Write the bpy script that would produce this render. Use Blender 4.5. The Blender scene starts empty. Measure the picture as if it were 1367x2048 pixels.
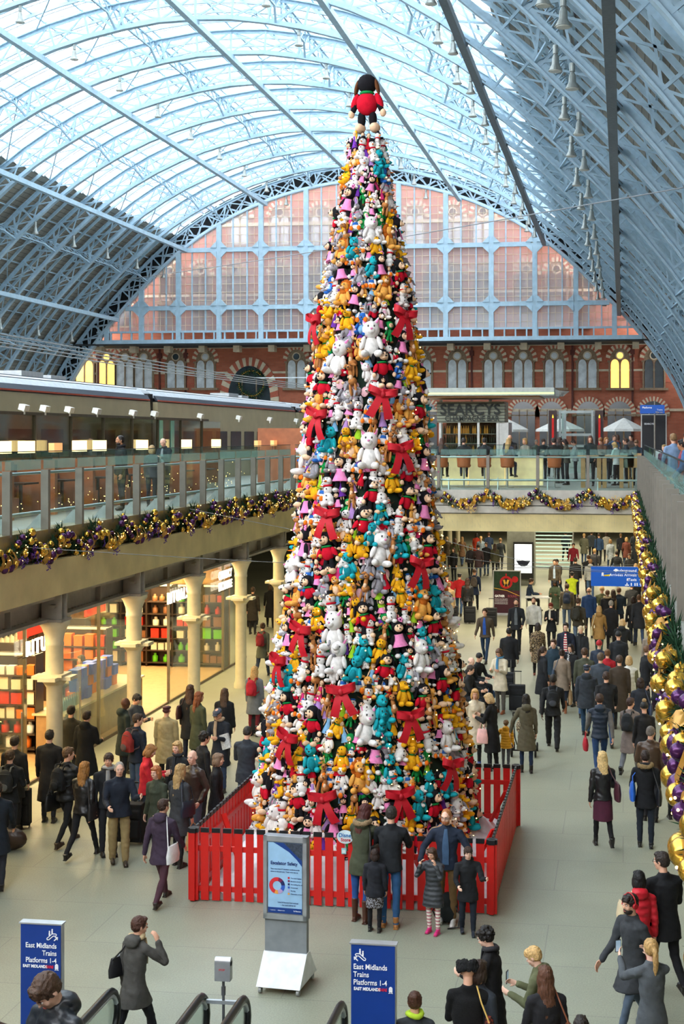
import bpy, math, random
from mathutils import Vector, Matrix, Euler, noise
V = Vector
R = math.radians
sc = bpy.context.scene
COL = sc.collection
# ---------------------------------------------------------------- camera, sky, exposure
F_PX, PXC, PYC, HZ = 2780.0, 859.0, 872.0, 7.3
TH = math.atan(0.139)
CT, ST = math.cos(TH), math.sin(TH)
cam = bpy.data.cameras.new('camera')
cam.sensor_fit = 'VERTICAL'; cam.sensor_height = 36; cam.lens = F_PX*36/2048
cam.shift_x = -(PXC-683.5)/2048; cam.shift_y = -(1024-PYC)/2048
cam.clip_end = 1000
camo = bpy.data.objects.new('camera', cam); COL.objects.link(camo)
camo.location = (0, 0, HZ); camo.rotation_euler = (R(90), 0, TH)
sc.camera = camo
world = bpy.data.worlds.new('sky'); sc.world = world; world.use_nodes = True
bg = world.node_tree.nodes['Background']
bg.inputs[0].default_value = (0.93, 0.965, 1.0, 1); bg.inputs[1].default_value = 7.6
sc.view_settings.view_transform = 'Standard'; sc.view_settings.look = 'None'
sc.view_settings.gamma = 1; sc.view_settings.use_curve_mapping = False
sc.view_settings.exposure = 0.14
sc.cycles.max_bounces = 7; sc.cycles.diffuse_bounces = 4; sc.cycles.glossy_bounces = 3
sc.cycles.transparent_max_bounces = 16; sc.cycles.transmission_bounces = 4
sc.cycles.caustics_reflective = False; sc.cycles.caustics_refractive = False
sc.cycles.sample_clamp_indirect = 4.0
sc.cycles.use_light_tree = True

def area(name, loc, sx, sy, power, col=(1, 1, 1), rot=(0, 0, 0)):
    l = bpy.data.lights.new(name, 'AREA'); l.shape = 'RECTANGLE'; l.size = sx; l.size_y = sy
    l.energy = power; l.color = col
    o = bpy.data.objects.new(name, l); COL.objects.link(o); o.location = loc; o.rotation_euler = rot
    return o
# warm lamps of the arcade and the lit concourse ceiling beyond the bridge
WARM = (1.0, 0.78, 0.42)
for yy in (22, 27, 32, 37, 42):
    area('shop_ceiling_lamp', (-14.6, yy, 3.5), 1.6, 3.2, 420, WARM)
for yy in (24, 29, 34, 39, 44):
    area('arcade_soffit_lamp', (-11.6, yy, 3.72), .5, 3.0, 130, WARM)
for yy in (52, 60, 68, 76, 84, 92):
    area('concourse_ceiling_lamp', (-3.5, yy, 4.0), 9, 2.0, 520, (1.0, 0.86, 0.62))
for yy in (47, 54):
    area('passage_ceiling_lamp', (-15.0, yy, 4.0), 4, 2.0, 260, WARM)
for yy in (30, 42):
    area('gallery_soffit_lamp', (4.0, yy, 4.0), 3, 6.0, 220, (1.0, 0.86, 0.62))

# ---------------------------------------------------------------- projection helpers (pixel -> place)
def P(px, py, d):
    r = (px-PXC)/F_PX*d
    return V((r*CT-d*ST, r*ST+d*CT, HZ-(py-PYC)*d/F_PX))
def G(px, py, z=0.0):
    return P(px, py, (HZ-z)*F_PX/(py-PYC))
def DX(px, X): return X/((px-PXC)/F_PX*CT-ST)
def PX_(px, py, X): return P(px, py, DX(px, X))
def PY_(px, py, Y): return P(px, py, Y/(ST*(px-PXC)/F_PX+CT))

# ---------------------------------------------------------------- materials
_M = {}
def srgb(c):
    if isinstance(c, str):
        c = [int(c[i:i+2], 16)/255 for i in (0, 2, 4)]
    return [x/12.92 if x <= .04045 else ((x+.055)/1.055)**2.4 for x in c]
def mat(name, col, rough=.6, metal=0, var=0.12, scale=6, bump=0, bscale=60, emit=0, spec=.4, coat=0):
    if name in _M: return _M[name]
    m = bpy.data.materials.new(name); m.use_nodes = True
    nt = m.node_tree; b = nt.nodes['Principled BSDF']; L = nt.links
    c = srgb(col)
    b.inputs['Roughness'].default_value = rough; b.inputs['Metallic'].default_value = metal
    b.inputs['Specular IOR Level'].default_value = spec
    if coat: b.inputs['Coat Weight'].default_value = coat
    if emit:
        b.inputs['Emission Color'].default_value = (*c, 1); b.inputs['Emission Strength'].default_value = emit
    tc = nt.nodes.new('ShaderNodeTexCoord')
    if var:
        n = nt.nodes.new('ShaderNodeTexNoise'); n.inputs['Scale'].default_value = scale; n.inputs['Detail'].default_value = 4
        L.new(tc.outputs['Object'], n.inputs['Vector'])
        r = nt.nodes.new('ShaderNodeValToRGB')
        r.color_ramp.elements[0].position = .3; r.color_ramp.elements[1].position = .7
        r.color_ramp.elements[0].color = (*[x*(1-var) for x in c], 1)
        r.color_ramp.elements[1].color = (*[min(1, x*(1+var)) for x in c], 1)
        L.new(n.outputs['Fac'], r.inputs['Fac']); L.new(r.outputs['Color'], b.inputs['Base Color'])
    else:
        b.inputs['Base Color'].default_value = (*c, 1)
    if bump:
        n2 = nt.nodes.new('ShaderNodeTexNoise'); n2.inputs['Scale'].default_value = bscale; n2.inputs['Detail'].default_value = 3
        L.new(tc.outputs['Object'], n2.inputs['Vector'])
        bp = nt.nodes.new('ShaderNodeBump'); bp.inputs['Strength'].default_value = bump; bp.inputs['Distance'].default_value = .02
        L.new(n2.outputs['Fac'], bp.inputs['Height']); L.new(bp.outputs['Normal'], b.inputs['Normal'])
    _M[name] = m
    return m
def glass(name, tint, refl=.08, rough=.03, milky=0.0, milkcol=(1, 1, 1)):
    if name in _M: return _M[name]
    m = bpy.data.materials.new(name); m.use_nodes = True
    nt = m.node_tree; nt.nodes.clear(); L = nt.links
    out = nt.nodes.new('ShaderNodeOutputMaterial')
    t = nt.nodes.new('ShaderNodeBsdfTransparent'); t.inputs[0].default_value = (*tint, 1)
    g = nt.nodes.new('ShaderNodeBsdfGlossy'); g.inputs['Roughness'].default_value = rough
    lw = nt.nodes.new('ShaderNodeLayerWeight'); lw.inputs[0].default_value = .35
    mp = nt.nodes.new('ShaderNodeMapRange'); mp.inputs['To Min'].default_value = refl*.6; mp.inputs['To Max'].default_value = min(1, refl*5)
    L.new(lw.outputs['Fresnel'], mp.inputs['Value'])
    mx = nt.nodes.new('ShaderNodeMixShader'); L.new(mp.outputs[0], mx.inputs[0]); L.new(t.outputs[0], mx.inputs[1]); L.new(g.outputs[0], mx.inputs[2])
    last = mx
    if milky:
        tr = nt.nodes.new('ShaderNodeBsdfTranslucent'); tr.inputs[0].default_value = (*milkcol, 1)
        df = nt.nodes.new('ShaderNodeBsdfDiffuse'); df.inputs[0].default_value = (*milkcol, 1)
        ad = nt.nodes.new('ShaderNodeMixShader'); ad.inputs[0].default_value = .5
        L.new(tr.outputs[0], ad.inputs[1]); L.new(df.outputs[0], ad.inputs[2])
        m2 = nt.nodes.new('ShaderNodeMixShader'); m2.inputs[0].default_value = milky
        L.new(mx.outputs[0], m2.inputs[1]); L.new(ad.outputs[0], m2.inputs[2]); last = m2
    L.new(last.outputs[0], out.inputs[0])
    _M[name] = m
    return m
def brickmat(name, c1, c2, mortar, sx, sy, msize=.02, rough=.8, axis='xz', bump=.3, offset=.5, bias=0.0):
    """brick, slab or plank surface in object space; axis says which two object axes carry the pattern"""
    if name in _M: return _M[name]
    m = bpy.data.materials.new(name); m.use_nodes = True
    nt = m.node_tree; b = nt.nodes['Principled BSDF']; L = nt.links
    tc = nt.nodes.new('ShaderNodeTexCoord'); sp = nt.nodes.new('ShaderNodeSeparateXYZ'); cb = nt.nodes.new('ShaderNodeCombineXYZ')
    L.new(tc.outputs['Object'], sp.inputs[0])
    L.new(sp.outputs['XYZ'.index(axis[0].upper())], cb.inputs[0]); L.new(sp.outputs['XYZ'.index(axis[1].upper())], cb.inputs[1])
    br = nt.nodes.new('ShaderNodeTexBrick'); br.inputs['Scale'].default_value = 1.0; br.offset = offset
    br.inputs['Brick Width'].default_value = sx; br.inputs['Row Height'].default_value = sy; br.inputs['Mortar Size'].default_value = msize
    br.inputs['Bias'].default_value = bias
    for i, c in enumerate((c1, c2, mortar)): br.inputs[i+1].default_value = (*srgb(c), 1)
    L.new(cb.outputs[0], br.inputs['Vector'])
    n = nt.nodes.new('ShaderNodeTexNoise'); n.inputs['Scale'].default_value = .7; n.inputs['Detail'].default_value = 6
    L.new(tc.outputs['Object'], n.inputs['Vector'])
    mx = nt.nodes.new('ShaderNodeMix'); mx.data_type = 'RGBA'; mx.blend_type = 'MULTIPLY'; mx.inputs[0].default_value = .35
    L.new(br.outputs['Color'], mx.inputs[6]); L.new(n.outputs['Fac'], mx.inputs[7])
    hs = nt.nodes.new('ShaderNodeBrightContrast'); hs.inputs[1].default_value = .0
    L.new(mx.outputs[2], hs.inputs[0]); L.new(hs.outputs[0], b.inputs['Base Color'])
    b.inputs['Roughness'].default_value = rough
    bp = nt.nodes.new('ShaderNodeBump'); bp.inputs['Strength'].default_value = bump; bp.inputs['Distance'].default_value = .01
    bp.invert = True
    L.new(br.outputs['Fac'], bp.inputs['Height']); L.new(bp.outputs['Normal'], b.inputs['Normal'])
    _M[name] = m
    return m

# ---------------------------------------------------------------- mesh building
class MB:
    def __init__(s, m=None): s.v = []; s.f = []; s.mi = []; s.sm = []; s.mats = []; s.cur = 0; s.M = None; s.use(m) if m else None
    def use(s, m):
        if m not in s.mats: s.mats.append(m)
        s.cur = s.mats.index(m); return s
    def add(s, vs, fs, smooth=False):
        o = len(s.v)
        if s.M is not None: vs = [s.M @ V(p) for p in vs]
        s.v.extend([tuple(p) for p in vs])
        for f in fs: s.f.append(tuple(i+o for i in f)); s.mi.append(s.cur); s.sm.append(smooth)
        return s
    def box(s, c, sz, rot=None):
        c = V(c); hx, hy, hz = sz[0]/2, sz[1]/2, sz[2]/2
        ps = [V((x, y, z)) for x in (-hx, hx) for y in (-hy, hy) for z in (-hz, hz)]
        if rot is not None:
            m = rot if isinstance(rot, Matrix) else Euler(rot).to_matrix()
            ps = [m @ p for p in ps]
        return s.add([p+c for p in ps], [(0, 1, 3, 2), (4, 6, 7, 5), (0, 4, 5, 1), (2, 3, 7, 6), (0, 2, 6, 4), (1, 5, 7, 3)])
    def b2(s, lo, hi):
        return s.box([(a+b)/2 for a, b in zip(lo, hi)], [abs(b-a) for a, b in zip(lo, hi)])
    def beam(s, a, b, w, h=None, up=(0, 0, 1)):
        a = V(a); b = V(b); h = h or w; d = b-a; L = d.length
        if L < 1e-6: return s
        y = d/L; x = y.cross(V(up))
        if x.length < 1e-4: x = y.cross(V((1, 0, 0)))
        x.normalize(); z = x.cross(y)
        m = Matrix((x, y, z)).transposed()
        return s.box((a+b)/2, (w, L, h), m)
    def cyl(s, a, b, r1, r2=None, n=10, caps=True, smooth=True):
        a = V(a); b = V(b); r2 = r1 if r2 is None else r2; d = (b-a)
        if d.length < 1e-6: return s
        z = d.normalized(); x = z.orthogonal().normalized(); y = z.cross(x)
        vs = []
        for k in range(n):
            t = 2*math.pi*k/n; u = x*math.cos(t)+y*math.sin(t)
            vs += [a+u*r1, b+u*r2]
        s.add(vs, [(2*k, 2*((k+1) % n), 2*((k+1) % n)+1, 2*k+1) for k in range(n)], smooth)
        if caps: s.add([vs[2*k] for k in range(n)], [tuple(range(n-1, -1, -1))]); s.add([vs[2*k+1] for k in range(n)], [tuple(range(n))])
        return s
    def ell(s, c, r, rot=None, nu=12, nv=8):
        c = V(c); r = (r, r, r) if not hasattr(r, '__len__') else r
        m = None if rot is None else (rot if isinstance(rot, Matrix) else Euler(rot).to_matrix())
        vs = []
        for j in range(1, nv):
            ph = math.pi*j/nv
            for i in range(nu):
                t = 2*math.pi*i/nu
                vs.append(V((r[0]*math.sin(ph)*math.cos(t), r[1]*math.sin(ph)*math.sin(t), r[2]*math.cos(ph))))
        vs += [V((0, 0, r[2])), V((0, 0, -r[2]))]
        if m: vs = [m @ p for p in vs]
        T, B = len(vs)-2, len(vs)-1
        fs = []
        for j in range(nv-2):
            for i in range(nu):
                a, b = j*nu+i, j*nu+(i+1) % nu
                fs.append((a, a+nu, b+nu, b))
        for i in range(nu):
            fs.append((T, i, (i+1) % nu)); fs.append((B, (nv-2)*nu+(i+1) % nu, (nv-2)*nu+i))
        return s.add([p+c for p in vs], fs, True)
    def lathe(s, prof, c=(0, 0, 0), n=16, smooth=True, sq=False):
        c = V(c); vs = []
        for r, z in prof:
            for k in range(n):
                t = 2*math.pi*(k+(.5 if sq else 0))/n; vs.append(c+V((r*math.cos(t), r*math.sin(t), z)))
        fs = [(j*n+k, j*n+(k+1) % n, (j+1)*n+(k+1) % n, (j+1)*n+k) for j in range(len(prof)-1) for k in range(n)]
        s.add(vs, fs, smooth)
        s.add(vs[:n], [tuple(range(n-1, -1, -1))]); s.add(vs[-n:], [tuple(range(n))])
        return s
    def tube(s, pts, r, n=8, closed=False, smooth=True):
        pts = [V(p) for p in pts]; N = len(pts); rr = r if hasattr(r, '__len__') else [r]*N
        vs = []; prev = None
        for i, p in enumerate(pts):
            if closed: d = pts[(i+1) % N]-pts[i-1]
            else: d = pts[min(i+1, N-1)]-pts[max(i-1, 0)]
            d.normalize()
            x = (prev-d*prev.dot(d)) if prev is not None else d.orthogonal()
            if x.length < 1e-5: x = d.orthogonal()
            x.normalize(); prev = x; y = d.cross(x)
            for k in range(n):
                t = 2*math.pi*k/n; vs.append(p+(x*math.cos(t)+y*math.sin(t))*rr[i])
        M_ = N if closed else N-1
        s.add(vs, [(i*n+k, i*n+(k+1) % n, ((i+1) % N)*n+(k+1) % n, ((i+1) % N)*n+k) for i in range(M_) for k in range(n)], smooth)
        if not closed: s.add(vs[:n], [tuple(range(n-1, -1, -1))]); s.add(vs[-n:], [tuple(range(n))])
        return s
    def loft(s, rings, n=14, smooth=True):
        """rings: (centre, rx, ry, tilt matrix or None) horizontal ellipses stacked"""
        vs = []
        for rg in rings:
            c, rx, ry = V(rg[0]), rg[1], rg[2]; m = rg[3] if len(rg) > 3 else None
            for k in range(n):
                t = 2*math.pi*k/n; q = V((rx*math.cos(t), ry*math.sin(t), 0))
                vs.append(c+(m @ q if m else q))
        s.add(vs, [(j*n+k, j*n+(k+1) % n, (j+1)*n+(k+1) % n, (j+1)*n+k) for j in range(len(rings)-1) for k in range(n)], smooth)
        s.add(vs[:n], [tuple(range(n-1, -1, -1))]); s.add(vs[-n:], [tuple(range(n))])
        return s
    def prism(s, poly, o, ax, ay, depth):
        """flat polygon (2-D list) placed at o with axes ax, ay and given a thickness along ax x ay"""
        o = V(o); ax = V(ax); ay = V(ay); n = ax.cross(ay).normalized()*depth
        a = [o+ax*x+ay*y for x, y in poly]; b = [p+n for p in a]; k = len(poly)
        return s.add(a+b, [tuple(range(k-1, -1, -1)), tuple(range(k, 2*k))]+[(i, (i+1) % k, k+(i+1) % k, k+i) for i in range(k)])
    def mesh(s, name):
        me = bpy.data.meshes.new(name); me.from_pydata(s.v, [], s.f)
        for m in s.mats: me.materials.append(m)
        me.polygons.foreach_set('material_index', s.mi); me.polygons.foreach_set('use_smooth', s.sm)
        me.update(); return me
    def build(s, name, parent=None, world=False):
        me = s.mesh(name)
        if parent is not None and world:
            me.transform(parent.matrix_basis.inverted())
        return link(name, me, parent)
def link(name, me, parent=None):
    o = bpy.data.objects.new(name, me); COL.objects.link(o)
    if parent is not None: o.parent = parent
    return o
def tag(o, label=None, cat=None, group=None, kind=None):
    if label: o['label'] = label
    if cat: o['category'] = cat
    if group: o['group'] = group
    if kind: o['kind'] = kind
    return o
def thing(name, label, cat, loc=(0, 0, 0), rz=0, group=None, scale=1):
    o = bpy.data.objects.new(name, None); COL.objects.link(o); o.empty_display_size = .1
    o.location = loc; o.rotation_euler = (0, 0, rz); o.scale = (scale,)*3
    o.matrix_basis = Matrix.LocRotScale(V(loc), Euler((0, 0, rz)), V((scale,)*3))
    return tag(o, label, cat, group)
def struct(mb, name):
    return tag(mb.build(name), kind='structure')
KIDS = {}
def copy_tree(o, label=None, group=None, loc=None, rz=None):
    c = o.copy(); COL.objects.link(c)
    for ch in list(o.children):
        d = ch.copy(); COL.objects.link(d); d.parent = c
        for g in list(ch.children):
            e = g.copy(); COL.objects.link(e); e.parent = d
    if label: c['label'] = label
    if group: c['group'] = group
    if loc is not None: c.location = loc
    if rz is not None: c.rotation_euler = (0, 0, rz)
    return c
def text_mesh(txt, size, depth=.004, align='LEFT', bold=0.0, shear=0, spacing=1.0, sx=1.0):
    cu = bpy.data.curves.new('t', 'FONT'); cu.body = txt; cu.size = size; cu.extrude = depth; cu.align_x = align
    cu.offset = bold*size; cu.shear = shear; cu.space_character = spacing; cu.resolution_u = 3
    o = bpy.data.objects.new('t', cu); COL.objects.link(o)
    dg = bpy.context.evaluated_depsgraph_get()
    me = bpy.data.meshes.new_from_object(o.evaluated_get(dg))
    bpy.data.objects.remove(o); bpy.data.curves.remove(cu)
    if sx != 1: me.transform(Matrix.Diagonal((sx, 1, 1, 1)))
    return me
def lettering(txt, size, m, o, ax, ay, parent=None, name='lettering', world=True, **k):
    """flat raised letters at o, running along ax with ay upwards"""
    me = text_mesh(txt, size, **k); me.materials.clear(); me.materials.append(m)
    ax = V(ax).normalized(); ay = V(ay).normalized(); az = ax.cross(ay)
    M_ = Matrix((ax, ay, az)).transposed().to_4x4(); M_.translation = V(o)
    me.transform(M_)
    if parent is not None and world: me.transform(parent.matrix_basis.inverted())
    return link(name, me, parent)
# ================================================================ THE SHELL
XC, YE = -29.6, 156.5            # roof axis, end screen
BL = mat('blue_iron', 'a0bccd', .45, var=.1, scale=3, bump=.15, bscale=8)
BLD = mat('blue_iron_soft', 'a6c2d2', .5, var=.1, scale=2)
BOARD = brickmat('roof_board', '98958a', '88867c', '5c5a54', 1.6, .35, .02, .8, 'yz', .2)
_pts = [(0, 0), (3, -.12), (6, -.62), (9, -1.32), (12, -2.3), (15, -3.6), (17.5, -4.95), (20, -6.55), (22.5, -8.5), (25, -10.8), (27.5, -13.35),
        (29.7, -15.7), (32, -18.5), (34, -21.3), (35.7, -24.4), (36.8, -27.5), (37.2, -31)]
ZA = 36.4
def _arc():
    P_ = [V((-x, 0, ZA+z)) for x, z in reversed(_pts[1:])]+[V((x, 0, ZA+z)) for x, z in _pts]
    out = []
    for i in range(len(P_)-1):
        p0, p1, p2, p3 = P_[max(i-1, 0)], P_[i], P_[i+1], P_[min(i+2, len(P_)-1)]
        for k in range(8):
            t = k/8
            out.append(.5*((2*p1)+(p2-p0)*t+(2*p0-5*p1+4*p2-p3)*t*t+(3*p1-p0-3*p2+p3)*t**3))
    out.append(P_[-1]); return out
ARC = _arc(); _S = [0]
for a_, b_ in zip(ARC, ARC[1:]): _S.append(_S[-1]+(b_-a_).length)
SL = _S[-1]
def arc(s, off=0.0, Y=0.0):
    """point at arclength s from the crown, off metres outwards"""
    s = min(max(s+SL/2, 0), SL-1e-4)
    lo, hi = 0, len(_S)-1
    while hi-lo > 1:
        m = (lo+hi)//2
        if _S[m] <= s: lo = m
        else: hi = m
    t = (s-_S[lo])/(_S[hi]-_S[lo]); p = ARC[lo].lerp(ARC[hi], t); d = (ARC[hi]-ARC[lo]).normalized()
    n = V((-d.z, 0, d.x))
    q = p+n*off
    return V((q.x+XC, Y, q.z))
BAY, NB = 8.93, 19
YR = [YE-BAY*k for k in range(NB)]
NP = 40; SS = [-SL/2+SL*j/NP for j in range(NP+1)]
def rib_mesh():
    m = MB(BL)
    def a(s, o): q = arc(s, o); return q
    for j in range(NP):
        s0, s1 = SS[j], SS[j+1]; sm = (s0+s1)/2
        m.beam(a(s0, 0), a(s1, 0), .46, .10, up=a(sm, 1)-a(sm, 0))
        m.beam(a(s0, .16), a(s1, .16), .10, .3, up=a(sm, 1)-a(sm, 0))
        m.beam(a(s0, 1.85), a(s1, 1.85), .40, .10, up=a(sm, 1)-a(sm, 0))
        m.beam(a(s0, 1.70), a(s1, 1.70), .08, .28, up=a(sm, 1)-a(sm, 0))
        m.beam(a(s0, .1), a(s0, 1.8), .14, .14, up=(0, 1, 0))
        m.beam(a(s0, .15), a(s1, 1.75), .11, .07, up=(0, 1, 0))
        m.beam(a(s1, .15), a(s0, 1.75), .11, .07, up=(0, 1, 0))
    return m
me_rib = rib_mesh().mesh('rib')
for k, y in enumerate(YR):
    o = link('trim_%d' % (k+1), me_rib); o.location = (0, y, 0); tag(o, 'blue riveted iron arch rib of the station roof', kind='structure')
S_SM = [0, 11.6, -11.6, 22.6, -22.6, 34.2, -34.2]
S_PU = [5.8, -5.8, 17.1, -17.1, 28.4, -28.4, 40, -40]
# smooth longitudinal tubes hung under the ribs
for s in S_SM:
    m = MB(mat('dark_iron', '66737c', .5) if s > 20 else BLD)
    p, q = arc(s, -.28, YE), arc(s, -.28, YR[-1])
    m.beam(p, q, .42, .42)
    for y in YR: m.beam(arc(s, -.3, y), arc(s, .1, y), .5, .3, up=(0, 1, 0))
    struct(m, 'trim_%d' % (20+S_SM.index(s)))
# trussed purlins with forked brackets
def purlin(s):
    m = MB(BL)
    n_ = 6
    for k in range(NB-1):
        y0, y1 = YR[k+1], YR[k]
        lo, hi = 1.0, 1.9
        m.beam(arc(s, hi, y0), arc(s, hi, y1), .16, .1); m.beam(arc(s, lo, y0+1), arc(s, lo, y1-1), .14, .1)
        m.beam(arc(s, 0.05, y0), arc(s, lo, y0+1.2), .16, .12); m.beam(arc(s, 0.05, y1), arc(s, lo, y1-1.2), .16, .12)
        for i in range(n_):
            a, b = y0+BAY*i/n_, y0+BAY*(i+1)/n_; mid = (a+b)/2
            m.beam(arc(s, hi, a), arc(s, lo, mid), .08, .06); m.beam(arc(s, lo, mid), arc(s, hi, b), .08, .06)
        for sg in (-1.3, 1.3): m.beam(arc(s, .05, y1), arc(s+sg, 1.75, y1), .16, .12, up=(0, 1, 0))
    return m
for i, s in enumerate(S_PU): struct(purlin(s), 'trim_%d' % (30+i))
# light rafters parallel to the ribs and thin longitudinals: one object for each bay
def bay_mesh():
    m = MB(BLD)
    N = 48
    for f in (.25, .5, .75):
        for j in range(N):
            s0 = -SL/2+SL*j/N; s1 = -SL/2+SL*(j+1)/N; sm = (s0+s1)/2
            m.beam(arc(s0, 1.95, -BAY*f), arc(s1, 1.95, -BAY*f), .14, .26, up=arc(sm, 1)-arc(sm, 0))
    for j in range(-18, 19):
        s = j*2.65
        m.beam(arc(s, 2.08, 0), arc(s, 2.08, -BAY), .12, .10)
    # wind bracing
    for s0 in (-28, -17, -5.6, 5.6, 17, 28):
        m.beam(arc(s0-5.6, 1.8, -.2), arc(s0, 1.8, -BAY+.2), .09, .07); m.beam(arc(s0, 1.8, -.2), arc(s0-5.6, 1.8, -BAY+.2), .09, .07)
    return m.mesh('rafters')
me_bay = bay_mesh()
GL_S = 22.6
def glaze_mesh():
    """ridge and furrow patent glazing: small sloping panes between white bars"""
    m = MB(mat('glazing_bar', 'dfe7ea', .5)); N = 38
    g = glass('roof_glass', (.93, .96, .98), .05, .1, milky=.45, milkcol=(.95, .97, 1))
    for i in range(8):
        f0, f1 = BAY*i/8, BAY*(i+1)/8; fm = (f0+f1)/2
        for j in range(N):
            s0 = -GL_S+2*GL_S*j/N; s1 = -GL_S+2*GL_S*(j+1)/N
            m.use(g)
            m.add([arc(s0, 2.15, -f0), arc(s1, 2.15, -f0), arc(s1, 2.55, -fm), arc(s0, 2.55, -fm), arc(s1, 2.15, -f1), arc(s0, 2.15, -f1)], [(0, 1, 2, 3), (3, 2, 4, 5)])
            m.use(_M['glazing_bar'])
            m.beam(arc(s0, 2.16, -f0), arc(s0, 2.56, -fm), .05, .05); m.beam(arc(s0, 2.56, -fm), arc(s0, 2.16, -f1), .05, .05)
            m.beam(arc(s0, 2.12, -f0), arc(s1, 2.12, -f0), .14, .10)
            if j % 2: m.beam(arc(s0, 2.57, -fm), arc(s1, 2.57, -fm), .05, .05)
    return m.mesh('glazing')
me_gl = glaze_mesh()
for k in range(-1, NB+2):
    y = YE-BAY*k if k >= 0 else None
    if y is None: continue
    if k < NB-1:
        o = link('trim_%d' % (300+k), me_bay); o.location = (0, y, 0); tag(o, kind='structure')
    if k < NB:
        o = link('ceiling_glazing_%d' % (k+1), me_gl); o.location = (0, y, 0); tag(o, kind='structure')
for nm, a_, b_ in (('ceiling_left', -SL/2, -GL_S), ('ceiling_right', GL_S, SL/2)):
    m = MB(BOARD); n = 30
    for j in range(n):
        s0 = a_+(b_-a_)*j/n; s1 = a_+(b_-a_)*(j+1)/n
        m.add([arc(s0, 2.2, YE+1), arc(s1, 2.2, YE+1), arc(s1, 2.2, -5), arc(s0, 2.2, -5)], [(0, 1, 2, 3)])
        m.add([arc(s0, 2.35, YE+1), arc(s1, 2.35, YE+1), arc(s1, 2.35, -5), arc(s0, 2.35, -5)], [(0, 1, 2, 3)])
    struct(m, nm)
# closing end arch: white lattice against a dark louvre
m = MB(mat('dark_louvre', '14181c', .8)); n = 60
for j in range(n):
    s0 = -SL/2+SL*j/n; s1 = -SL/2+SL*(j+1)/n
    m.add([arc(s0, .35, YE+.6), arc(s1, .35, YE+.6), arc(s1, 2.4, YE+.6), arc(s0, 2.4, YE+.6)], [(0, 1, 2, 3)])
struct(m, 'trim_70')
m = MB(mat('pale_iron', 'b9cfdd', .5)); n = 56
for j in range(n):
    s0 = -SL/2+SL*j/n; s1 = -SL/2+SL*(j+1)/n
    m.beam(arc(s0, .3, YE+.35), arc(s1, 2.1, YE+.35), .2, .08, up=(0, 1, 0)); m.beam(arc(s1, .3, YE+.35), arc(s0, 2.1, YE+.35), .2, .08, up=(0, 1, 0))
    m.beam(arc(s0, .05, YE+.2), arc(s1, .05, YE+.2), .8, .3, up=arc((s0+s1)/2, 1)-arc((s0+s1)/2, 0))
struct(m, 'trim_71')
# ---------------------------------------------------------------- end screen
def zarc(x):
    """underside of the arch at absolute x"""
    x = x-XC; best = None
    for a, b in zip(ARC, ARC[1:]):
        if a.x <= x <= b.x: return a.z+(b.z-a.z)*(x-a.x)/max(b.x-a.x, 1e-6)
    return 7
ZB = 18.3
frame = MB(BLD); bars = MB(mat('cream_bar', 'd7d2bd', .6)); bars2 = MB(BLD)
maj = []
for px in (214, 283, 357, 438, 522, 612, 703, 797, 891, 982, 1069, 1151, 1228):
    X = PY_(px, 600, YE).x; maj.append(X)
    frame.box((X, YE, (ZB+zarc(X))/2), (.55, .5, zarc(X)-ZB))
def span_at(z):
    xs = [p.x+XC for p in ARC if p.z >= z]; return min(xs), max(xs)
for z in (22.2, 28.9):
    a, b = span_at(z); frame.box(((a+b)/2, YE, z), (b-a, .45, .5))
    for X in maj:
        if zarc(X) > z+.5:
            for sx in (-1, 1):
                for sz in (-1, 1): frame.prism([(0, 0), (sx*.75, 0), (0, sz*.75)], (X+sx*.25, YE-.15, z+sz*.22), (1, 0, 0), (0, 0, 1), .2)
a, b = span_at(ZB+.4)
frame.box(((a+b)/2, YE, ZB), (b-a+1, .9, .45)); frame.box(((a+b)/2, YE+.1, ZB+1.15), (b-a+1, .5, .22))
k = 0; x = a
while x < b:
    frame.box((x, YE, ZB+.6), (.16, .3, .9)); x += 1.25
for i in range(-1, len(maj)):
    x0 = maj[i] if i >= 0 else maj[0]-4.5; x1 = maj[i+1] if i+1 < len(maj) else maj[-1]+4.2
    for q in (1/3, 2/3):
        X = x0+(x1-x0)*q; 
        if zarc(X) > ZB+2: bars2.box((X, YE, (ZB+1.2+zarc(X))/2), (.14, .2, zarc(X)-ZB-1.2))
    for q in (1/6, 3/6, 5/6):
        X = x0+(x1-x0)*q
        if zarc(X) > ZB+2: bars.box((X, YE+.05, (ZB+1.2+zarc(X))/2), (.05, .06, zarc(X)-ZB-1.2))
z = ZB+1.9
while z < ZA-.5:
    a, b = span_at(z); bars.box(((a+b)/2, YE+.05, z), (b-a, .06, .05)); z += .95
w1 = struct(frame, 'window_1'); bars2.build('mullion', w1); bars.build('glazing_bar', w1)
m = MB(glass('screen_glass', (.92, .93, .95), .05, .08, milky=.48, milkcol=(.95, .96, 1)))
ps = [p for p in ARC if p.z >= ZB+1]
m.add([(p.x+XC, YE+.12, p.z) for p in ps], [tuple(range(len(ps)))])
m.build('pane', w1)
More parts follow.
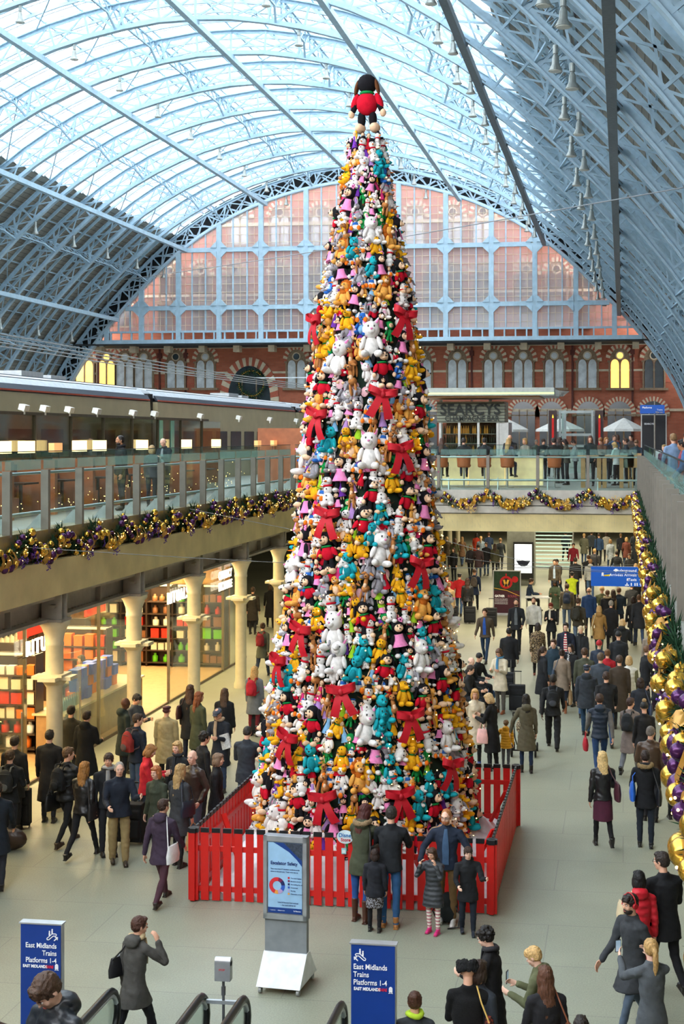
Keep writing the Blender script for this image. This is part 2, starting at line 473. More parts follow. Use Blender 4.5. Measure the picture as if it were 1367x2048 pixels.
# ---------------------------------------------------------------- brick hotel wall behind
YW = 162.0
BRICK = brickmat('red_brick', 'c47052', 'b66448', 'a07460', .6, .2, .012, .85, 'xz', .15)
BRK2 = mat('red_brick_plain', 'b0604a', .85); STONE = mat('pale_stone', 'cfc0a4', .8, var=.15, scale=2)
SOOT = mat('brown_stone', '8f7a62', .85, var=.2)
DKG = mat('dark_window_glass', '2a3438', .15, var=.3, scale=1, spec=.8)
CURT = mat('white_blind', 'cfd6d8', .7, var=.25, scale=1.2)
GLOWY = mat('lit_window', 'ffcf70', .5, emit=1.2, var=.3, scale=1)
m = MB(BRICK); m.b2((-85, YW, 5), (22, YW+.6, 52)); struct(m, 'wall_back')
m = MB(mat('light_block_brown', '9a7a66', .9)); m.b2((-69.5, -5.6, 0), (9.6, -5, 15)); struct(m, 'wall_light_block')  # added wall behind the camera, cuts sky light and glass reflections
m = MB(STONE)
for z, h, d in ((10.3, .3, .2), (14.9, .25, .15), (18.0, .35, .3), (24.2, .3, .2), (32.6, .4, .3), (40, .4, .3)):
    m.b2((-84, YW-d, z-h/2), (21, YW, z+h/2))
struct(m, 'trim_80')
m = MB(BRK2)
for z in (13.6, 21, 30):
    m.b2((-84, YW-.12, z-.1), (21, YW, z+.1))
struct(m, 'trim_81')
# small stone corbels under the screen
m = MB(STONE)
x = -70
while x < 10: m.box((x, YE+2, 17.55), (.75, 1.2, .8)); x += 4.2
struct(m, 'trim_82')
m = MB(mat('soffit_dark', '3a3f42', .8)); m.b2((-75, YE-.3, 17.9), (14, YW, 18.1)); struct(m, 'trim_83')
m = MB(mat('drain_pipe', '5a2c24', .7))
for px in (198, 320, 372, 662, 824, 943, 1144, 1264):
    X = PY_(px, 700, YW).x; m.box((X, YW-.15, 11.8), (.22, .2, 12)); m.box((X, YW-.15, 17.0), (.5, .35, .6))
struct(m, 'trim_84')
def garch(w, h, spring, n=10):
    """outline of a pointed arch opening, from the left foot over to the right foot"""
    rise = h-spring; pts = [(-w/2, 0)]
    for i in range(n+1):
        t = i/n; pts.append((-w/2+w/2*(1-math.cos(t*math.pi/2)), spring+rise*math.sin(t*math.pi/2)**.85))
    pts += [(-x, y) for x, y in reversed(pts[:-1])]
    return pts
def arch_ring(m, ma, mb, w, h, spring, th, y, n=9, dep=.25):
    """voussoirs of two alternating colours around the arch"""
    inn = garch(w, h, spring, n)[1:-1]; out = garch(w+2*th, h+th, spring, n)[1:-1]
    for i in range(len(inn)-1):
        m.use(ma if i % 2 else mb)
        q = [inn[i], inn[i+1], out[i+1], out[i]]
        m.prism([(a, b) for a, b in q], (0, y, 0), (1, 0, 0), (0, 0, 1), dep)
def gothic(wt, glassm, w=2.5, h=5.0, spring=3.35):
    """twin lancet window with round light and striped arch; local origin at sill centre, wall face at y=0"""
    m = MB(SOOT)
    m.box((0, -.25, -.15), (w+1.0, .5, .3))
    for sx in (-1, 1): m.box((sx*(w/2+.06), -.14, spring/2), (.2, .3, spring)); m.box((sx*(w/2+.1), -.18, spring), (.4, .4, .22))
    m.box((0, -.12, spring/2), (.16, .3, spring)); m.box((0, -.14, spring), (.3, .34, .2))
    # tracery plate with a round light
    R0 = .42; zc = spring+.72
    arch = garch(w, h, spring, 8)
    m.prism([p for p in arch if p[1] >= spring-.01], (0, -.02, 0), (1, 0, 0), (0, 0, 1), .1)
    m.use(STONE)
    for k in range(16):
        a0, a1 = 2*math.pi*k/16, 2*math.pi*(k+1)/16
        m.prism([(R0*math.cos(a0), zc+R0*math.sin(a0)), (R0*math.cos(a1), zc+R0*math.sin(a1)), ((R0+.13)*math.cos(a1), zc+(R0+.13)*math.sin(a1)), ((R0+.13)*math.cos(a0), zc+(R0+.13)*math.sin(a0))], (0, -.14, 0), (1, 0, 0), (0, 0, 1), .1)
    arch_ring(m, STONE, BRK2, w, h, spring, .55, -.05, 9, .14)
    g = MB(glassm[0])
    for sx in (-1, 1):
        q = [(sx*w/4+x, z) for x, z in garch(w/2-.22, spring+.25, spring-.55, 6)]
        g.prism(q, (0, -.13, .0), (1, 0, 0), (0, 0, 1), .06)
        g.use(glassm[0])
    m2 = MB(glassm[1]); m2.cyl((0, -.12, zc), (0, -.2, zc), R0-.02, n=18)
    return m.mesh('surround'), g.mesh('pane'), m2.mesh('round_light')
W_A, W_B, W_C = gothic('a', (CURT, CURT)), gothic('b', (GLOWY, GLOWY)), gothic('c', (DKG, DKG))
W_D = gothic('d', (CURT, DKG))
wn = [2]
def put_window(ms, X, z, sc_=1.0, y=YW):
    o = link('window_%d' % wn[0], ms[0]); wn[0] += 1
    o.location = (X, y, z); o.scale = (sc_, 1, sc_); tag(o, kind='structure')
    link('pane', ms[1], o); link('round_light', ms[2], o)
    return o
for px, ms in ((170, W_B), (214, W_B), (251, W_A), (288, W_A), (352, W_D), (411, W_A), (593, W_D), (650, W_A), (720, W_A), (785, W_A), (844, W_D), (914, W_A), (986, W_A),
               (1046, W_A), (1108, W_A), (1174, W_A), (1239, W_B), (1307, W_C)):
    p = PY_(px, 776, YW); put_window(ms, p.x, p.z, .92)
# windows seen through the screen
for px in (340, 402, 470, 560, 640, 870, 905, 965, 1052, 1112, 1165):
    p = PY_(px, 605, YW); put_window(W_C, p.x, p.z, .95)
for px in (252, 330, 402, 470, 560, 640, 870, 965, 1052, 1112, 1165):
    p = PY_(px, 668, YW); put_window(W_C, p.x, p.z+.9, .62)
for px in (480, 560, 640, 830, 905, 965):
    p = PY_(px, 490, YW); put_window(W_D, p.x, p.z, .95)
# portal arch with a wreath, lower arcade
def portal(name, px, z, w, h, spring, glassm, ring=1.0):
    X = PY_(px, 800, YW).x; m = MB(STONE)
    arch_ring(m, STONE, BRK2, w, h, spring, ring, -.1, 13, .25)
    m.use(SOOT)
    for sx in (-1, 1): m.box((sx*(w/2+ring*.5), -.2, spring), (ring*.9, .5, .3))
    o = struct(m, name); o.location = (X, YW, z)
    g = MB(glassm); g.prism(garch(w, h, spring, 10), (0, -.1, 0), (1, 0, 0), (0, 0, 1), .08); g.build('pane', o)
    b = MB(SOOT)
    for x in (-w/6, w/6): b.box((x, -.22, h*.42), (.12, .1, h*.84))
    b.box((0, -.22, spring), (w, .1, .14)); b.build('mullion', o)
    return o
portal('window_100', 499, 5.5, 5.3, 10.2, 5.6, DKG, 1.0)
for i, px in enumerate((851, 1046, 1102, 1176, 1238, 1305, 700, 760)):
    portal('window_%d' % (101+i), px, 5.5, 2.7, 5.8, 4.2, DKG, .55)
# the side walls of the train shed
m = MB(BRICK); m.b2((-70, 0, 5), (-69.3, YW, 14)); o = struct(m, 'wall_left')
m = MB(BRICK); m.b2((9.2, 0, 5), (9.9, YW, 14)); struct(m, 'wall_right')
for i in range(15):
    y = YE-BAY*(i+.5); m = MB(STONE); arch_ring(m, STONE, BRK2, 5, 5.6, 3.4, .6, 0, 8, .2)
    m.use(DKG); m.prism(garch(5, 5.6, 3.4, 8), (0, .05, 0), (1, 0, 0), (0, 0, 1), .05)
    o = struct(m, 'window_%d' % (120+i)); o.location = (-69.25, y, 5.5); o.rotation_euler = (0, 0, R(90))
# ---------------------------------------------------------------- ground floor and decks
FL = brickmat('terrazzo_floor', 'a0a38f', '9da08d', '8c8e80', 2.2, 1.6, .008, .42, 'xy', .03)
nt = FL.node_tree; b_ = nt.nodes['Principled BSDF']
n1 = nt.nodes.new('ShaderNodeTexNoise'); n1.inputs['Scale'].default_value = 45; n1.inputs['Detail'].default_value = 8
tc = nt.nodes.new('ShaderNodeTexCoord'); nt.links.new(tc.outputs['Object'], n1.inputs['Vector'])
mx = nt.nodes.new('ShaderNodeMix'); mx.data_type = 'RGBA'; mx.blend_type = 'OVERLAY'; mx.inputs[0].default_value = .35
src = b_.inputs['Base Color'].links[0].from_socket
nt.links.new(src, mx.inputs[6]); nt.links.new(n1.outputs['Fac'], mx.inputs[7]); nt.links.new(mx.outputs[2], b_.inputs['Base Color'])
b_.inputs['Specular IOR Level'].default_value = .35
m = MB(FL); m.b2((-30, -3, -.2), (14, 110, 0)); struct(m, 'floor')
m = MB(mat('deck_floor', '8e8f88', .6, var=.1))
m.b2((-69, -3, 5.2), (-14.0, 45.8, 5.5)); m.b2((-69, 45.8, 4.25), (9.2, YW, 5.5)); m.b2((-14.0, -3, 5.2), (-10.95, 45.8, 5.5)); m.b2((.55, -3, 5.2), (9.2, 45.8, 5.5))
struct(m, 'floor_upper')
PLAS = mat('warm_plaster', 'd8cfb4', .8)
m = MB(PLAS); m.b2((-30, 109, 0), (14, 110, 5)); struct(m, 'wall_concourse_end')
m = MB(PLAS); m.b2((9, -3, 0), (9.3, 110, 5.2)); struct(m, 'wall_arcade_right')
m = MB(PLAS); m.b2((-30, -3, 0), (-29.8, 110, 5.2)); struct(m, 'wall_arcade_left')
m = MB(PLAS); m.b2((-30, -3, 4.1), (-12.3, 45.8, 4.2)); m.b2((.7, -3, 4.1), (9, 45.8, 4.2)); struct(m, 'ceiling_arcade')
CONC = mat('cream_concrete', 'd6c590', .7, var=.16, scale=1.2); STEEL = mat('grey_girder', 'a49e92', .55, var=.1); MET = mat('brushed_steel', 'aeb0ad', .35, .7)  # concrete yellowed: warm light from below is put into its colour
# left edge beam, strips, girder
m = MB(CONC); m.b2((-11.3, -3, 4.24), (-10.72, 45.8, 4.93)); struct(m, 'trim_85')
m = MB(mat('bronze_strip', '9a8c66', .3, .5)); m.b2((-11.3, -3, 4.98), (-10.85, 45.8, 5.52)); struct(m, 'trim_86')
m = MB(STEEL); m.b2((-11.35, -3, 3.72), (-11.25, 45.8, 4.24)); m.b2((-11.45, -3, 3.70), (-11.0, 45.8, 3.76)); m.b2((-12.3, -3, 4.14), (-10.9, 45.8, 4.24))
y = 2.0
while y < 45: m.box((-11.2, y, 3.98), (.12, .05, .5)); y += 2.225
y = 2.0
while y < 45: m.box((-11.2, y, 3.765), (.035, .035, .02)); y += .16
struct(m, 'trim_87')
# bridge across the void
m = MB(CONC); m.b2((-11.3, 45.8, 4.15), (.6, 46.4, 4.72)); struct(m, 'trim_88')
m = MB(mat('bridge_panel', 'bdbab0', .4, .4, var=.08)); m.b2((-11.3, 45.72, 5.02), (.6, 45.8, 5.52)); m.b2((-11.3, 45.70, 4.76), (.6, 45.8, 4.99)); struct(m, 'trim_89')
# right edge
m = MB(CONC); m.b2((.66, -3, 4.24), (1.2, 45.8, 4.93)); struct(m, 'trim_90')
m = MB(_M['bronze_strip']); m.b2((.62, -3, 4.98), (1.0, 45.8, 5.52)); struct(m, 'trim_91')
# ---------------------------------------------------------------- cast columns
CR = mat('cream_column', 'd9cfae', .5, var=.06)
def column_mesh():
    m = MB(CR)
    m.lathe([(.20, 0), (.20, .12), (.17, .2), (.16, .3), (.155, 2.4), (.19, 2.46), (.17, 2.5)], n=20)
    m.lathe([(.17, 2.66), (.175, 2.7), (.17, 3.2), (.185, 3.22), (.185, 3.27), (.175, 3.3), (.19, 3.42), (.25, 3.58), (.30, 3.64), (.30, 3.7)], n=20)
    cap = MB(CR); cap.lathe([(.17, 2.44), (.24, 2.52), (.28, 2.56)], n=16); cap.box((0, 0, 2.60), (.8, .36, .07)); cap.box((0, 0, 2.60), (.36, .8, .07)); cap.box((0, 0, 2.65), (.5, .5, .05))
    br = MB(STEEL)
    for s in (-1, 1): br.box((0, s*.13, 3.97), (.4, .05, .5)); 
    br.cyl((0, 0, 3.7), (0, 0, 4.2), .1, n=10); br.box((0, 0, 3.72), (.5, .5, .05)); br.box((0.05, 0, 4.0), (.1, .5, .06))
    return m.mesh('column_shaft'), cap.mesh('collar'), br.mesh('bracket')
cm = column_mesh()
for side, X in (('left', -10.98), ('right', 1.2)):
    for k in range(-1, 16):
        y = 25.85+4.45*k
        if side == 'left' and 45 < y < 47: y = 45.4
        if side == 'right' and y < 44: continue
        if k == -1 and side == 'left': pass
        o = tag(link('cast_iron_column', cm[0]), None, 'column', 'cream cast iron columns along the arcade'); o.location = (X, y, 0)
        if k <= 4 and side == 'left':
            o['label'] = ['cream column at the left picture edge', 'cream column in front of the first illuminated shop name, nearest fully visible', 'cream column beside the counter of blue and orange boxes', 'cream column just right of the white shop name with the open doorway', 'cream column near the currency exchange front', 'cream column closest to the tree on the left side'][k+1]
        else: o['label'] = 'pale column of the undercroft behind the tree and bridge'
        link('collar', cm[1], o); link('bracket', cm[2], o)
# ================================================================ BALUSTRADES, GARLANDS
GLG = glass('green_edge_glass', (.88, .95, .93), .035, .04)
GLC = glass('clear_glass', (.95, .97, .96), .07, .03)
POST = mat('grey_post', '827c72', .5, .1, var=.08); FROST = glass('frosted_band', (.8, .93, .9), .03, .2, milky=.16, milkcol=(.6, .82, .8)); TUBE = mat('satin_tube', 'b9c4c4', .3, .6); DARK = mat('dark_edge', '22282a', .5)
def balustrade(label, X, Y, rz, n, sp=1.675):
    t = thing('glass_balustrade', label, 'balustrade', (X, Y, 5.5), rz)
    L = n*sp
    for i in range(n+1):
        m = MB(POST); m.b2((i*sp-.05, -.10, -.05), (i*sp+.05, .05, 1.16)); m.build('post', t)
        m = MB(TUBE); m.add([(i*sp+.3, .08, .0), (i*sp+.3, .5, .0), (i*sp+.3, .12, .42), (i*sp+.33, .08, 0), (i*sp+.33, .5, 0), (i*sp+.33, .12, .42)], [(0, 1, 2), (5, 4, 3), (0, 3, 4, 1), (1, 4, 5, 2), (2, 5, 3, 0)]); m.build('kick_bracket', t)
    for i in range(n):
        m = MB(GLG); m.b2((i*sp+.02, .060, 0), ((i+1)*sp-.02, .072, 1.50)); m.use(FROST); m.b2((i*sp+.06, .040, 1.17), ((i+1)*sp-.06, .044, 1.36)); m.use(DARK); m.b2((i*sp+.02, .05, 1.5), ((i+1)*sp-.02, .08, 1.515)); m.build('glass_panel', t)
    m = MB(TUBE); m.cyl((0, .10, 1.10), (L, .10, 1.10), .028); m.build('handrail', t)
    m = MB(TUBE); m.cyl((0, .12, .34), (L, .12, .34), .035); m.build('lower_rail', t)
    return t
balustrade('long glass and steel balustrade of the left upper gallery', -10.95, 5.2, R(90), 24)
balustrade('glass balustrade across the bridge in front of the bar stools', -11.0, 45.85, 0, 7, 11.5/7)
balustrade('steep grey glass balustrade at the right edge of the void', .62, 45.6, R(-90), 26)

GOLD = mat('gold_bauble', 'd9ab45', .22, .85, var=.05); PURP = mat('purple_bauble', '4a2350', .2, .5, var=.05); RIB = mat('gold_ribbon', 'b8862c', .35, .5, var=.15, scale=20)
FIR = mat('fir_green', '1f4228', .8, var=.3, scale=30); BERRY = mat('purple_berry', '5a2f9a', .4, var=.1); BULB = mat('warm_bulb', 'ffd27a', .4, emit=9, var=0)
def swag(seed, length=1.66, dip=.45, fat=.15, nb=26):
    rnd = random.Random(seed)
    def path(t): return V((t*length, 0, -dip*math.sin(math.pi*t)**.9))
    f = MB(FIR)
    for i in range(int(330*fat/.15)):
        p = path(rnd.random()); a = rnd.uniform(0, 6.28); r = fat*rnd.uniform(.1, .7)
        p = p+V((rnd.uniform(-.04, .04), math.cos(a)*r*.7, math.sin(a)*r)); d = V((rnd.uniform(-.7, .7), math.cos(a), math.sin(a))).normalized()*fat*rnd.uniform(.5, .85)
        s = d.orthogonal().normalized()*.014
        f.add([p-s, p+s, p+d], [(0, 1, 2)]); f.add([p-d.cross(s).normalized()*.014, p+d.cross(s).normalized()*.014, p+d], [(0, 1, 2)])
    rb = MB(RIB)
    for k in range(3):
        t0 = rnd.uniform(0, .75); n = 9; w = fat*.6; ph = rnd.uniform(0, 6)
        pts = []
        for i in range(n+1):
            t = t0+.26*i/n; c = path(min(1, t)); a = ph+i*.75
            c = c+V((0, -abs(math.cos(a))*fat*.95, math.sin(a)*fat*.95)); pts += [c+V((-w/2, 0, w/5)), c+V((w/2, 0, -w/5))]
        rb.add(pts, [(2*i, 2*i+1, 2*i+3, 2*i+2) for i in range(n)], True)
    bs = []
    for i in range(nb):
        p = path((i+.5)/nb); a = rnd.uniform(2.2, 6.8); r = rnd.uniform(.035, .062)*fat/.15
        q = p+V((rnd.uniform(-.03, .03), -abs(math.sin(a))*fat*.8-.02, math.cos(a)*fat*.75))
        bs.append((q, r, GOLD if rnd.random() < .55 else PURP))
    br = MB(BERRY)
    for k in range(3):
        p = path(rnd.random())+V((0, -fat*.7, -fat*.4))
        for i in range(16): br.ell(p+V((rnd.gauss(0, .025), rnd.gauss(0, .02), -i*.014)), .014, nu=5, nv=4)
    lt = MB(BULB)
    for i in range(16):
        p = path(rnd.random())+V((0, -fat*rnd.uniform(.6, 1.1), fat*rnd.uniform(-.9, .9))); lt.ell(p, .009, nu=5, nv=4)
    t = bpy.data.objects.new('christmas_garland', f.mesh('foliage')); COL.objects.link(t)
    link('ribbon', rb.mesh('ribbon'), t); link('berry_spray', br.mesh('berry'), t)
    o = link('fairy_light', lt.mesh('lights'), t); o['kind'] = 'stuff'
    for q, r, mm in bs:
        b = bauble_me[mm.name]; o = link('bauble', b, t); o.location = q; o.scale = (r, r, r)
    t['category'] = 'garland'
    return t
bauble_me = {}
for mm in (GOLD, PURP):
    b = MB(mm); b.ell((0, 0, 0), 1, nu=14, nv=10); b.cyl((0, 0, .95), (0, 0, 1.18), .18, n=8); bauble_me[mm.name] = b.mesh('bauble')
sw = [swag(s, fat=.19, dip=.4, nb=24) for s in range(4)]
fat = [swag(10+s, 1.66, .25, .21, 20) for s in range(3)]
used = set()
def put_swag(pool, i, loc, rz, label, group):
    o = pool[i % len(pool)]
    if id(o) in used or (o.name in used): o = copy_tree(o)
    else: used.add(o.name)
    o.location = loc; o.rotation_euler = (0, 0, rz); o['label'] = label; o['group'] = group
    return o
near = ['leftmost', 'second from the left of the picture', 'third from the left']
for i in range(18):
    y = 20.2+1.675*i-1.2
    if y > 44: break
    put_swag(sw, i, (-10.78, y, 5.47), R(90), 'gold and purple Christmas garland swag hung along the left gallery edge', 'garland swags on the left gallery')
for i in range(7):
    put_swag(sw, i+1, (-11.0+11.5/7*i, 45.6, 5.45), 0, 'gold and purple Christmas garland swag hung on the bridge front below the bar', 'garland swags on the bridge')
for i in range(24):
    put_swag(fat, i, (.50, 45.4-1.675*i, 5.36), R(-90), 'fat garland with big gold and purple baubles down the right edge', 'garland swags on the right gallery')
# big snowflakes
def snowflake():
    m = MB(mat('gold_glitter', 'e8c878', .3, .6))
    for k in range(8):
        a = k*math.pi/4; d = V((math.cos(a), 0, math.sin(a))); p = V((-d.z, 0, d.x))
        m.beam((0, 0, 0), d*.18, .014, .02, up=(0, 1, 0))
        for r in (.09, .14):
            for s in (-1, 1): m.beam(d*r, d*(r+.04)+p*s*.04, .01, .015, up=(0, 1, 0))
    m.cyl((0, -.01, 0), (0, .01, 0), .04, n=12)
    return m.mesh('snowflake')
sf = snowflake()
for i, (px, py, l) in enumerate(((941, 1016, 'gold snowflake left on the bridge garland, nearest the tree'), (1046, 1002, 'gold snowflake on the bridge garland, left of the middle dip'), (1131, 1009, 'gold snowflake in the middle dip of the bridge garland'), (1230, 1002, 'gold snowflake at the right end of the bridge garland'))):
    o = link('snowflake_ornament', sf); o.location = PY_(px, py, 45.42); tag(o, l, 'ornament', 'snowflake ornaments')

# ================================================================ FENCE, SNOW
REDP = mat('red_paint', 'd0201c', .4, var=.06); BLK = mat('black_plastic', '15161a', .45, var=.1)
FX0, FX1, FY0, FY1 = -6.68, -1.98, 21.13, 25.98
pk = MB(REDP); pk.b2((-.062, -.012, 0), (.062, .012, 1.06)); pkm = pk.mesh('picket')
cp = MB(BLK); cp.b2((-.066, -.016, 1.06), (.066, .016, 1.13)); cpm = cp.mesh('cap')
def fence(label, x, y, rz, L, n):
    t = thing('picket_fence', label, 'fence', (x, y, 0), rz, 'red picket fence panels')
    for i in range(n):
        o = link('picket', pkm, t); o.location = (L*i/(n-1), 0, .02); link('cap', cpm, o)
        if i in (0, n-1): o.scale = (1.25, 3, 1.0)
    for z in (.19, .82): m = MB(REDP); m.b2((0, .012, z-.04), (L, .05, z+.04)); m.build('rail', t)
    for k in range(2):
        m = MB(REDP); x0 = L*(.22+.5*k); m.beam((x0, .08, 1.0), (x0+.35, .55, .03), .09, .03); m.build('brace', t)
    return t
fence('front panel of the red picket fence facing the viewer', FX0, FY0, 0, FX1-FX0, 27)
fence('left side panel of the red picket fence', FX0, FY1, R(-90), FY1-FY0, 27)
fence('right side panel of the red picket fence, seen edge on', FX1, FY0, R(90), FY1-FY0, 27)
fence('back panel of the red picket fence behind the toy tree', FX1, FY1, R(180), FX1-FX0, 27)
SNOW = mat('fake_snow', 'd6d5d8', .8, bump=.4, bscale=18)
m = MB(SNOW); N = 70; rnd = random.Random(4)
def snz(x, y):
    r = math.hypot(x-(-4.33), y-23.55); e = min(x-FX0, FX1-x, y-FY0, FY1-y)
    return max(.03, min(e, .5)*.35+.16*noise.noise(V((x*2.2, y*2.2, 0)))+.09*noise.noise(V((x*6, y*6, 3)))+.06+(.35 if r < 2.0 else .35*max(0, 1-(r-2.0)/.6)))
vs = []
for j in range(N+1):
    for i in range(N+1):
        x = FX0+.06+(FX1-FX0-.12)*i/N; y = FY0+.1+(FY1-FY0-.2)*j/N; vs.append((x, y, snz(x, y)))
m.add(vs, [(j*(N+1)+i, j*(N+1)+i+1, (j+1)*(N+1)+i+1, (j+1)*(N+1)+i) for j in range(N) for i in range(N)], True)
for j, (x0, x1) in enumerate([(0, 0)]):
    for side in range(4):
        for i in range(N):
            a = [(i, 0), (i, N), (0, i), (N, i)][side]; b = [(i+1, 0), (i+1, N), (0, i+1), (N, i+1)][side]
            p = vs[a[1]*(N+1)+a[0]]; q = vs[b[1]*(N+1)+b[0]]
            m.add([p, q, (q[0], q[1], 0), (p[0], p[1], 0)], [(0, 1, 2, 3)], True)
o = m.build('fake_snow'); tag(o, 'white fake snow heaped inside the red picket fence', 'snow', kind='stuff')
# oval shop badge and small card on the fence
m = MB(mat('badge_pale', 'dcecf0', .5)); c = P(683, 1684, 21.2); m.M = Matrix.Translation((c.x, FY0-.04, c.z)) @ Matrix.Diagonal((1, 1, .8, 1))
m.cyl((0, 0, 0), (0, -.012, 0), .13, n=28, smooth=False)
t = tag(m.build('oval_sign'), 'small pale oval shop badge on the red fence', 'sign')
lettering('Disney', .085, mat('badge_blue', '2a74b8', .5, var=0), (c.x-.105, FY0-.056, c.z+.0), (1, 0, 0), (0, 0, 1), t, bold=.01)
lettering('Store', .07, mat('badge_red', 'cc2233', .5, var=0), (c.x-.07, FY0-.056, c.z-.065), (1, 0, 0), (0, 0, 1), t, bold=.01)
c = P(680, 1713, 21.2); m = MB(mat('card_aqua', '8fd0d4', .5)); m.box((c.x, FY0-.04, c.z), (.075, .008, .09)); m.use(mat('card_white', 'f0f4f4', .5)); m.box((c.x, FY0-.046, c.z-.005), (.05, .004, .05))
tag(m.build('notice_card'), 'small aqua notice card under the oval badge on the fence', 'card')

# ================================================================ FOREGROUND SIGNS
BLUE = mat('sign_blue', '123a8c', .35, var=.05); WH = mat('white_letters', 'f4f6fa', .5, var=0, emit=.12); RD = mat('red_letters', 'd8203a', .5, var=0, emit=.1)
ALU = mat('aluminium', 'b4b8bc', .35, .6); WSH = mat('white_sheet', 'e2e4e8', .35)
def stroke(m, pts, w, org, sc_, dep=.004):
    for a, b in zip(pts, pts[1:]):
        a = org+V((a[0]*sc_, 0, a[1]*sc_)); b = org+V((b[0]*sc_, 0, b[1]*sc_)); m.beam(a, b, w, dep, up=(0, 1, 0)); m.cyl(a+V((0, -dep/2, 0)), a+V((0, dep/2, 0)), w/2, n=8); m.cyl(b+V((0, -dep/2, 0)), b+V((0, dep/2, 0)), w/2, n=8)
def train_icon(m, org, s, dep=.004):
    q = lambda *p: [org+V((x*s, 0, z*s)) for x, z in p]
    m.box(org+V((0, 0, .58*s)), (.62*s, dep, .62*s)); m.cyl(org+V((0, -dep/2, .86*s)), org+V((0, dep/2, .86*s)), .3*s, n=16)
    for k in (-1, 1): m.beam(org+V((k*.16*s, 0, .27*s)), org+V((k*.34*s, 0, 0)), .07*s, dep, up=(0, 1, 0))
    m.box(org+V((0, 0, .1*s)), (.5*s, dep, .06*s))
def platform_sign(label, px0, px1, pyt, d, right):
    a = P(px0, pyt, d); w = (px1-px0)/F_PX*d-.03; h = a.z
    t = thing('platform_sign', label, 'sign', (a.x+w/2, a.y, 0), 0)
    m = MB(ALU); m.b2((-w/2, 0, .02), (w/2, .07, h)); m.b2((-w/2-.01, -.02, h-.0), (w/2+.01, .09, h+.015)); m.b2((-w/2-.05, -.1, 0), (w/2+.05, .2, .03)); m.build('casing', t)
    m = MB(BLUE); m.b2((-w/2+.008, -.012, .05), (w/2-.008, 0, h-.004)); m.build('panel', t)
    y = -.018; k = w/.5
    al = 'RIGHT' if right else 'LEFT'; x = (w/2-.05) if right else (-w/2+.03)
    for s_, z in (('East Midlands', .30), ('Trains', .385), ('Platforms 1-4', .47)):
        lettering(s_, .082*k, WH, (t.location.x+x, a.y+y, h-z*k+.03), (1, 0, 0), (0, 0, 1), t, align=al, depth=.002, bold=.008, sx=.84)
    xl = -w/2+.035
    lettering('EAST MIDLANDS', .046*k, WH, (t.location.x+xl, a.y+y, h-.53*k+.03), (1, 0, 0), (0, 0, 1), t, depth=.002, bold=.03, sx=.86)
    lettering('TRAINS', .046*k, RD, (t.location.x+xl+.265*k, a.y+y, h-.53*k+.03), (1, 0, 0), (0, 0, 1), t, depth=.002, bold=.02, sx=.66, shear=.15)
    m = MB(WH); train_icon(m, V((w/2-.05, y, h-.52*k)), .06); m.build('train_pictogram', t)
    # escalator pictogram with two riders and an arrow
    m = MB(WH); s = .1; org = V(((w/2-.15) if right else (-w/2+.05), y, h-.17*k)); f = 1 if right else -1
    X = lambda p: [((q[0] if right else 1-q[0]), q[1]) for q in p]
    stroke(m, X([(-.05, 0), (.12, 0), (.62, .42), (.9, .42), (1, .55), (.9, .65), (.5, .65), (.05, .25), (-.05, .2), (-.1, .1), (-.05, 0)]), .008, org, s)
    for cx, cz in ((.2, .75), (.5, .95)):
        stroke(m, X([(cx, cz-.28), (cx, cz)]), .016, org, s); m.cyl(org+V(((cx if right else 1-cx)*s, -.002, (cz+.14)*s)), org+V(((cx if right else 1-cx)*s, .002, (cz+.14)*s)), .008, n=10)
    stroke(m, X([(.75, -.05), (1.1, .28)]), .012, org, s); stroke(m, X([(.85, .3), (1.1, .28), (1.08, .05)]), .01, org, s)
    m.build('escalator_pictogram', t)
platform_sign('blue East Midlands platform sign at the lower left', 41, 133, 1846, 14.9, True)
platform_sign('blue East Midlands platform sign at the bottom centre', 701, 798, 1887, 14.3, False)

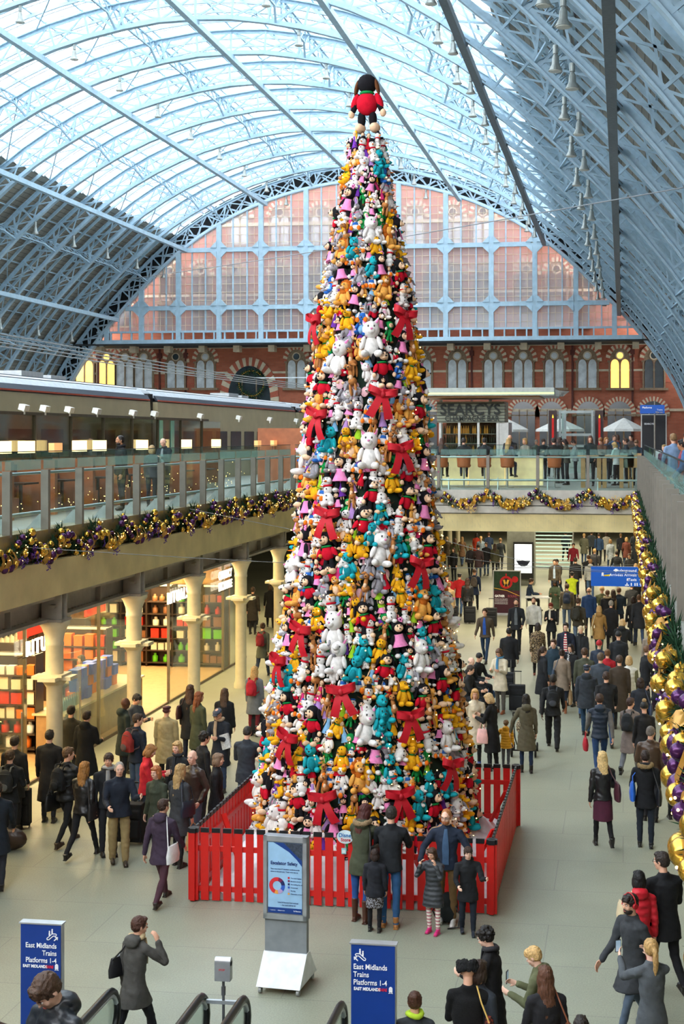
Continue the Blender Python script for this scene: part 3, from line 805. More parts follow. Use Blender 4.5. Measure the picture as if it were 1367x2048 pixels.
def totem():
    c = G(570, 1975); t = thing('poster_totem', 'grey wheeled display stand with the blue escalator safety poster', 'display stand', (c.x, c.y, 0), R(-5))
    t.matrix_basis = Matrix.LocRotScale(V((c.x, c.y, 0)), Euler((0, 0, R(-5))), V((1, 1, 1)))
    w = .60
    m = MB(mat('grey_casing', '8a9096', .4, .3)); m.b2((-w/2, 0, .9), (w/2, .12, 2.0)); m.build('casing', t)
    m = MB(ALU); 
    m.b2((-w/2, -.02, 1.93), (w/2, 0, 2.0)); m.b2((-w/2, -.02, .9), (w/2, 0, .97)); m.b2((-w/2, -.02, .9), (-w/2+.05, 0, 2)); m.b2((w/2-.05, -.02, .9), (w/2, 0, 2.0)); m.build('frame', t)
    m = MB(mat('column_grey', '83888c', .5)); m.b2((-w/2+.01, .02, .3), (w/2-.01, .11, .92)); m.build('support', t)
    m = MB(WSH); m.prism([(-.30, .1), (.42, .1), (.13, .46), (-.0, .46)], (-w/2, 0, 0), (0, 1, 0), (0, 0, 1), w); m.build('base', t)
    for x in (-w/2+.04, w/2-.04):
        for y in (-.24, .34):
            m = MB(mat('caster_grey', '9a9c9c', .4, .3)); m.cyl((x-.02, y, .045), (x+.02, y, .045), .042, n=12); m.box((x, y, .09), (.03, .05, .03)); m.build('caster', t)
    m = MB(mat('poster_sky', '9cc4e6', .35, var=.08)); x0, x1, z0, z1 = -.235, .235, .985, 1.915
    m.b2((x0, -.008, z0), (x1, 0, z1)); po = m.build('poster', t)
    m = MB(mat('poster_navy', '1c3f86', .4, var=.05)); m.b2((x0, -.012, z0), (x1, -.008, z0+.07))
    m.prism([(x1, z1), (x1, z1-.30), (.16, z1-.21), (.06, z1-.12), (-.1, z1-.03), (-.16, z1)], (0, -.009, 0), (1, 0, 0), (0, 0, 1), .001); m.build('poster_band', po)
    m = MB(mat('poster_photo', '3b4350', .5, var=.5, scale=30)); m.prism([(x1, z1), (x1, z1-.22), (.15, z1-.15), (.04, z1-.05), (-.02, z1)], (0, -.0105, 0), (1, 0, 0), (0, 0, 1), .001)
    m.build('poster_picture', po)
    cols = ['d8323a', '7a2350', '23295e', '3560c4', 'b79fd0', 'e8a24c']
    cx, cz = -.11, z0+.36
    fr = [.42, .18, .12, .10, .10, .08]; a0 = R(250)
    fr = [.48, .10, .10, .12, .12, .08]
    for i, (c_, f) in enumerate(zip(cols, fr)):
        m = MB(mat('chart_%d' % i, c_, .5, var=0)); n = max(3, int(f*40)); 
        for k in range(n):
            u0 = a0-2*math.pi*f*k/n; u1 = a0-2*math.pi*f*(k+1)/n
            m.prism([(cx+.06*math.cos(u0), cz+.06*math.sin(u0)), (cx+.11*math.cos(u0), cz+.11*math.sin(u0)), (cx+.11*math.cos(u1), cz+.11*math.sin(u1)), (cx+.06*math.cos(u1), cz+.06*math.sin(u1))], (0, -.0095, 0), (1, 0, 0), (0, 0, 1), .002)
        a0 -= 2*math.pi*f
        m.b2((.04, -.012, cz+.10-i*.042), (.065, -.009, cz+.125-i*.042)); m.build('chart_segment', po)
    M0 = t.matrix_basis.copy()
    NV = mat('poster_ink', '17306e', .5, var=0)
    def tx(s_, size, x, z, mm=NV, **k): lettering(s_, size, mm, (x, -.0125, z), (1, 0, 0), (0, 0, 1), po, world=False, depth=.001, **k)
    tx('Escalator Safety', .062, x0+.035, z1-.29, bold=.02, sx=.95)
    tx('There have been 57 escalator accidents at this', .0215, x0+.035, z1-.355, bold=.01); tx('station in the past year. These were due to:', .0215, x0+.035, z1-.39, bold=.01)
    for i, s_ in enumerate(('Too much luggage', 'Excessive alcohol', 'Not holding the rail', 'Unexpected', 'Running', 'Distraction or hand')): tx(s_, .02, .08, cz+.105-i*.042, bold=.01)
    tx('Love St Pancras International', .024, -.10, z0+.135, bold=.01); tx('... but don\'t fall for it!', .024, -.06, z0+.1, bold=.01)
    tx('St Pancras', .024, .12, z0+.03, WH, bold=.01); tx('f  stpancras     t  @stpancrasint', .016, x0+.03, z0+.03, WH)
totem()

# ================================================================ ESCALATORS
RUB = mat('handrail_rubber', '17181a', .35, var=.05)
def escalator(label, xa, xb):
    t = thing('escalator', label, 'escalator', ((xa+xb)/2, 14.7, 0), 0, 'escalators rising towards the viewer')
    c = (xa+xb)/2; yn = 15.35; ye = 12.75
    def path(off, z0):
        # newel loop at the far foot, flat run, then the rise towards the viewer
        p = []
        for i in range(9):
            a = math.pi/2-math.pi*i/8; p.append((yn-.28+.28*math.cos(a), z0-.28+.28*math.sin(a)))
        q = [(ye, z0), (ye-.6, z0+.12), (ye-6.2, z0+.12+5.6*.577)]
        return list(reversed(p))+q
    for x in (xa, xb):
        pts = [V((x-c, y-14.7, z)) for y, z in path(0, 1.0)]
        m = MB(RUB); m.tube(pts, .042, 8); m.build('handrail', t)
        m = MB(ALU); m.tube([p-V((0, 0, .05)) for p in pts[4:]], .03, 6); m.build('handrail_guide', t)
        m = MB(glass('balustrade_glass', (.86, .92, .9), .09)); q = [(p.y, p.z-.05) for p in pts[4:]]
        q2 = [(y, z-.62) for y, z in reversed(q)]; m.prism(q+q2, (x-c-.005, 0, 0), (0, 1, 0), (0, 0, 1), .01); m.build('glass_side', t)
        m = MB(ALU); q = [(yn+.1-14.7, 0), (yn+.1-14.7, .3), (ye-14.7, .36), (ye-6.8-14.7, 4.1), (ye-6.8-14.7, 3.0), (ye-14.7, 0)]; m.prism(q, (x-c-.08, 0, 0), (0, 1, 0), (0, 0, 1), .16); m.build('skirt', t)
    m = MB(mat('comb_plate', 'a4a6a6', .4, .6)); m.b2((xa-c+.06, ye-14.7, .0), (xb-c-.06, yn-14.7, .02)); m.build('comb_plate', t)
    st = MB(mat('step_metal', '5a5c5e', .5, .5)); st.b2((xa-c+.08, -.2, -.2), (xb-c-.08, .2, 0)); sm_ = st.mesh('step')
    for k in range(14):
        o = link('step', sm_, t); o.location = (0, ye-.2-.4*k-14.7, .231*(k+.6))
    return t
escalator('escalator at the lower left, its two rubber handrails beside the blue sign', -5.76, -4.70)
escalator('escalator with handrail loops either side of the second sign, carrying the young man', -4.22, -3.10)
t = thing('sensor_post', 'small grey control box on a thin post between the two escalators', 'control box', (-4.46, 15.2, 0))
m = MB(ALU); m.b2((-.09, -.05, 1.17), (.09, .05, 1.38)); m.cyl((-.09, 0, 1.38), (.09, 0, 1.38), .05, n=14); m.build('box', t)
m = MB(mat('post_grey', '6b6d70', .4, .5)); m.cyl((0, 0, 0), (0, 0, 1.18), .016); m.cyl((0, 0, 1.0), (0, 0, 1.1), .025); m.build('post', t)
m = MB(ALU); m.b2((-.2, -.02, .90), (.2, .02, .94)); m.build('crossbar', t)
lettering('STOP', .03, RD, (-4.50, 15.145, 1.29), (1, 0, 0), (0, 0, 1), t, depth=.001)

# ================================================================ HANGING SIGN, POSTERS ON THE FLOOR
c0 = P(1181, 1133, 45.2); c1 = P(1287, 1172, 45.2)
t = thing('hanging_sign', 'blue hanging Underground, Arrivals and Taxis direction sign', 'sign', (c0.x, c0.y, c1.z))
w, h = (c1-c0).length and c1.x-c0.x, c0.z-c1.z
m = MB(mat('sign_blue_bright', '1450a8', .35, emit=.25, var=.03)); m.b2((0, 0, 0), (w, .12, h)); m.build('panel', t)
for s_, z in (('Underground', .755), ('Arrivées Arrivals', .525), ('Taxis', .29)):
    lettering(s_, h*.2, WH, (c0.x+w*.86, c0.y-.006, c1.z+h*z), (1, 0, 0), (0, 0, 1), t, align='RIGHT', bold=.004, depth=.003)
m = MB(WH)
def arrow(m, x, z, s, ang):
    o_ = V((x, -.006, z)); ca, sa = math.cos(ang), math.sin(ang)
    f = lambda a, b: o_+V((a*ca-b*sa, 0, a*sa+b*ca))*1.0
    m.beam(f(-s, 0), f(s, 0), s*.3, .004, up=(0, 1, 0)); m.beam(f(s, 0), f(.2*s, .7*s), s*.3, .004, up=(0, 1, 0)); m.beam(f(s, 0), f(.2*s, -.7*s), s*.3, .004, up=(0, 1, 0))
for z, a in ((.82, 90), (.59, 90), (.35, 0), (.1, 90)): arrow(m, w*.935, h*z, h*.075, R(a))
m.cyl((w*.47, -.003, h*.82), (w*.47, -.008, h*.82), h*.08, n=16); m.box((w*.47, -.006, h*.82), (h*.24, .005, h*.05))
train_icon(m, V((w*.22, -.006, h*.51)), h*.17); train_icon(m, V((w*.69, -.006, h*.27)), h*.13)
for i, x in enumerate((.68, .76, .83, .87)): m.box((w*x, -.006, h*.09), (h*.05, .004, h*.1)); m.ell((w*x, -.006, h*.165), (h*.03, .004, h*.03), nu=8, nv=4)
m.box((w*.68, -.006, h*.07), (h*.2, .004, h*.05)); m.use(mat('sign_yellow', 'e8c81c', .5, var=0)); m.box((w*.31, -.006, h*.57), (h*.35, .004, h*.06), (0, R(-8), 0)); m.box((w*.31, -.006, h*.53), (h*.3, .004, h*.03)); m.build('pictogram', t)
m = MB(BLK)
for x in (.1, .9): m.cyl((w*x, .05, h), (w*x, .9, 4.2-c1.z), .012, n=6)
m.build('hanger', t)

c0 = G(1013, 1230); w = 54/F_PX*(HZ*F_PX/358)
t = thing('advert_stand', 'dark festive banner stand with clinking glasses reading gather round', 'banner', (c0.x, c0.y, 0)); h = 1.82*1.0
m = MB(ALU); m.b2((-w/2-.02, 0, .0), (w/2+.02, .06, h)); m.b2((-w/2-.05, -.15, 0), (w/2+.05, .2, .04)); m.build('frame', t)
m = MB(mat('banner_maroon', '3a1020', .5)); m.b2((-w/2+.02, -.01, .08), (w/2-.02, 0, h*.55)); m.use(mat('banner_green', '14301c', .5, var=.4, scale=9)); m.b2((-w/2+.02, -.01, h*.55), (w/2-.02, 0, h-.04)); p_ = m.build('banner_print', t)
m = MB(mat('bauble_red', 'b01c20', .3)); m.cyl((-.03, -.012, h*.73), (-.03, -.02, h*.73), .26, n=24); m.cyl((.33, -.012, h*.80), (.33, -.018, h*.80), .13, n=18); m.box((-.03, -.015, h*.9), (.05, .01, .1))
m.use(mat('print_dark', '1a0c12', .5)); m.cyl((-.03, -.021, h*.73), (-.03, -.024, h*.73), .17, n=24)
m.use(mat('print_gold', 'd8a83c', .4))
for s in (-1, 1): m.beam((-.03+s*.09, -.028, h*.79), (-.03+s*.04, -.028, h*.70), .08, .006, up=(0, 1, 0)); m.beam((-.03+s*.04, -.028, h*.70), (-.03+s*.09, -.028, h*.63), .02, .006, up=(0, 1, 0))
m.beam((-w/2+.03, -.014, h*.6), (0, -.014, h*.55), .02, .006, up=(0, 1, 0)); m.beam((0, -.014, h*.55), (w/2-.03, -.014, h*.43), .02, .006, up=(0, 1, 0)); m.build('bauble_print', p_)
lettering('GATHER', .13, WH, (c0.x-w/2+.06, c0.y-.018, h*.40), (1, 0, 0), (0, 0, 1), t, bold=.03, sx=.8); lettering('ROUND', .13, mat('rose_letters', '8a3c4c', .5), (c0.x+.04, c0.y-.018, h*.40), (1, 0, 0), (0, 0, 1), t, bold=.03, sx=.8)
for i in range(4): lettering('Christmas is about being together' if i == 0 else 'with friends and family this season', .048, WH, (c0.x-w/2+.06, c0.y-.018, h*(.35-.035*i)), (1, 0, 0), (0, 0, 1), t, sx=.8)
# pillar with a bright screen, name above, glass stair beyond
c0 = P(1013, 1062, 68); c1 = P(1068, 1150, 68)
t = thing('screen_pillar', 'grey pillar with a bright white digital screen under the bridge', 'screen', (c0.x, c0.y, 0))
m = MB(mat('pillar_grey', '7c8078', .5)); m.b2((0, .1, 0), (c1.x-c0.x, 1.2, 4.15)); m.build('pillar', t)
a = P(1026, 1084, 67.9)-t.location; b = P(1066, 1158, 67.9)-t.location
m = MB(BLK); m.b2((a.x, -.1, b.z), (b.x, .1, a.z)); m.build('bezel', t)
m = MB(mat('screen_white', 'eef4f8', .4, emit=1.0, var=.02)); m.b2((a.x+.06, -.11, b.z+.3), (b.x-.06, -.1, a.z-.1)); s_ = m.build('screen', t)
m = MB(mat('bowl_navy', '1c2440', .4)); x = (a.x+b.x)/2; m.prism([(-.35, .16), (.35, .16), (.22, -.04), (.1, -.12), (-.1, -.12), (-.22, -.04)], (x, -.113, b.z+.75), (1, 0, 0), (0, 0, 1), .01); m.build('bowl_picture', s_)
lettering('St Pancras', .42, WH, (c0.x+.0, c0.y+.08, 3.72), (1, 0, 0), (0, 0, 1), t, bold=.02)
t = thing('glass_stair', 'pale green glass staircase beside the bright screen', 'staircase', P(1100, 1140, 76)); t.location.z = 0
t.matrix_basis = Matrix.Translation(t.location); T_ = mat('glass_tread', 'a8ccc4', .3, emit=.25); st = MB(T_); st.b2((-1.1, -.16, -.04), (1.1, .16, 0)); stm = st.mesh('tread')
for k in range(22): o = link('tread', stm, t); o.location = (0, .3*k, .19*(k+1))
m = MB(MET); m.beam((-1.15, 0, .2), (-1.15, 6.6, 4.3), .06, .3); m.beam((1.15, 0, .2), (1.15, 6.6, 4.3), .06, .3); m.build('stringer', t)

# ================================================================ TRAIN
TR1 = mat('train_cream', 'b8ab88', .4, var=.08, scale=1.5); TRR = mat('train_roof', 'b4bcc2', .35, .2, var=.1); TRN = mat('train_navy', '2c3442', .4); TRL = mat('train_redline', 'c0543c', .5)
def car(y0, y1, label):
    t = thing('train_carriage', label, 'train', (-18.4, y0, 5.0), 0, 'carriages of the train')
    L = y1-y0
    prof = [(-1.4, 0), (-1.42, 2.6), (-1.38, 3.55), (-1.26, 3.76), (-1.0, 3.94), (-.55, 4.07), (0, 4.12), (.55, 4.07), (1.0, 3.94), (1.26, 3.76), (1.38, 3.55), (1.42, 2.6), (1.4, 0)]
    m = MB(TR1); m.prism([prof[0], prof[1], prof[2], (1.38, 3.55), prof[-2], prof[-1]], (0, L-.25, 0), (1, 0, 0), (0, 0, 1), L-.5)
    m.v = [(x, y, z) for x, y, z in m.v]; m.build('body', t)
    m = MB(TRR); m.prism([(-1.27, 3.70)]+[(x*1.01, z+.02) for x, z in prof[4:9]]+[(1.27, 3.70)], (0, L-.25, 0), (1, 0, 0), (0, 0, 1), L-.5)
    for x in (-.9, -.45, 0, .45, .9): m.use(TRN); m.b2((x-.015, .4, 3.7), (x+.015, L-.4, 4.155 if abs(x) < .2 else 4.12 if abs(x) < .6 else 4.01))
    m.build('roof', t)
    m = MB(TRN); m.prism([(1.385, 3.6), (1.27, 3.79), (1.22, 3.79), (1.3, 3.6)], (0, L-.25, 0), (1, 0, 0), (0, 0, 1), L-.5); m.prism([(-1.3, 3.6), (-1.22, 3.79), (-1.27, 3.79), (-1.385, 3.6)], (0, L-.25, 0), (1, 0, 0), (0, 0, 1), L-.5); m.build('cant_rail', t)
    m = MB(TRL); m.b2((1.36, .3, 3.58), (1.40, L-.3, 3.63)); m.build('stripe', t)
    m = MB(DKG)
    for k in range(int(L//2.2)): m.b2((1.40, 1+k*2.2, 1.7), (1.44, 2.6+k*2.2, 2.5))
    m.build('window_band', t)
    m = MB(BLK); m.b2((-1.2, -.25, .3), (1.2, .25, 3.85)); m.build('gangway', t)
    m = MB(mat('hatch_grey', 'b5b8b8', .5)); m.b2((-.6, L*.6, 4.0), (.3, L*.6+1.6, 4.3)); m.b2((-.6, L*.6+2.2, 4.0), (.3, L*.6+3.4, 4.25)); m.build('roof_unit', t)
car(27, 48.9, 'nearest train carriage, at the left picture edge'); car(49.2, 71.5, 'middle train carriage between the two dark gangways'); car(71.8, 93, 'farthest visible train carriage, ending behind the tree')
# ================================================================ LEFT GALLERY
WOOD = mat('red_wood', 'a8623c', .45, var=.2, scale=3); BURG = mat('burgundy_leather', '5c2330', .35, var=.1); DWD = mat('dark_wood', '3a241a', .4)
OLG = glass('bronze_glass', (.62, .62, .52), .12, .05)
t = thing('glass_screen_wall', 'tall bronze glass screen wall between the gallery and the train', 'glass wall', (-14.0, 5, 5.5))
y = 0
while y < 40.5:
    m = MB(OLG); m.b2((-.02, y+.03, 0), (.0, y+2.2, 2.3)); m.build('glass_pane', t)
    m = MB(mat('bronze_frame', '4c4638', .4, .4)); m.b2((-.04, y-.02, 0), (.04, y+.03, 2.34)); m.build('mullion', t); y += 2.23
m = MB(mat('bronze_frame2', '5a5346', .4, .4)); m.b2((-.05, 0, 2.30), (.05, 40.8, 2.37)); m.build('top_rail', t)
m = MB(mat('teal_strip', '7fc0b4', .4)); 
for px in (320, 343):
    d = DX(px, -14.0); p = P(px, 850, d); m.b2((.01, p.y-5-.12, .2), (.03, p.y-5+.18, 2.28))
m.build('etched_strip', t)
for px, py in ((44, 822), (86, 835), (135, 834), (190, 828), (263, 838), (306, 832), (398, 832), (475, 835), (537, 838), (590, 840)):
    p = PX_(px, py, -14.0); fl = MB(mat('flood_white', 'd8d8d0', .5)); fl.box((0, 0, .1), (.16, .26, .14), (0, R(15), 0)); fl.box((0, 0, 0), (.05, .05, .12)); o = fl.build('spotlight'); o.location = (-13.95, p.y, 7.87)
    tag(o, 'white spotlight on top of the bronze glass wall', 'spotlight', 'spotlights on the glass wall')
LAMPW = mat('lamp_shade_lit', 'ffdf9c', .6, emit=2.6, var=.04); LAMPREFL = mat('lamp_reflection_dim', 'f0b070', .6, emit=.8, var=.04)  # the dim one is for lamp reflections, built as solid glowing shades
lamps = [(5, 'at the picture edge', 0), (53, 'second from the left', 0), (111, 'as a dim orange reflection, left of the pair', 1), (159, 'left one of the adjoining pair', 0), (199, 'right one of the adjoining pair', 0), (284, 'right of the guard in black', 0), (373, 'right of the bald man', 0), (432, 'in the middle of the gallery', 0), (515, 'as a dim reflection, third from the tree', 1), (547, 'as a dim reflection, second from the tree', 1), (580, 'as a dim reflection, nearest the tree', 1)]
for px, w_, dim in lamps:
    X = -13.2; p = PX_(px, 890, X); s = .8 if dim else 1
    t = thing('booth_lamp', 'glowing rectangular booth lamp '+w_, 'lamp', (X, p.y, 6.75), 0, 'booth lamps of the gallery')
    m = MB(LAMPREFL if dim else LAMPW); m.b2((-.07, -.30*s, .17), (.07, .30*s, .17+.27*s)); m.build('lamp_shade', t)
    m = MB(DARK)
    for y in (-.2, .2): m.cyl((0, y, 0), (0, y, .17), .012, n=6)
    m.build('stand', t)
def booth(y, label, sofa):
    t = thing('seating_booth', label, 'booth', (-13.3, y, 5.5), 0, 'booths of the champagne bar')
    m = MB(WOOD); m.b2((-.6, -.08, 0), (.45, .08, 1.25)); m.build('partition', t)
    m = MB(BURG if sofa else WOOD); m.b2((-.55, .1, .1), (.3, .65, .45)); m.build('seat', t)
    m = MB(BURG if sofa else mat('brown_leather', '7c4128', .5)); m.b2((-.6, .1, .4), (-.45, 2.2, 1.15))
    for i in range(6):
        for j in range(3): m.ell((-.44, .3+i*.34+(j % 2)*.17, .55+j*.22), (.05, .16, .12), nu=8, nv=5)
    m.build('backrest', t)
    m = MB(DWD); m.b2((-.35, 1.0, .72), (.25, 1.8, .76)); m.cyl((0, 1.4, 0), (0, 1.4, .72), .04); m.build('table', t)
for i, px in enumerate((-40, 10, 75, 178, 240, 290, 335, 385, 430, 470, 510, 545, 575)):
    yb_ = PX_(75, 1000, -13.3).y+(i-2)*2.3
    if yb_ > 42.5: break
    booth(yb_, ['wooden booth beyond the glass', 'red wood booth left of the tufted sofa', 'booth with a tufted burgundy sofa at the left'][min(i, 2)] if i < 3 else 'wooden booth along the gallery, seen through the balustrade', i == 2)
m = MB(WOOD); c = PX_(605, 880, -12.2); m.b2((-13.9, c.y-.3, 5.5), (-11.6, c.y+1.2, 7.6)); o = m.build('wooden_kiosk'); tag(o, 'orange wood panel box at the end of the gallery by the tree', 'kiosk')
rnd = random.Random(9)
m = MB(BULB)
for i in range(170):
    y = rnd.uniform(22, 45); m.ell((-12.6+rnd.uniform(-.3, .3), y, 5.7+abs(rnd.gauss(0, .25))), .009, nu=4, nv=3)
tag(m.build('fairy_lights'), 'tiny warm fairy lights scattered among the gallery booths', 'fairy lights', kind='stuff')
# ================================================================ BAR BEYOND THE BRIDGE
ONYX = mat('lit_onyx', 'ead6a0', .3, emit=.45, var=.25, scale=2.5)
for i, (a, b) in enumerate(((862, 936), (938, 1010), (1012, 1086))):
    p0 = PY_(a, 965, 49.2); p1 = PY_(b, 965, 49.2)
    t = thing('bar_counter', 'glowing onyx bar counter section '+('behind the tree edge', 'in the middle under the sign', 'at the right end of the bar')[i], 'bar counter', (p0.x, 49.2, 5.5), 0, 'lit bar counters')
    m = MB(ONYX); m.b2((0, 0, .05), (p1.x-p0.x-.03, .5, 1.05)); m.build('front', t)
    m = MB(mat('bar_top', 'c8c4b8', .25)); m.b2((-.02, -.25, 1.05), (p1.x-p0.x, .6, 1.1)); m.build('worktop', t)
def stool_proto():
    t = bpy.data.objects.new('bar_stool', None); COL.objects.link(t)
    m = MB(mat('tan_leather', 'b4643a', .5)); m.lathe([(.2, .70), (.24, .74), (.24, .8), (.15, .82)], n=14); m.build('seat', t)
    m = MB(mat('tan_leather', ''))if False else MB(_M['tan_leather'])
    n = 10; pts = []
    for i in range(n+1):
        a = R(200+140*i/n); pts += [V((.24*math.cos(a), .24*math.sin(a), .78)), V((.27*math.cos(a), .27*math.sin(a), 1.12))]
    m.add(pts, [(2*i, 2*i+1, 2*i+3, 2*i+2) for i in range(n)], True); m.add([p*.93+V((0, 0, .05)) for p in pts], [(2*i, 2*i+2, 2*i+3, 2*i+1) for i in range(n)], True); m.build('backrest', t)
    m = MB(MET); m.cyl((0, 0, .02), (0, 0, .72), .03); m.cyl((0, 0, 0), (0, 0, .02), .22, n=18); m.build('pedestal', t)
    t['category'] = 'stool'; t['group'] = 'tan bar stools'
    return t
st0 = stool_proto(); first = True
STOOLS = []
for px, w_ in ((882, 'partly behind the tree'), (927, 'second from the tree'), (968, 'in front of the middle counter'), (1014, 'under the woman with blonde hair'), (1108, 'right of the counter')):
    p = PY_(px, 960, 48.3); o = st0 if first else copy_tree(st0); first = False
    o.location = (p.x, 48.35, 5.5); o['label'] = 'tan leather bar stool '+w_; STOOLS.append(p.x)
OAK = mat('oak', 'b08a5c', .5, var=.15)
for i, (a, b) in enumerate(((1165, 1197), (1208, 1242))):
    p0 = PY_(a, 960, 48.6); p1 = PY_(b, 960, 48.6); t = thing('high_table', 'tall oak bar table, '+('left', 'right')[i]+' one of two behind the bridge glass', 'table', (p0.x, 48.6, 5.5), 0, 'tall oak tables'); w = p1.x-p0.x
    for x in (0, w):
        for y in (0, .6): m = MB(OAK); m.b2((x-.07, y-.05, 0), (x+.07, y+.05, 1.06)); m.build('leg', t)
    m = MB(OAK); m.b2((-.2, -.15, 1.06), (w+.2, .75, 1.12)); m.build('tabletop', t)
for i, px in enumerate((1253, 1268)):
    p = PY_(px, 960, 48.9); t = thing('chair', ('green', 'pale wooden')[i]+' tall chair at the right end of the bridge', 'chair', (p.x, 48.9, 5.5)); m = MB(mat('sage', '74887c', .5) if i == 0 else OAK); m.b2((-.22, -.2, .7), (.22, .22, .76)); m.build('seat', t)
    m = MB(_M['sage'] if i == 0 else OAK); m.b2((-.24, -.24, .76), (.24, -.18, 1.2)); m.build('backrest', t)
    for x in (-.2, .2):
        for y in (-.2, .2): m = MB(OAK); m.cyl((x, y, 0), (x, y, .7), .022, n=8); m.build('leg', t)
# champagne kiosk with canopy
D = 58
a = P(880, 845, D); b = P(996, 806, D)
t = thing('champagne_kiosk', 'glazed champagne bar kiosk with slatted name board', 'kiosk', (a.x, a.y, 5.5)); w = b.x-a.x
for i in range(3):
    m = MB(glass('kiosk_glass', (.7, .74, .7), .04)); m.b2((w*i/3+.04, 0, .9), (w*(i+1)/3-.04, .04, a.z-5.5-.05)); m.build('glass_front', t)
m = MB(MET)
for i in range(4): m.b2((w*i/3-.05, -.06, 0), (w*i/3+.05, .1, a.z-5.5))
m.b2((w+.05, 0, 0), (w+.45, 1.8, a.z-5.5)); m.b2((0, 0, 0), (w, .1, .9)); m.build('frame', t)
m = MB(mat('kiosk_inner', '6a4a2c', .6, var=.3)); m.b2((.05, 1.6, 0), (w-.05, 1.7, a.z-5.5)); m.build('back_panel', t)
m = MB(mat('pale_green_board', 'a9b09a', .5)); m.b2((-.12, -.15, a.z-5.5), (w+.3, 1.7, b.z-5.5+.05)); m.build('name_board', t)
m = MB(BLK)
for i in range(7): m.b2((-.25, -.2, a.z-5.5+.03+i*.125), (w+.35, -.16, a.z-5.5+.05+i*.125))
m.build('slat', t)
INK = mat('sign_ink', '26302c', .5, var=0)
lettering('SEARCYS', .62, INK, (a.x+.02, a.y-.24, a.z+.33), (1, 0, 0), (0, 0, 1), t, bold=.02, sx=1.0, spacing=1.02)
lettering('CHAMPAGNE BAR', .30, INK, (a.x+.22, a.y-.24, a.z+.06), (1, 0, 0), (0, 0, 1), t, bold=.015, sx=.92)
rnd = random.Random(2); bt = MB(mat('bottle_green', '2c3a24', .2)); bt.lathe([(.04, 0), (.042, .2), (.015, .27), (.014, .33)], n=8); btm = bt.mesh('bottle'); bt2 = MB(mat('bottle_gold', 'd89a40', .3, emit=.4)); bt2.lathe([(.04, 0), (.042, .2), (.015, .27), (.014, .33)], n=8); btm2 = bt2.mesh('bottle')
sh = MB(MET)
for z in (1.1, 1.5, 1.9): sh.b2((.05, .3, z-.03), (w-.05, 1.0, z))
sh.build('shelf', t)
for z in (1.1, 1.5, 1.9):
    for k in range(22):
        o = link('champagne_bottle', btm2 if rnd.random() < .45 else btm); o.location = (a.x+.12+(w-.3)*k/21, a.y+.5+rnd.uniform(-.1, .1), 5.5+z); tag(o, 'champagne bottle standing on a shelf inside the glazed kiosk', 'bottle', 'bottles in the champagne kiosk')
a = P(800, 799, D-1); b = P(1112, 778, D-1)
t = thing('canopy', 'pale steel canopy with green edge light above the champagne bar', 'canopy', (a.x, a.y-1.0, a.z)); w = b.x-a.x
m = MB(mat('canopy_grey', 'a4aaa4', .4, .3)); m.b2((0, 0, .12), (w, 4.5, b.z-a.z)); m.build('roof_slab', t)
m = MB(mat('green_light', 'cfe89a', .5, emit=.8, var=0)); m.b2((0, -.03, .17), (w, 0, .24)); m.build('edge_light', t)
m = MB(glass('canopy_glass', (.7, .85, .78), .15)); m.add([(w, 0, b.z-a.z-.1), (w+.6, .2, .28), (w+.3, 1.2, .1), (w, 1.2, .1)], [(0, 1, 2, 3)]); m.build('glass_edge', t)
m = MB(MET)
for x in (1.2, w-3): m.b2((x, 4.2, -(a.z-5.5)), (x+.12, 4.32, .12))
m.build('post', t)
m = MB(mat('soffit_warm', 'c08a58', .5)); m.b2((.4, .3, .06), (w-.6, 4.2, .12)); m.build('soffit', t)
# umbrellas
def umbrella(px, py, w_px, d, label):
    a = P(px, py, d); r = w_px/2/F_PX*d
    t = thing('parasol', label, 'parasol', (a.x, a.y, 5.5), 0, 'grey parasols of the bar'); h = a.z-5.5
    m = MB(mat('parasol_grey', 'c4c4be', .8)); m.lathe([(r, h-.75), (r*.98, h-.62), (r*.5, h-.3), (.05, h)], n=8, sq=True, smooth=False); m.build('canopy', t)
    m = MB(OAK); m.cyl((0, 0, 0), (0, 0, h), .035); m.build('pole', t)
umbrella(1010, 836, 100, 75, 'grey parasol just right of the champagne kiosk'); umbrella(1120, 837, 105, 80, 'grey parasol behind the red candle banners'); umbrella(1247, 836, 96, 78, 'grey parasol left of the black bottle poster')
CAND = mat('candle_red', 'c8201c', .4, emit=.3); 
for px, l in ((1105, 'brown banner with a red candle, left one of two'), (1198, 'brown banner with a red candle, right one of two')):
    a = P(px, 821, 66); t = thing('candle_banner', l, 'banner', (a.x, a.y, 5.5), 0, 'candle banners'); h = a.z-5.5
    m = MB(mat('banner_brown', '4a3634', .6)); m.b2((-.19, 0, .3), (.19, .04, h)); m.build('cloth', t)
    m = MB(CAND); m.b2((-.05, -.012, .5), (.05, 0, h-.38)); m.use(mat('flame', 'ffd040', .4, emit=1, var=0)); m.prism([(-.03, 0), (.03, 0), (.035, .07), (0, .18), (-.035, .07)], (0, -.012, h-.36), (1, 0, 0), (0, 0, 1), .01); m.build('candle', t)
    m = MB(MET); m.cyl((-.22, .02, 0), (-.22, .02, h), .025); m.build('pole', t)
a = P(1119, 820, 64); b = P(1184, 884, 64)
t = thing('lift_frame', 'pale steel lift frame between the candle banners', 'lift', (a.x, a.y, 5.5)); w = b.x-a.x; h = a.z-5.5
m = MB(mat('lift_grey', 'a9b2b0', .4, .3))
for x in (0, w*.16, w): m.b2((x-.05, -.05, 0), (x+.05, .05, h))
for z in (.45*h, .62*h, .97*h): m.b2((0, -.06, z-.06), (w, .06, z+.06))
m.b2((0, 2, 0), (.1, 2.1, h)); m.b2((w-.1, 2, 0), (w, 2.1, h)); m.build('frame', t)
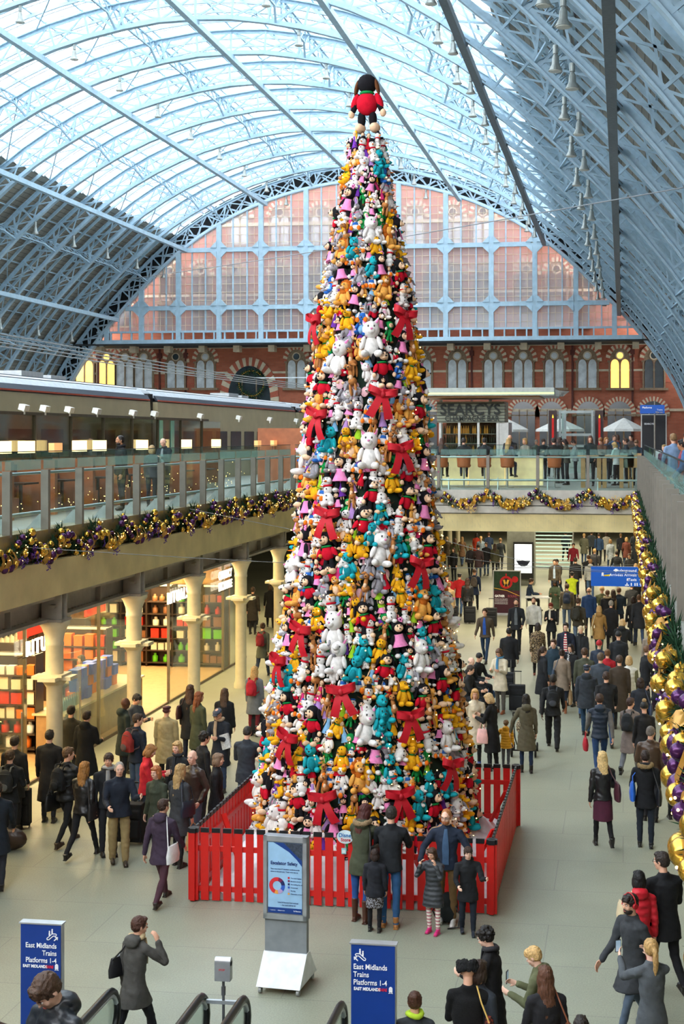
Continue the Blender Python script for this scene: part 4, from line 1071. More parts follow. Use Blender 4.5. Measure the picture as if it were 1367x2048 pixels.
m = MB(GLG); m.b2((.05, .1, .1), (w-.05, .12, h*.95)); m.build('glass', t)
a = P(1283, 830, 52); b = P(1330, 886, 52)
t = thing('advert_board', 'tall black poster panel with a champagne bottle and white disc', 'poster', (a.x, a.y, 5.5)); w = b.x-a.x; h = a.z-5.5
m = MB(MET); m.b2((-.04, 0, 0), (w+.04, .15, h+.03)); m.build('frame', t); m = MB(BLK); m.b2((0, -.02, .3), (w, 0, h)); p_ = m.build('print', t)
m = MB(mat('disc_white', 'eceef0', .5)); m.cyl((w*.7, -.022, h*.42), (w*.7, -.03, h*.42), .19, n=24); m.build('disc', p_)
m = MB(mat('bottle_print', '3c5a30', .4)); m.prism([(-.07, -.3), (.07, -.3), (.07, .05), (.025, .15), (.025, .3), (-.025, .3), (-.025, .15), (-.07, .05)], (w*.33, -.022, h*.42), (1, 0, 0), (0, 0, 1), .006); m.build('bottle_picture', p_)
lettering('SEARCYS', .09, WH, (t.location.x+.08, t.location.y-.03, 5.5+h*.86), (1, 0, 0), (0, 0, 1), t)
a = P(1279, 827, 50); b = P(1328, 810, 50)
t = thing('direction_sign', 'small blue overhead direction sign above the black poster', 'sign', (a.x, a.y, a.z)); w = b.x-a.x; h = b.z-a.z
m = MB(_M['sign_blue_bright']); m.b2((0, 0, 0), (w, .1, h)); m.build('panel', t); m = MB(POST); m.cyl((w*.6, .05, -(a.z-5.5)), (w*.6, .05, h+.15), .03); m.build('post', t)
lettering('Platforms', .09, WH, (a.x+.08, a.y-.01, a.z+h*.6), (1, 0, 0), (0, 0, 1), t, bold=.02); lettering('Trains', .08, WH, (a.x+w*.92, a.y-.01, a.z+h*.35), (1, 0, 0), (0, 0, 1), t, align='RIGHT'); lettering('Way out', .07, _M['sign_yellow'], (a.x+w*.92, a.y-.01, a.z+h*.08), (1, 0, 0), (0, 0, 1), t, align='RIGHT')
# wreath in the portal, statue hints
p = PY_(503, 767, YW-1); m = MB(FIR); 
t = thing('wreath', 'big lit Christmas wreath hanging in the brick portal', 'wreath', (p.x, p.y, p.z)); rnd = random.Random(5)
for i in range(420):
    a = rnd.uniform(0, 6.28); r = 1.5+rnd.gauss(0, .18); q = V((r*math.cos(a), rnd.gauss(0, .15), r*math.sin(a))); d = V((rnd.gauss(0, 1), rnd.gauss(0, 1), rnd.gauss(0, 1))).normalized()*.35; s = d.orthogonal().normalized()*.07
    m.add([q-s, q+s, q+d], [(0, 1, 2)])
m.build('foliage', t); m = MB(GOLD)
for i in range(40): a = i*.157; m.ell((1.5*math.cos(a), -.2, 1.5*math.sin(a)), .09, nu=6, nv=4)
m.build('bauble_ring', t)
# clock on the hotel wall, half behind the tree
p = PY_(684, 537, YW-.6); t = thing('wall_clock', 'large round station clock half hidden by the tree', 'clock', (p.x, p.y, p.z)); m = MB(mat('clock_gold', 'b8964c', .5)); m.cyl((0, 0, 0), (0, -.3, 0), 2.0, n=36); m.build('case', t)
m = MB(mat('clock_face', 'e4dcc8', .6)); m.cyl((0, -.3, 0), (0, -.36, 0), 1.7, n=36); m.build('dial', t); m = MB(BLK)
for k in range(12): a = k*math.pi/6; m.beam((1.3*math.cos(a), -.38, 1.3*math.sin(a)), (1.6*math.cos(a), -.38, 1.6*math.sin(a)), .09, .04, up=(0, 1, 0))
m.beam((0, -.4, 0), (.5, -.4, .7), .1, .04, up=(0, 1, 0)); m.beam((0, -.4, 0), (-.9, -.4, .9), .07, .04, up=(0, 1, 0)); m.build('hand', t)
# bell lamps on the ribs
bl = MB(mat('bell_metal', '9aa09c', .4, .5)); bl.cyl((0, 0, 0), (0, 0, -.5), .16, n=10); bl.lathe([(.1, -1.5), (.1, -1.5)], n=4); bl.lathe([(.42, -1.5), (.40, -1.45), (.22, -1.1), (.2, -.75), (.1, -.5)], n=14)
ln = MB(mat('lamp_lens', 'c8ccc4', .3)); ln.cyl((0, 0, -1.5), (0, 0, -1.54), .36, n=14)
blm, lnm = bl.mesh('bell'), ln.mesh('lens')
for s in (20.8, 30.6, -9, 7.5, -26, -37):
    for k, y in enumerate(YR):
        if s < 15 and k > 8: continue
        p = arc(s, -.1, y); o = link('bell_pendant_lamp', blm); o.location = p; link('lens', lnm, o); o.scale = (.72,)*3
        tag(o, 'grey bell shaped lamp hanging under a roof rib, '+('right row by the dark beam' if s == 20.8 else 'far right row' if s > 25 else 'left half of the roof' if s < 0 else 'near the crown'), 'lamp', 'bell lamps, row %s' % ('right' if s == 20.8 else 'far right' if s > 25 else 'left' if s < 0 else 'crown'))
        if s == 20.8 or s == 30.6:
            o2 = copy_tree(o); o2.location = arc(s+1.0, -.1, y+.2)
# thin wires across the void
WIRE = mat('wire', '8c9094', .5)
for i, (a, b) in enumerate(((P(-20, 1090, 24.6), P(1300, 1128, 44)), (P(380, 1018, 30), P(1290, 1150, 40)), (P(870, 1075, 40), P(1290, 1145, 40)), (PY_(240, 560, 140), PY_(1367, 375, 60)))):
    m = MB(WIRE); n = 16; m.tube([a.lerp(b, k/n)-V((0, 0, .25*math.sin(math.pi*k/n))) for k in range(n+1)], .007 if i < 3 else .03, 5); tag(m.build('suspension_wire'), ('thin pale wire crossing the void at garland height', 'thin wire running behind the tree to the hanging sign', 'short wire right of the tree above the crowd', 'long dark cable spanning the roof space')[i], 'wire')
m = MB(WIRE)
for i in range(5): a = PX_(60+i*90, 735, -30); b = PX_(640, 770+i*6, -30); 
for i in range(4): tag(MB(WIRE).tube([V((-24-i, 30, 11.4)), V((-24-i, 80, 11.1)), V((-24-i, 150, 11.4))], .03, 5).build('overhead_wire'), 'overhead traction wire above the train tracks', 'wire', 'overhead wires')
for i in range(1, 3):
    t = thing('overhead_mast', 'slim white overhead line mast beyond the train', 'mast', (-23, 70+i*30, 5.5), 0, 'overhead line masts'); m = MB(mat('mast_grey', 'c4ccd0', .5)); m.cyl((0, 0, 0), (0, 0, 6.4), .09); m.beam((0, 0, 6.1), (-4, 0, 6.1), .07); m.build('mast', t)
# ================================================================ SHOPS
XS = -12.28
SG = glass('shop_glass', (.93, .95, .90), .06, .03); LITW = mat('lit_letters', 'fff8e8', .4, emit=1.6, var=0)
m = MB(mat('shop_floor', 'b79468', .5, var=.1)); m.b2((-19, 18, 0), (XS-.1, 43, .02)); struct(m, 'floor_shop')
m = MB(mat('shop_wall', 'b8864e', .6, var=.1)); m.b2((-18.2, 18, 0), (-18, 43, 4.1)); m.b2((-18, 42.9, 0), (-12.4, 43.0, 4.1)); m.b2((-18, 17.9, 0), (-12.4, 18.0, 4.1)); struct(m, 'wall_shop')
m = MB(mat('shop_fascia', '5c4c38', .4, .2)); m.b2((XS-.05, 12, 3.45), (XS+.02, 44.5, 3.72)); m.b2((XS-.04, 12, 0), (XS+.01, 44.5, .06)); struct(m, 'trim_92')
m = MB(mat('door_frame', '8a8474', .35, .5))
for y in (22.1, 24.3, 27.4, 29.0, 31.5, 34, 36.6, 39.2, 41.8, 44.3): m.b2((XS-.04, y-.025, 0), (XS+.03, y+.025, 3.5))
struct(m, 'trim_93')
k = 1
for a, b in ((15, 22.1), (22.1, 24.3), (24.3, 27.4), (29.0, 31.5), (31.5, 34), (36.6, 39.2), (39.2, 41.8), (41.8, 44.3)):
    m = MB(SG); m.b2((XS-.006, a+.03, .06), (XS+.006, b-.03, 3.45)); o = struct(m, 'window_%d' % (200+k)); k += 1
for i, (y, rz) in enumerate(((27.5, -70), (28.9, -110))):
    t = thing('glass_door', 'open glass shop door, '+('near', 'far')[i]+' leaf beside the column', 'door', (XS, y, 0), R(rz if i == 0 else 70)); m = MB(SG); m.b2((0, -.006, .05), (.85, .006, 2.5)); m.build('glass', t); m = MB(MET); m.cyl((.75, -.05, .7), (.75, -.05, 1.7), .015); m.build('handle', t)
for py_, y, s_, lab in ((1300, None, 'RITUALS', 'near'), (1198, None, 'RITUALS', 'far')):
    px = 50 if lab == 'near' else 333
    p = PX_(px, py_, XS+.1); t = thing('shop_name', 'illuminated white shop name, the '+lab+' one of two', 'sign', (p.x, p.y, 2.75)); m = MB(BLK); m.b2((-.06, 0, -.04), (-.05, 2.1, -.02)); m.build('carrier', t)
    lettering(s_, .46, LITW, (XS+.12, p.y, 2.75), (0, 1, 0), (0, 0, 1), t, bold=.0, depth=.02, spacing=1.3, sx=.85)
p = PX_(432, 1150, XS+.1); t = thing('shop_name', 'two line currency exchange sign on the glass front', 'sign', (p.x, p.y, 2.5)); m = MB(BLK); m.b2((-.06, 0, 0), (-.05, 2, .02)); m.build('carrier', t)
lettering('CURRENCY', .34, LITW, (XS+.12, p.y+.2, 2.92), (0, 1, 0), (0, 0, 1), t, bold=.03, depth=.01, sx=.8); lettering('EXCHANGE', .34, LITW, (XS+.12, p.y+.2, 2.58), (0, 1, 0), (0, 0, 1), t, bold=.03, depth=.01, sx=.8)
PCOL = [mat('product_'+n, c, .5, var=.05) for n, c in (('red', 'd0301c'), ('orange', 'ee7a28'), ('cream', 'f2e6c8'), ('green', '6fd018'), ('white', 'f4f4ee'), ('brown', '8c5a34'), ('darkred', '8a1c1c'))]
def pbox(m_): b = MB(m_); b.b2((-.5, -.5, 0), (.5, .5, 1)); b.b2((-.52, -.52, .8), (.52, .52, 1.02)); return b.mesh('product_box')
def pbot(m_): b = MB(m_); b.lathe([(.4, 0), (.42, .05), (.42, .65), (.2, .75), (.2, .95), (.16, 1)], n=8); return b.mesh('product_bottle')
PB = [pbox(m_) for m_ in PCOL]; PT = [pbot(m_) for m_ in PCOL]
cn = ['red', 'orange', 'cream', 'green', 'white', 'brown', 'dark red']
rnd = random.Random(7); SHW = mat('shelf_dark', '3c2c20', .5); SHL = mat('shelf_glow', 'ffe0a0', .5, emit=1.5, var=0)
def shelf_unit(x, y, rz, w, label, pal, h=2.6):
    t = thing('shop_shelf', label, 'shelf', (x, y, 0), rz, 'lit shop shelving'); m = MB(SHW); m.b2((0, .38, 0), (w, .42, h)); m.b2((-.03, 0, 0), (0, .42, h)); m.b2((w, 0, 0), (w+.03, .42, h)); m.build('case', t)
    Mx = t.matrix_basis; nz = 6
    for j in range(nz):
        z = .15+j*(h-.3)/nz; m = MB(SHW); m.b2((0, 0, z-.03), (w, .4, z)); m.build('shelf_board', t)
        c = rnd.choice(pal); bx = rnd.random() < .6; s = rnd.uniform(.2, .3); n = int(w/(s+.04)); c2 = rnd.choice(pal)
        for i in range(n):
            ci = c if i < n*.6 else c2; me = (PB if bx else PT)[ci]; o = link('boxed_gift' if bx else 'lotion_bottle', me); o.location = Mx @ V((.08+s/2+i*(w-.1)/n, .2, z)); o.scale = (s*.9, s*.9, s*rnd.uniform(.9, 1.2)); o.rotation_euler = (0, 0, rz)
            tag(o, '%s %s on the lit shop shelving' % (cn[ci], 'gift box' if bx else 'bottle'), 'gift box' if bx else 'bottle', '%s %s in the shop' % (cn[ci], 'gift boxes' if bx else 'bottles'))
    m = MB(SHL); m.b2((.05, .34, h-.08), (w-.05, .37, h-.02)); m.build('light_strip', t)
    return t
i = 0
for y in (19.5, 22.0): shelf_unit(-12.75, y+2.2, R(-90)+R(0), 2.1, 'window shelving stacked with gifts at the left edge', [0, 3, 4, 2, 6])
for k, (y, w_) in enumerate(((26.5, 'behind the open doorway'), (29.2, 'behind the counter, left bay'), (31.9, 'behind the counter, right bay'), (34.6, 'deep in the shop near the far name sign'), (37.3, 'under the far name sign'), (40, 'at the far end of the shop'))):
    shelf_unit(-17.4, y-.2, R(90), 2.4, 'tall warm lit shelf unit '+w_, [0, 1, 1, 2, 4] if k % 2 else [1, 2, 5, 0])
for k in range(5):
    shelf_unit(-16.6+k*.85, 42.3, 0, .8, 'narrow end wall shelf, bay %s from the glass' % ('one', 'two', 'three', 'four', 'five')[4-k], [3, 0, 2, 5])
for k, y in enumerate((30.2, 32.3, 34.6, 36.8)):
    shelf_unit(-14.6, y, R(180) if k % 2 else R(0), 1.3, 'mid shop shelf with orange and red boxes, %s row' % ('near', 'second', 'third', 'far')[k], [1, 0, 2, 4], 2.3)
t = thing('shop_counter', 'wooden shop counter carrying blue and orange boxes behind the glass', 'counter', (-12.9, 30.2, 0)); m = MB(mat('counter_wood', 'a08058', .5, var=.15)); m.b2((-.4, 0, 0), (.3, 5.2, .92)); m.build('body', t); m = MB(mat('counter_top', 'd8c8a0', .3)); m.b2((-.45, -.05, .92), (.35, 5.25, .97)); m.build('worktop', t)
BB = pbox(mat('product_blue', '2c5ce0', .5, var=.04)); BC = pbot(mat('product_teal', '6f9ab8', .5))
for i in range(26):
    j = i % 9; z = .97+(i//9)*.26
    o = link('boxed_gift', BB if i % 4 else PB[1]); o.location = (-12.95+rnd.uniform(-.08, .08), 31.6+j*.3, z); o.scale = (.24, .26, .25); tag(o, 'blue or orange gift box stacked on the shop counter', 'gift box', 'gift boxes on the counter')
for i in range(10): o = link('lotion_bottle', BC); o.location = (-12.75, 30.3+i*.12, .97); o.scale = (.09, .09, .3); tag(o, 'pale blue bottle in the row on the counter front', 'bottle', 'pale blue bottles on the counter')
for i, (y, z, x) in enumerate(((23.2, 2.35, -13.6), (29.5, 2.75, -13.4), (33.4, 2.75, -13.4))):
    m = MB(mat('red_lightbox', 'e8301c', .5, emit=.9, var=.05)); m.b2((0, 0, 0), (.06, 1.3, .45)); o = m.build('promotion_board'); o.location = (x, y, z); tag(o, 'glowing red promotion board '+('left of the near shop name', 'above the counter', 'at the second column')[i], 'board')
sp = MB(BLK); sp.cyl((0, 0, 0), (.1, 0, -.18), .06, n=8); spm = sp.mesh('spotlight'); le = MB(mat('spot_lens', 'fff0c8', .4, emit=12, var=0)); le.cyl((.1, 0, -.18), (.105, 0, -.19), .05, n=8); lem = le.mesh('lens')
for i in range(30): o = link('track_spotlight', spm); o.location = (-13.2-(i % 3)*1.5, 20+i*.75, 3.75); link('lens', lem, o); tag(o, 'small black spotlight under the shop ceiling', 'spotlight', 'track spotlights in the shop')
# christmas tree in the window
t = thing('window_tree', 'dark Christmas tree with fairy lights in the shop window at the left edge', 'christmas tree', (-12.8, 26.3, 1.4)); m = MB(FIR); rnd = random.Random(3)
for i in range(700):
    z = rnd.uniform(0, 1.7); r = .5*(1-z/1.8)*rnd.uniform(.3, 1); a = rnd.uniform(0, 6.28); q = V((r*math.cos(a), r*math.sin(a), z)); d = V((math.cos(a), math.sin(a), -.3)).normalized()*.12; s = d.orthogonal().normalized()*.02; m.add([q-s, q+s, q+d], [(0, 1, 2)])
m.build('foliage', t); m = MB(BULB)
for i in range(60): z = rnd.uniform(0, 1.6); r = .5*(1-z/1.8); a = rnd.uniform(0, 6.28); m.ell((r*math.cos(a), r*math.sin(a), z), .012, nu=4, nv=3)
o = m.build('fairy_light', t); o['kind'] = 'stuff'
m = MB(SHW); m.b2((-.4, -.4, -1.4), (.3, .4, 0)); m.build('plinth', t)
# ================================================================ PEOPLE: BUILDERS
def remesh(mb, vox, smooth=3, name='x'):
    me = mb.mesh(name); o = bpy.data.objects.new('tmp', me); COL.objects.link(o)
    r = o.modifiers.new('r', 'REMESH'); r.mode = 'VOXEL'; r.voxel_size = vox; r.use_smooth_shade = True
    s = o.modifiers.new('s', 'SMOOTH'); s.factor = .5; s.iterations = smooth
    out = bpy.data.meshes.new_from_object(o.evaluated_get(bpy.context.evaluated_depsgraph_get()))
    bpy.data.objects.remove(o); bpy.data.meshes.remove(me); out.name = name
    if not out.materials: out.materials.append(mat('default_cloth', '555555'))
    return out
def chain(m, pts, n=10):
    for (p, r), (q, s) in zip(pts, pts[1:]): m.cyl(p, q, r, s, n=n)
    for p, r in pts: m.ell(p, r, nu=n, nv=7)
# per pose: legs (thigh, knee) left/right, arms (pitch, out, elbow, inward) left/right, lean, head pitch
POSES = {
 'stand': dict(L=(2, 3), Rr=(-2, 3), aL=(3, 7, 12, 0), aR=(0, 7, 14, 0), lean=1),
 'stand2': dict(L=(6, 8), Rr=(-4, 2), aL=(8, 10, 40, .2), aR=(-4, 8, 20, 0), lean=2),
 'pockets': dict(L=(3, 4), Rr=(-4, 4), aL=(-14, 14, 48, .25), aR=(-14, 14, 48, .25), lean=2),
 'walk': dict(L=(26, 8), Rr=(-14, 22), aL=(-22, 7, 14, 0), aR=(20, 7, 24, 0), lean=4),
 'walk2': dict(L=(-16, 26), Rr=(25, 6), aL=(20, 7, 30, 0), aR=(-20, 8, 12, 0), lean=4),
 'walk3': dict(L=(16, 10), Rr=(-10, 34), aL=(-8, 8, 20, 0), aR=(12, 8, 75, .3), lean=3),
 'phone': dict(L=(3, 4), Rr=(-3, 4), aL=(18, 6, 88, .35), aR=(18, 6, 92, .35), lean=3, hp=28),
 'phonewalk': dict(L=(20, 8), Rr=(-12, 24), aL=(-14, 8, 16, 0), aR=(22, 6, 92, .3), lean=4, hp=22),
 'photo': dict(L=(3, 4), Rr=(-3, 4), aL=(62, 14, 62, .32), aR=(62, 14, 62, .32), lean=2, hp=0),
 'ear': dict(L=(-18, 14), Rr=(24, 10), aL=(-10, 8, 20, 0), aR=(45, 30, 140, .7), lean=5, hp=8),
 'wave': dict(L=(6, 6), Rr=(-6, 8), aL=(32, 12, 78, -.15), aR=(20, 8, 60, .2), lean=4, hp=6),
 'face': dict(L=(2, 3), Rr=(-2, 3), aL=(50, 14, 125, .45), aR=(50, 14, 125, .45), lean=2, hp=14),
 'hug': dict(L=(3, 3), Rr=(-4, 4), aL=(14, 34, 40, .25), aR=(14, 34, 40, .25), lean=0, hp=6),
 'reach': dict(L=(4, 4), Rr=(-4, 4), aL=(6, 26, 8, 0), aR=(2, 8, 10, 0), lean=3),
 'pull': dict(L=(24, 8), Rr=(-14, 24), aL=(14, 7, 18, 0), aR=(-26, 12, 6, 0), lean=6),
 'sit': dict(L=(84, 80), Rr=(80, 84), aL=(22, 8, 62, .3), aR=(22, 8, 66, .3), lean=8, hp=14),
 'lean': dict(L=(2, 3), Rr=(-2, 3), aL=(34, 10, 66, .2), aR=(34, 10, 62, .2), lean=12, hp=10),
 'down': dict(L=(6, 8), Rr=(-4, 6), aL=(14, 8, 28, .1), aR=(14, 8, 30, .1), lean=5, hp=46),
}
_sk = {}
def skel(pose, fem=False, yaw=0):
    key = (pose, fem, yaw)
    if key in _sk: return _sk[key]
    q = POSES[pose]; J = {}
    w = .172 if fem else .195; hip = .095
    l = R(q['lean']); u = V((0, math.sin(l), math.cos(l)))
    J['P'] = V((0, 0, .93)); J['C'] = J['P']+u*.3; J['N'] = J['P']+u*.53
    for s, leg, arm, n in ((-1, q['L'], q['aL'], 'L'), (1, q['Rr'], q['aR'], 'R')):
        h = V((s*hip, 0, .90)); a = R(leg[0]); k = h+V((s*.012, math.sin(a), -math.cos(a)))*.425
        b = a-R(leg[1]); an = k+V((0, math.sin(b), -math.cos(b)))*.405
        J['h'+n], J['k'+n], J['a'+n] = h, k, an; J['f'+n] = b*.35
        sh = J['N']+V((s*w, 0, -.078)); pa, o, e, i = R(arm[0]), R(arm[1]), R(arm[2]), arm[3]
        d = V((s*math.sin(o), math.sin(pa)*math.cos(o), -math.cos(pa)*math.cos(o))); el = sh+d*.285
        f = pa+e; d2 = V((s*math.sin(o)*.5-s*i, math.sin(f), -math.cos(f))).normalized(); wr = el+d2*.25
        J['s'+n], J['e'+n], J['w'+n], J['d'+n] = sh, el, wr, d2
    dz = .085-min(J['aL'].z, J['aR'].z)
    if pose == 'sit': dz = .62-J['P'].z+.03
    for k_ in J:
        if isinstance(J[k_], Vector) and k_[0] != 'd': J[k_] = J[k_]+V((0, 0, dz))
    hp = R(q.get('hp', 4)); J['Hm'] = Euler((-hp, 0, R(yaw))).to_matrix(); J['Hm'] = Matrix.Rotation(R(yaw), 3, 'Z') @ Matrix.Rotation(-hp, 3, 'X')
    J['H'] = J['N']+V((0, .012, .09))+J['Hm'] @ V((0, .018, .085)); J['dz'] = dz; J['u'] = u; J['w'] = w
    _sk[key] = J; return J
_cache = {}
def cached(key, fn):
    if key not in _cache: _cache[key] = fn()
    return _cache[key]
SKIN0 = mat('skin_light', 'dba88c', .55, var=.04, scale=9); 
SKINS = {'l': SKIN0, 'p': mat('skin_pale', 'e6b9a2', .55, var=.04, scale=9), 't': mat('skin_tan', 'b9835f', .55, var=.04), 'd': mat('skin_dark', '5c3a28', .5, var=.04)}
def hand(m, J, n, s):
    wr, d = J['w'+n], J['d'+n]; side = V((0, 0, 1)).cross(d)
    if side.length < .1: side = V((1, 0, 0))
    side.normalize(); side = V((-s, .0, 0))-d*V((-s, 0, 0)).dot(d); side = side.normalized() if side.length > .1 else V((0, 1, 0))
    fw = d.cross(side).normalized()      # across the palm
    pc = wr+d*.05; M3 = Matrix((fw, side, d)).transposed(); m.ell(pc, (.036, .016, .052), M3, 10, 8)
    for i, L in enumerate((.066, .075, .07, .055)):
        b = wr+d*.088+fw*((i-1.5)*.0185); k1 = b+d*L*.45+side*.010; k2 = b+d*L*.75+side*.03; k3 = b+d*L*.86+side*.045
        chain(m, [(b-d*.03, .0085), (b, .0085), (k1, .008), (k2, .0075), (k3, .0065)], 7)
    t = 1 if (V((0, 1, 0)).dot(fw)) > 0 else -1
    chain(m, [(wr+d*.025+fw*t*.02, .011), (wr+d*.055+fw*t*.045+side*.012, .010), (wr+d*.085+fw*t*.05+side*.024, .0085)], 7)
def body_mesh(pose, fem, yaw, near):
    J = skel(pose, fem, yaw); m = MB(SKIN0); H, Hm = J['H'], J['Hm']
    h = lambda c, r: m.ell(H+Hm @ V(c), r, Hm, 16, 12)
    h((0, -.012, .018), (.074, .092, .094)); h((0, .012, -.045), (.058, .072, .072)); h((0, .05, -.088), (.03, .028, .024))
    h((0, .045, -.02), (.056, .042, .05)); h((0, .091, -.022), (.012, .02, .014)); h((0, .083, .0), (.009, .014, .03))
    h((0, .072, .03), (.052, .018, .012)); h((0, .072, -.062), (.024, .016, .008)); h((0, .071, -.072), (.020, .016, .007))
    for s in (-1, 1): h((s*.077, -.008, -.01), (.010, .02, .032)); h((s*.038, .06, -.03), (.022, .02, .022))
    chain(m, [(J['N']+V((0, -.005, -.04)), .062), (J['N']+V((0, .0, .03)), .052), (H+Hm @ V((0, -.012, -.06)), .052)], 14)
    m.loft([(J['P']+J['u']*-.06, .13, .09), (J['P'], .145, .10), (J['P']+J['u']*.14, .125, .09), (J['P']+J['u']*.34, .15, .105), (J['P']+J['u']*.46, .15, .085), (J['N'], .07, .06)], 16)
    for n, s in (('L', -1), ('R', 1)):
        sh, el, wr = J['s'+n], J['e'+n], J['w'+n]
        chain(m, [(sh, .05), (sh.lerp(el, .5), .044), (el, .036), (el.lerp(wr, .35), .037), (wr, .024), (wr+J['d'+n]*.02, .024)]); hand(m, J, n, s)
        hh, k, a = J['h'+n], J['k'+n], J['a'+n]
        chain(m, [(hh, .062), (hh.lerp(k, .5), .054), (k, .038), (k.lerp(a, .35), .036), (a, .028), (a+V((0, .09, -.045)), .024)])
    return remesh(m, .0085 if near else .014, 2, 'body')
def coat_mesh(pose, fem, hem, near, sleeves=True, torso=True, fat=1.0, hood=False):
    J = skel(pose, fem); m = MB(SKIN0); P0, u, N = J['P'], J['u'], J['N']
    if torso:
        def leg_at(z, n):
            for a, b in ((J['h'+n], J['k'+n]), (J['k'+n], J['a'+n])):
                if b.z <= z <= a.z: return a.lerp(b, (a.z-z)/(a.z-b.z+1e-6))
            return J['h'+n]
        rings = []
        if pose != 'sit':
            z = J['dz']+hem
            while z < P0.z-.05:
                a, b = leg_at(z, 'L'), leg_at(z, 'R'); c = (a+b)/2; t = (P0.z-z)
                rings.append((V((0, c.y, z)), (.18 if fem else .182)*fat+t*.10, .12*fat+abs(a.y-b.y)/2+.02+t*.04)); z += .1
        W = J['w']
        rings += [(P0-u*.03, .182*fat, .13*fat), (P0+u*.10, (.142 if fem else .158)*fat, .115*fat), (P0+u*.22, .155*fat, .12*fat), (P0+u*.36, W*.98, .128*fat), (P0+u*.44, W*.95, .112*fat), (P0+u*.49, W*.60, .088), (N+u*.02, .082, .075)]
        if fem: m.ell(P0+u*.345+V((0, .075, 0)), (.12, .06, .06), nu=14)
        m.loft(rings, 20); m.cyl(N-u*.02+V((0, -.008, 0)), N+u*.045+V((0, -.012, 0)), .078, .07, n=16)
        for n, q in (('L', -1), ('R', 1)): m.ell(J['s'+n], .062*fat**.5, nu=12); m.cyl(N+V((q*.05, 0, -.035)), J['s'+n], .058, .062*fat**.5, n=12)
        if hood: m.ell(N+V((0, -.085, .01)), (.12, .07, .085), Euler((R(-25), 0, 0)).to_matrix(), 14); m.ell(N+V((0, -.05, .045)), (.115, .07, .04), nu=14)
    if sleeves:
        for n in 'LR':
            sh, el, wr = J['s'+n], J['e'+n], J['w'+n]
            chain(m, [(sh, .061*fat**.5), (sh.lerp(el, .5), .060*fat**.5), (el, .052*fat**.5), (el.lerp(wr, .5), .047*fat**.5), (wr+J['d'+n]*-.005, .042)], 12)
    if near:
        rnd = random.Random(len(pose)); 
    me = remesh(m, .013 if near else .02, 3, 'coat')
    # creases
    vs = me.vertices; co = [0]*3*len(vs); vs.foreach_get('co', co); nn = [v.normal.copy() for v in vs]
    amp = .010 if near else .008
    for i in range(len(vs)):
        x, y, z = co[3*i:3*i+3]; d = noise.noise(V((x*9, y*9, z*13+x*6)))*amp+noise.noise(V((x*22, y*22, z*26)))*amp*.4
        co[3*i] += nn[i].x*d; co[3*i+1] += nn[i].y*d; co[3*i+2] += nn[i].z*d
    vs.foreach_set('co', co); me.update(); return me
def trouser_mesh(pose, fem, fit, near):
    J = skel(pose, fem); m = MB(SKIN0); f = {'slim': .92, 'std': 1.05, 'wide': 1.32}[fit]
    m.ell(J['P']+V((0, 0, -.03)), (.15, .11, .11), nu=16)
    for n in 'LR':
        h, k, a = J['h'+n], J['k'+n], J['a'+n]
        chain(m, [(h, .078), (h.lerp(k, .5), .076*f**.6), (k, .058*f), (k.lerp(a, .4), .056*f), (a.lerp(k, .08), .045*f), (a+V((0, 0, -.0)), .044*f)], 12)
    me = remesh(m, .012 if near else .02, 3, 'trousers')
    vs = me.vertices
    for v in vs:
        c = v.co; v.co += v.normal*noise.noise(V((c.x*8, c.y*8, c.z*17)))*.008*f
    me.update(); return me
def skirt_mesh(pose, fem, hem, near):
    J = skel(pose, fem); m = MB(SKIN0); P0 = J['P']; s = abs(J['kL'].y-J['kR'].y)/2
    m.loft([(V((0, 0, hem+J['dz'])), .185, .15+s*.8), (P0-V((0, 0, .12)), .175, .13), (P0, .155, .115)], 20); return remesh(m, .018, 2, 'skirt')
def shoe_mesh(kind):
    def f():
        m = MB(SKIN0); hgt = {'shoe': .03, 'boot': .10, 'tall': .27}[kind]
        m.ell((0, .095, -.052), (.042, .085, .034), nu=12); m.ell((0, .0, -.045), (.038, .06, .042), nu=12); m.ell((0, .04, -.03), (.038, .09, .04), nu=12)
        m.cyl((0, 0, -.02), (0, -.004, hgt), .043, .052 if kind == 'tall' else .046, n=12); m.box((0, .05, -.076), (.072, .22, .014))
        return remesh(m, .009, 2, 'shoe')
    return cached(('shoe', kind), f)
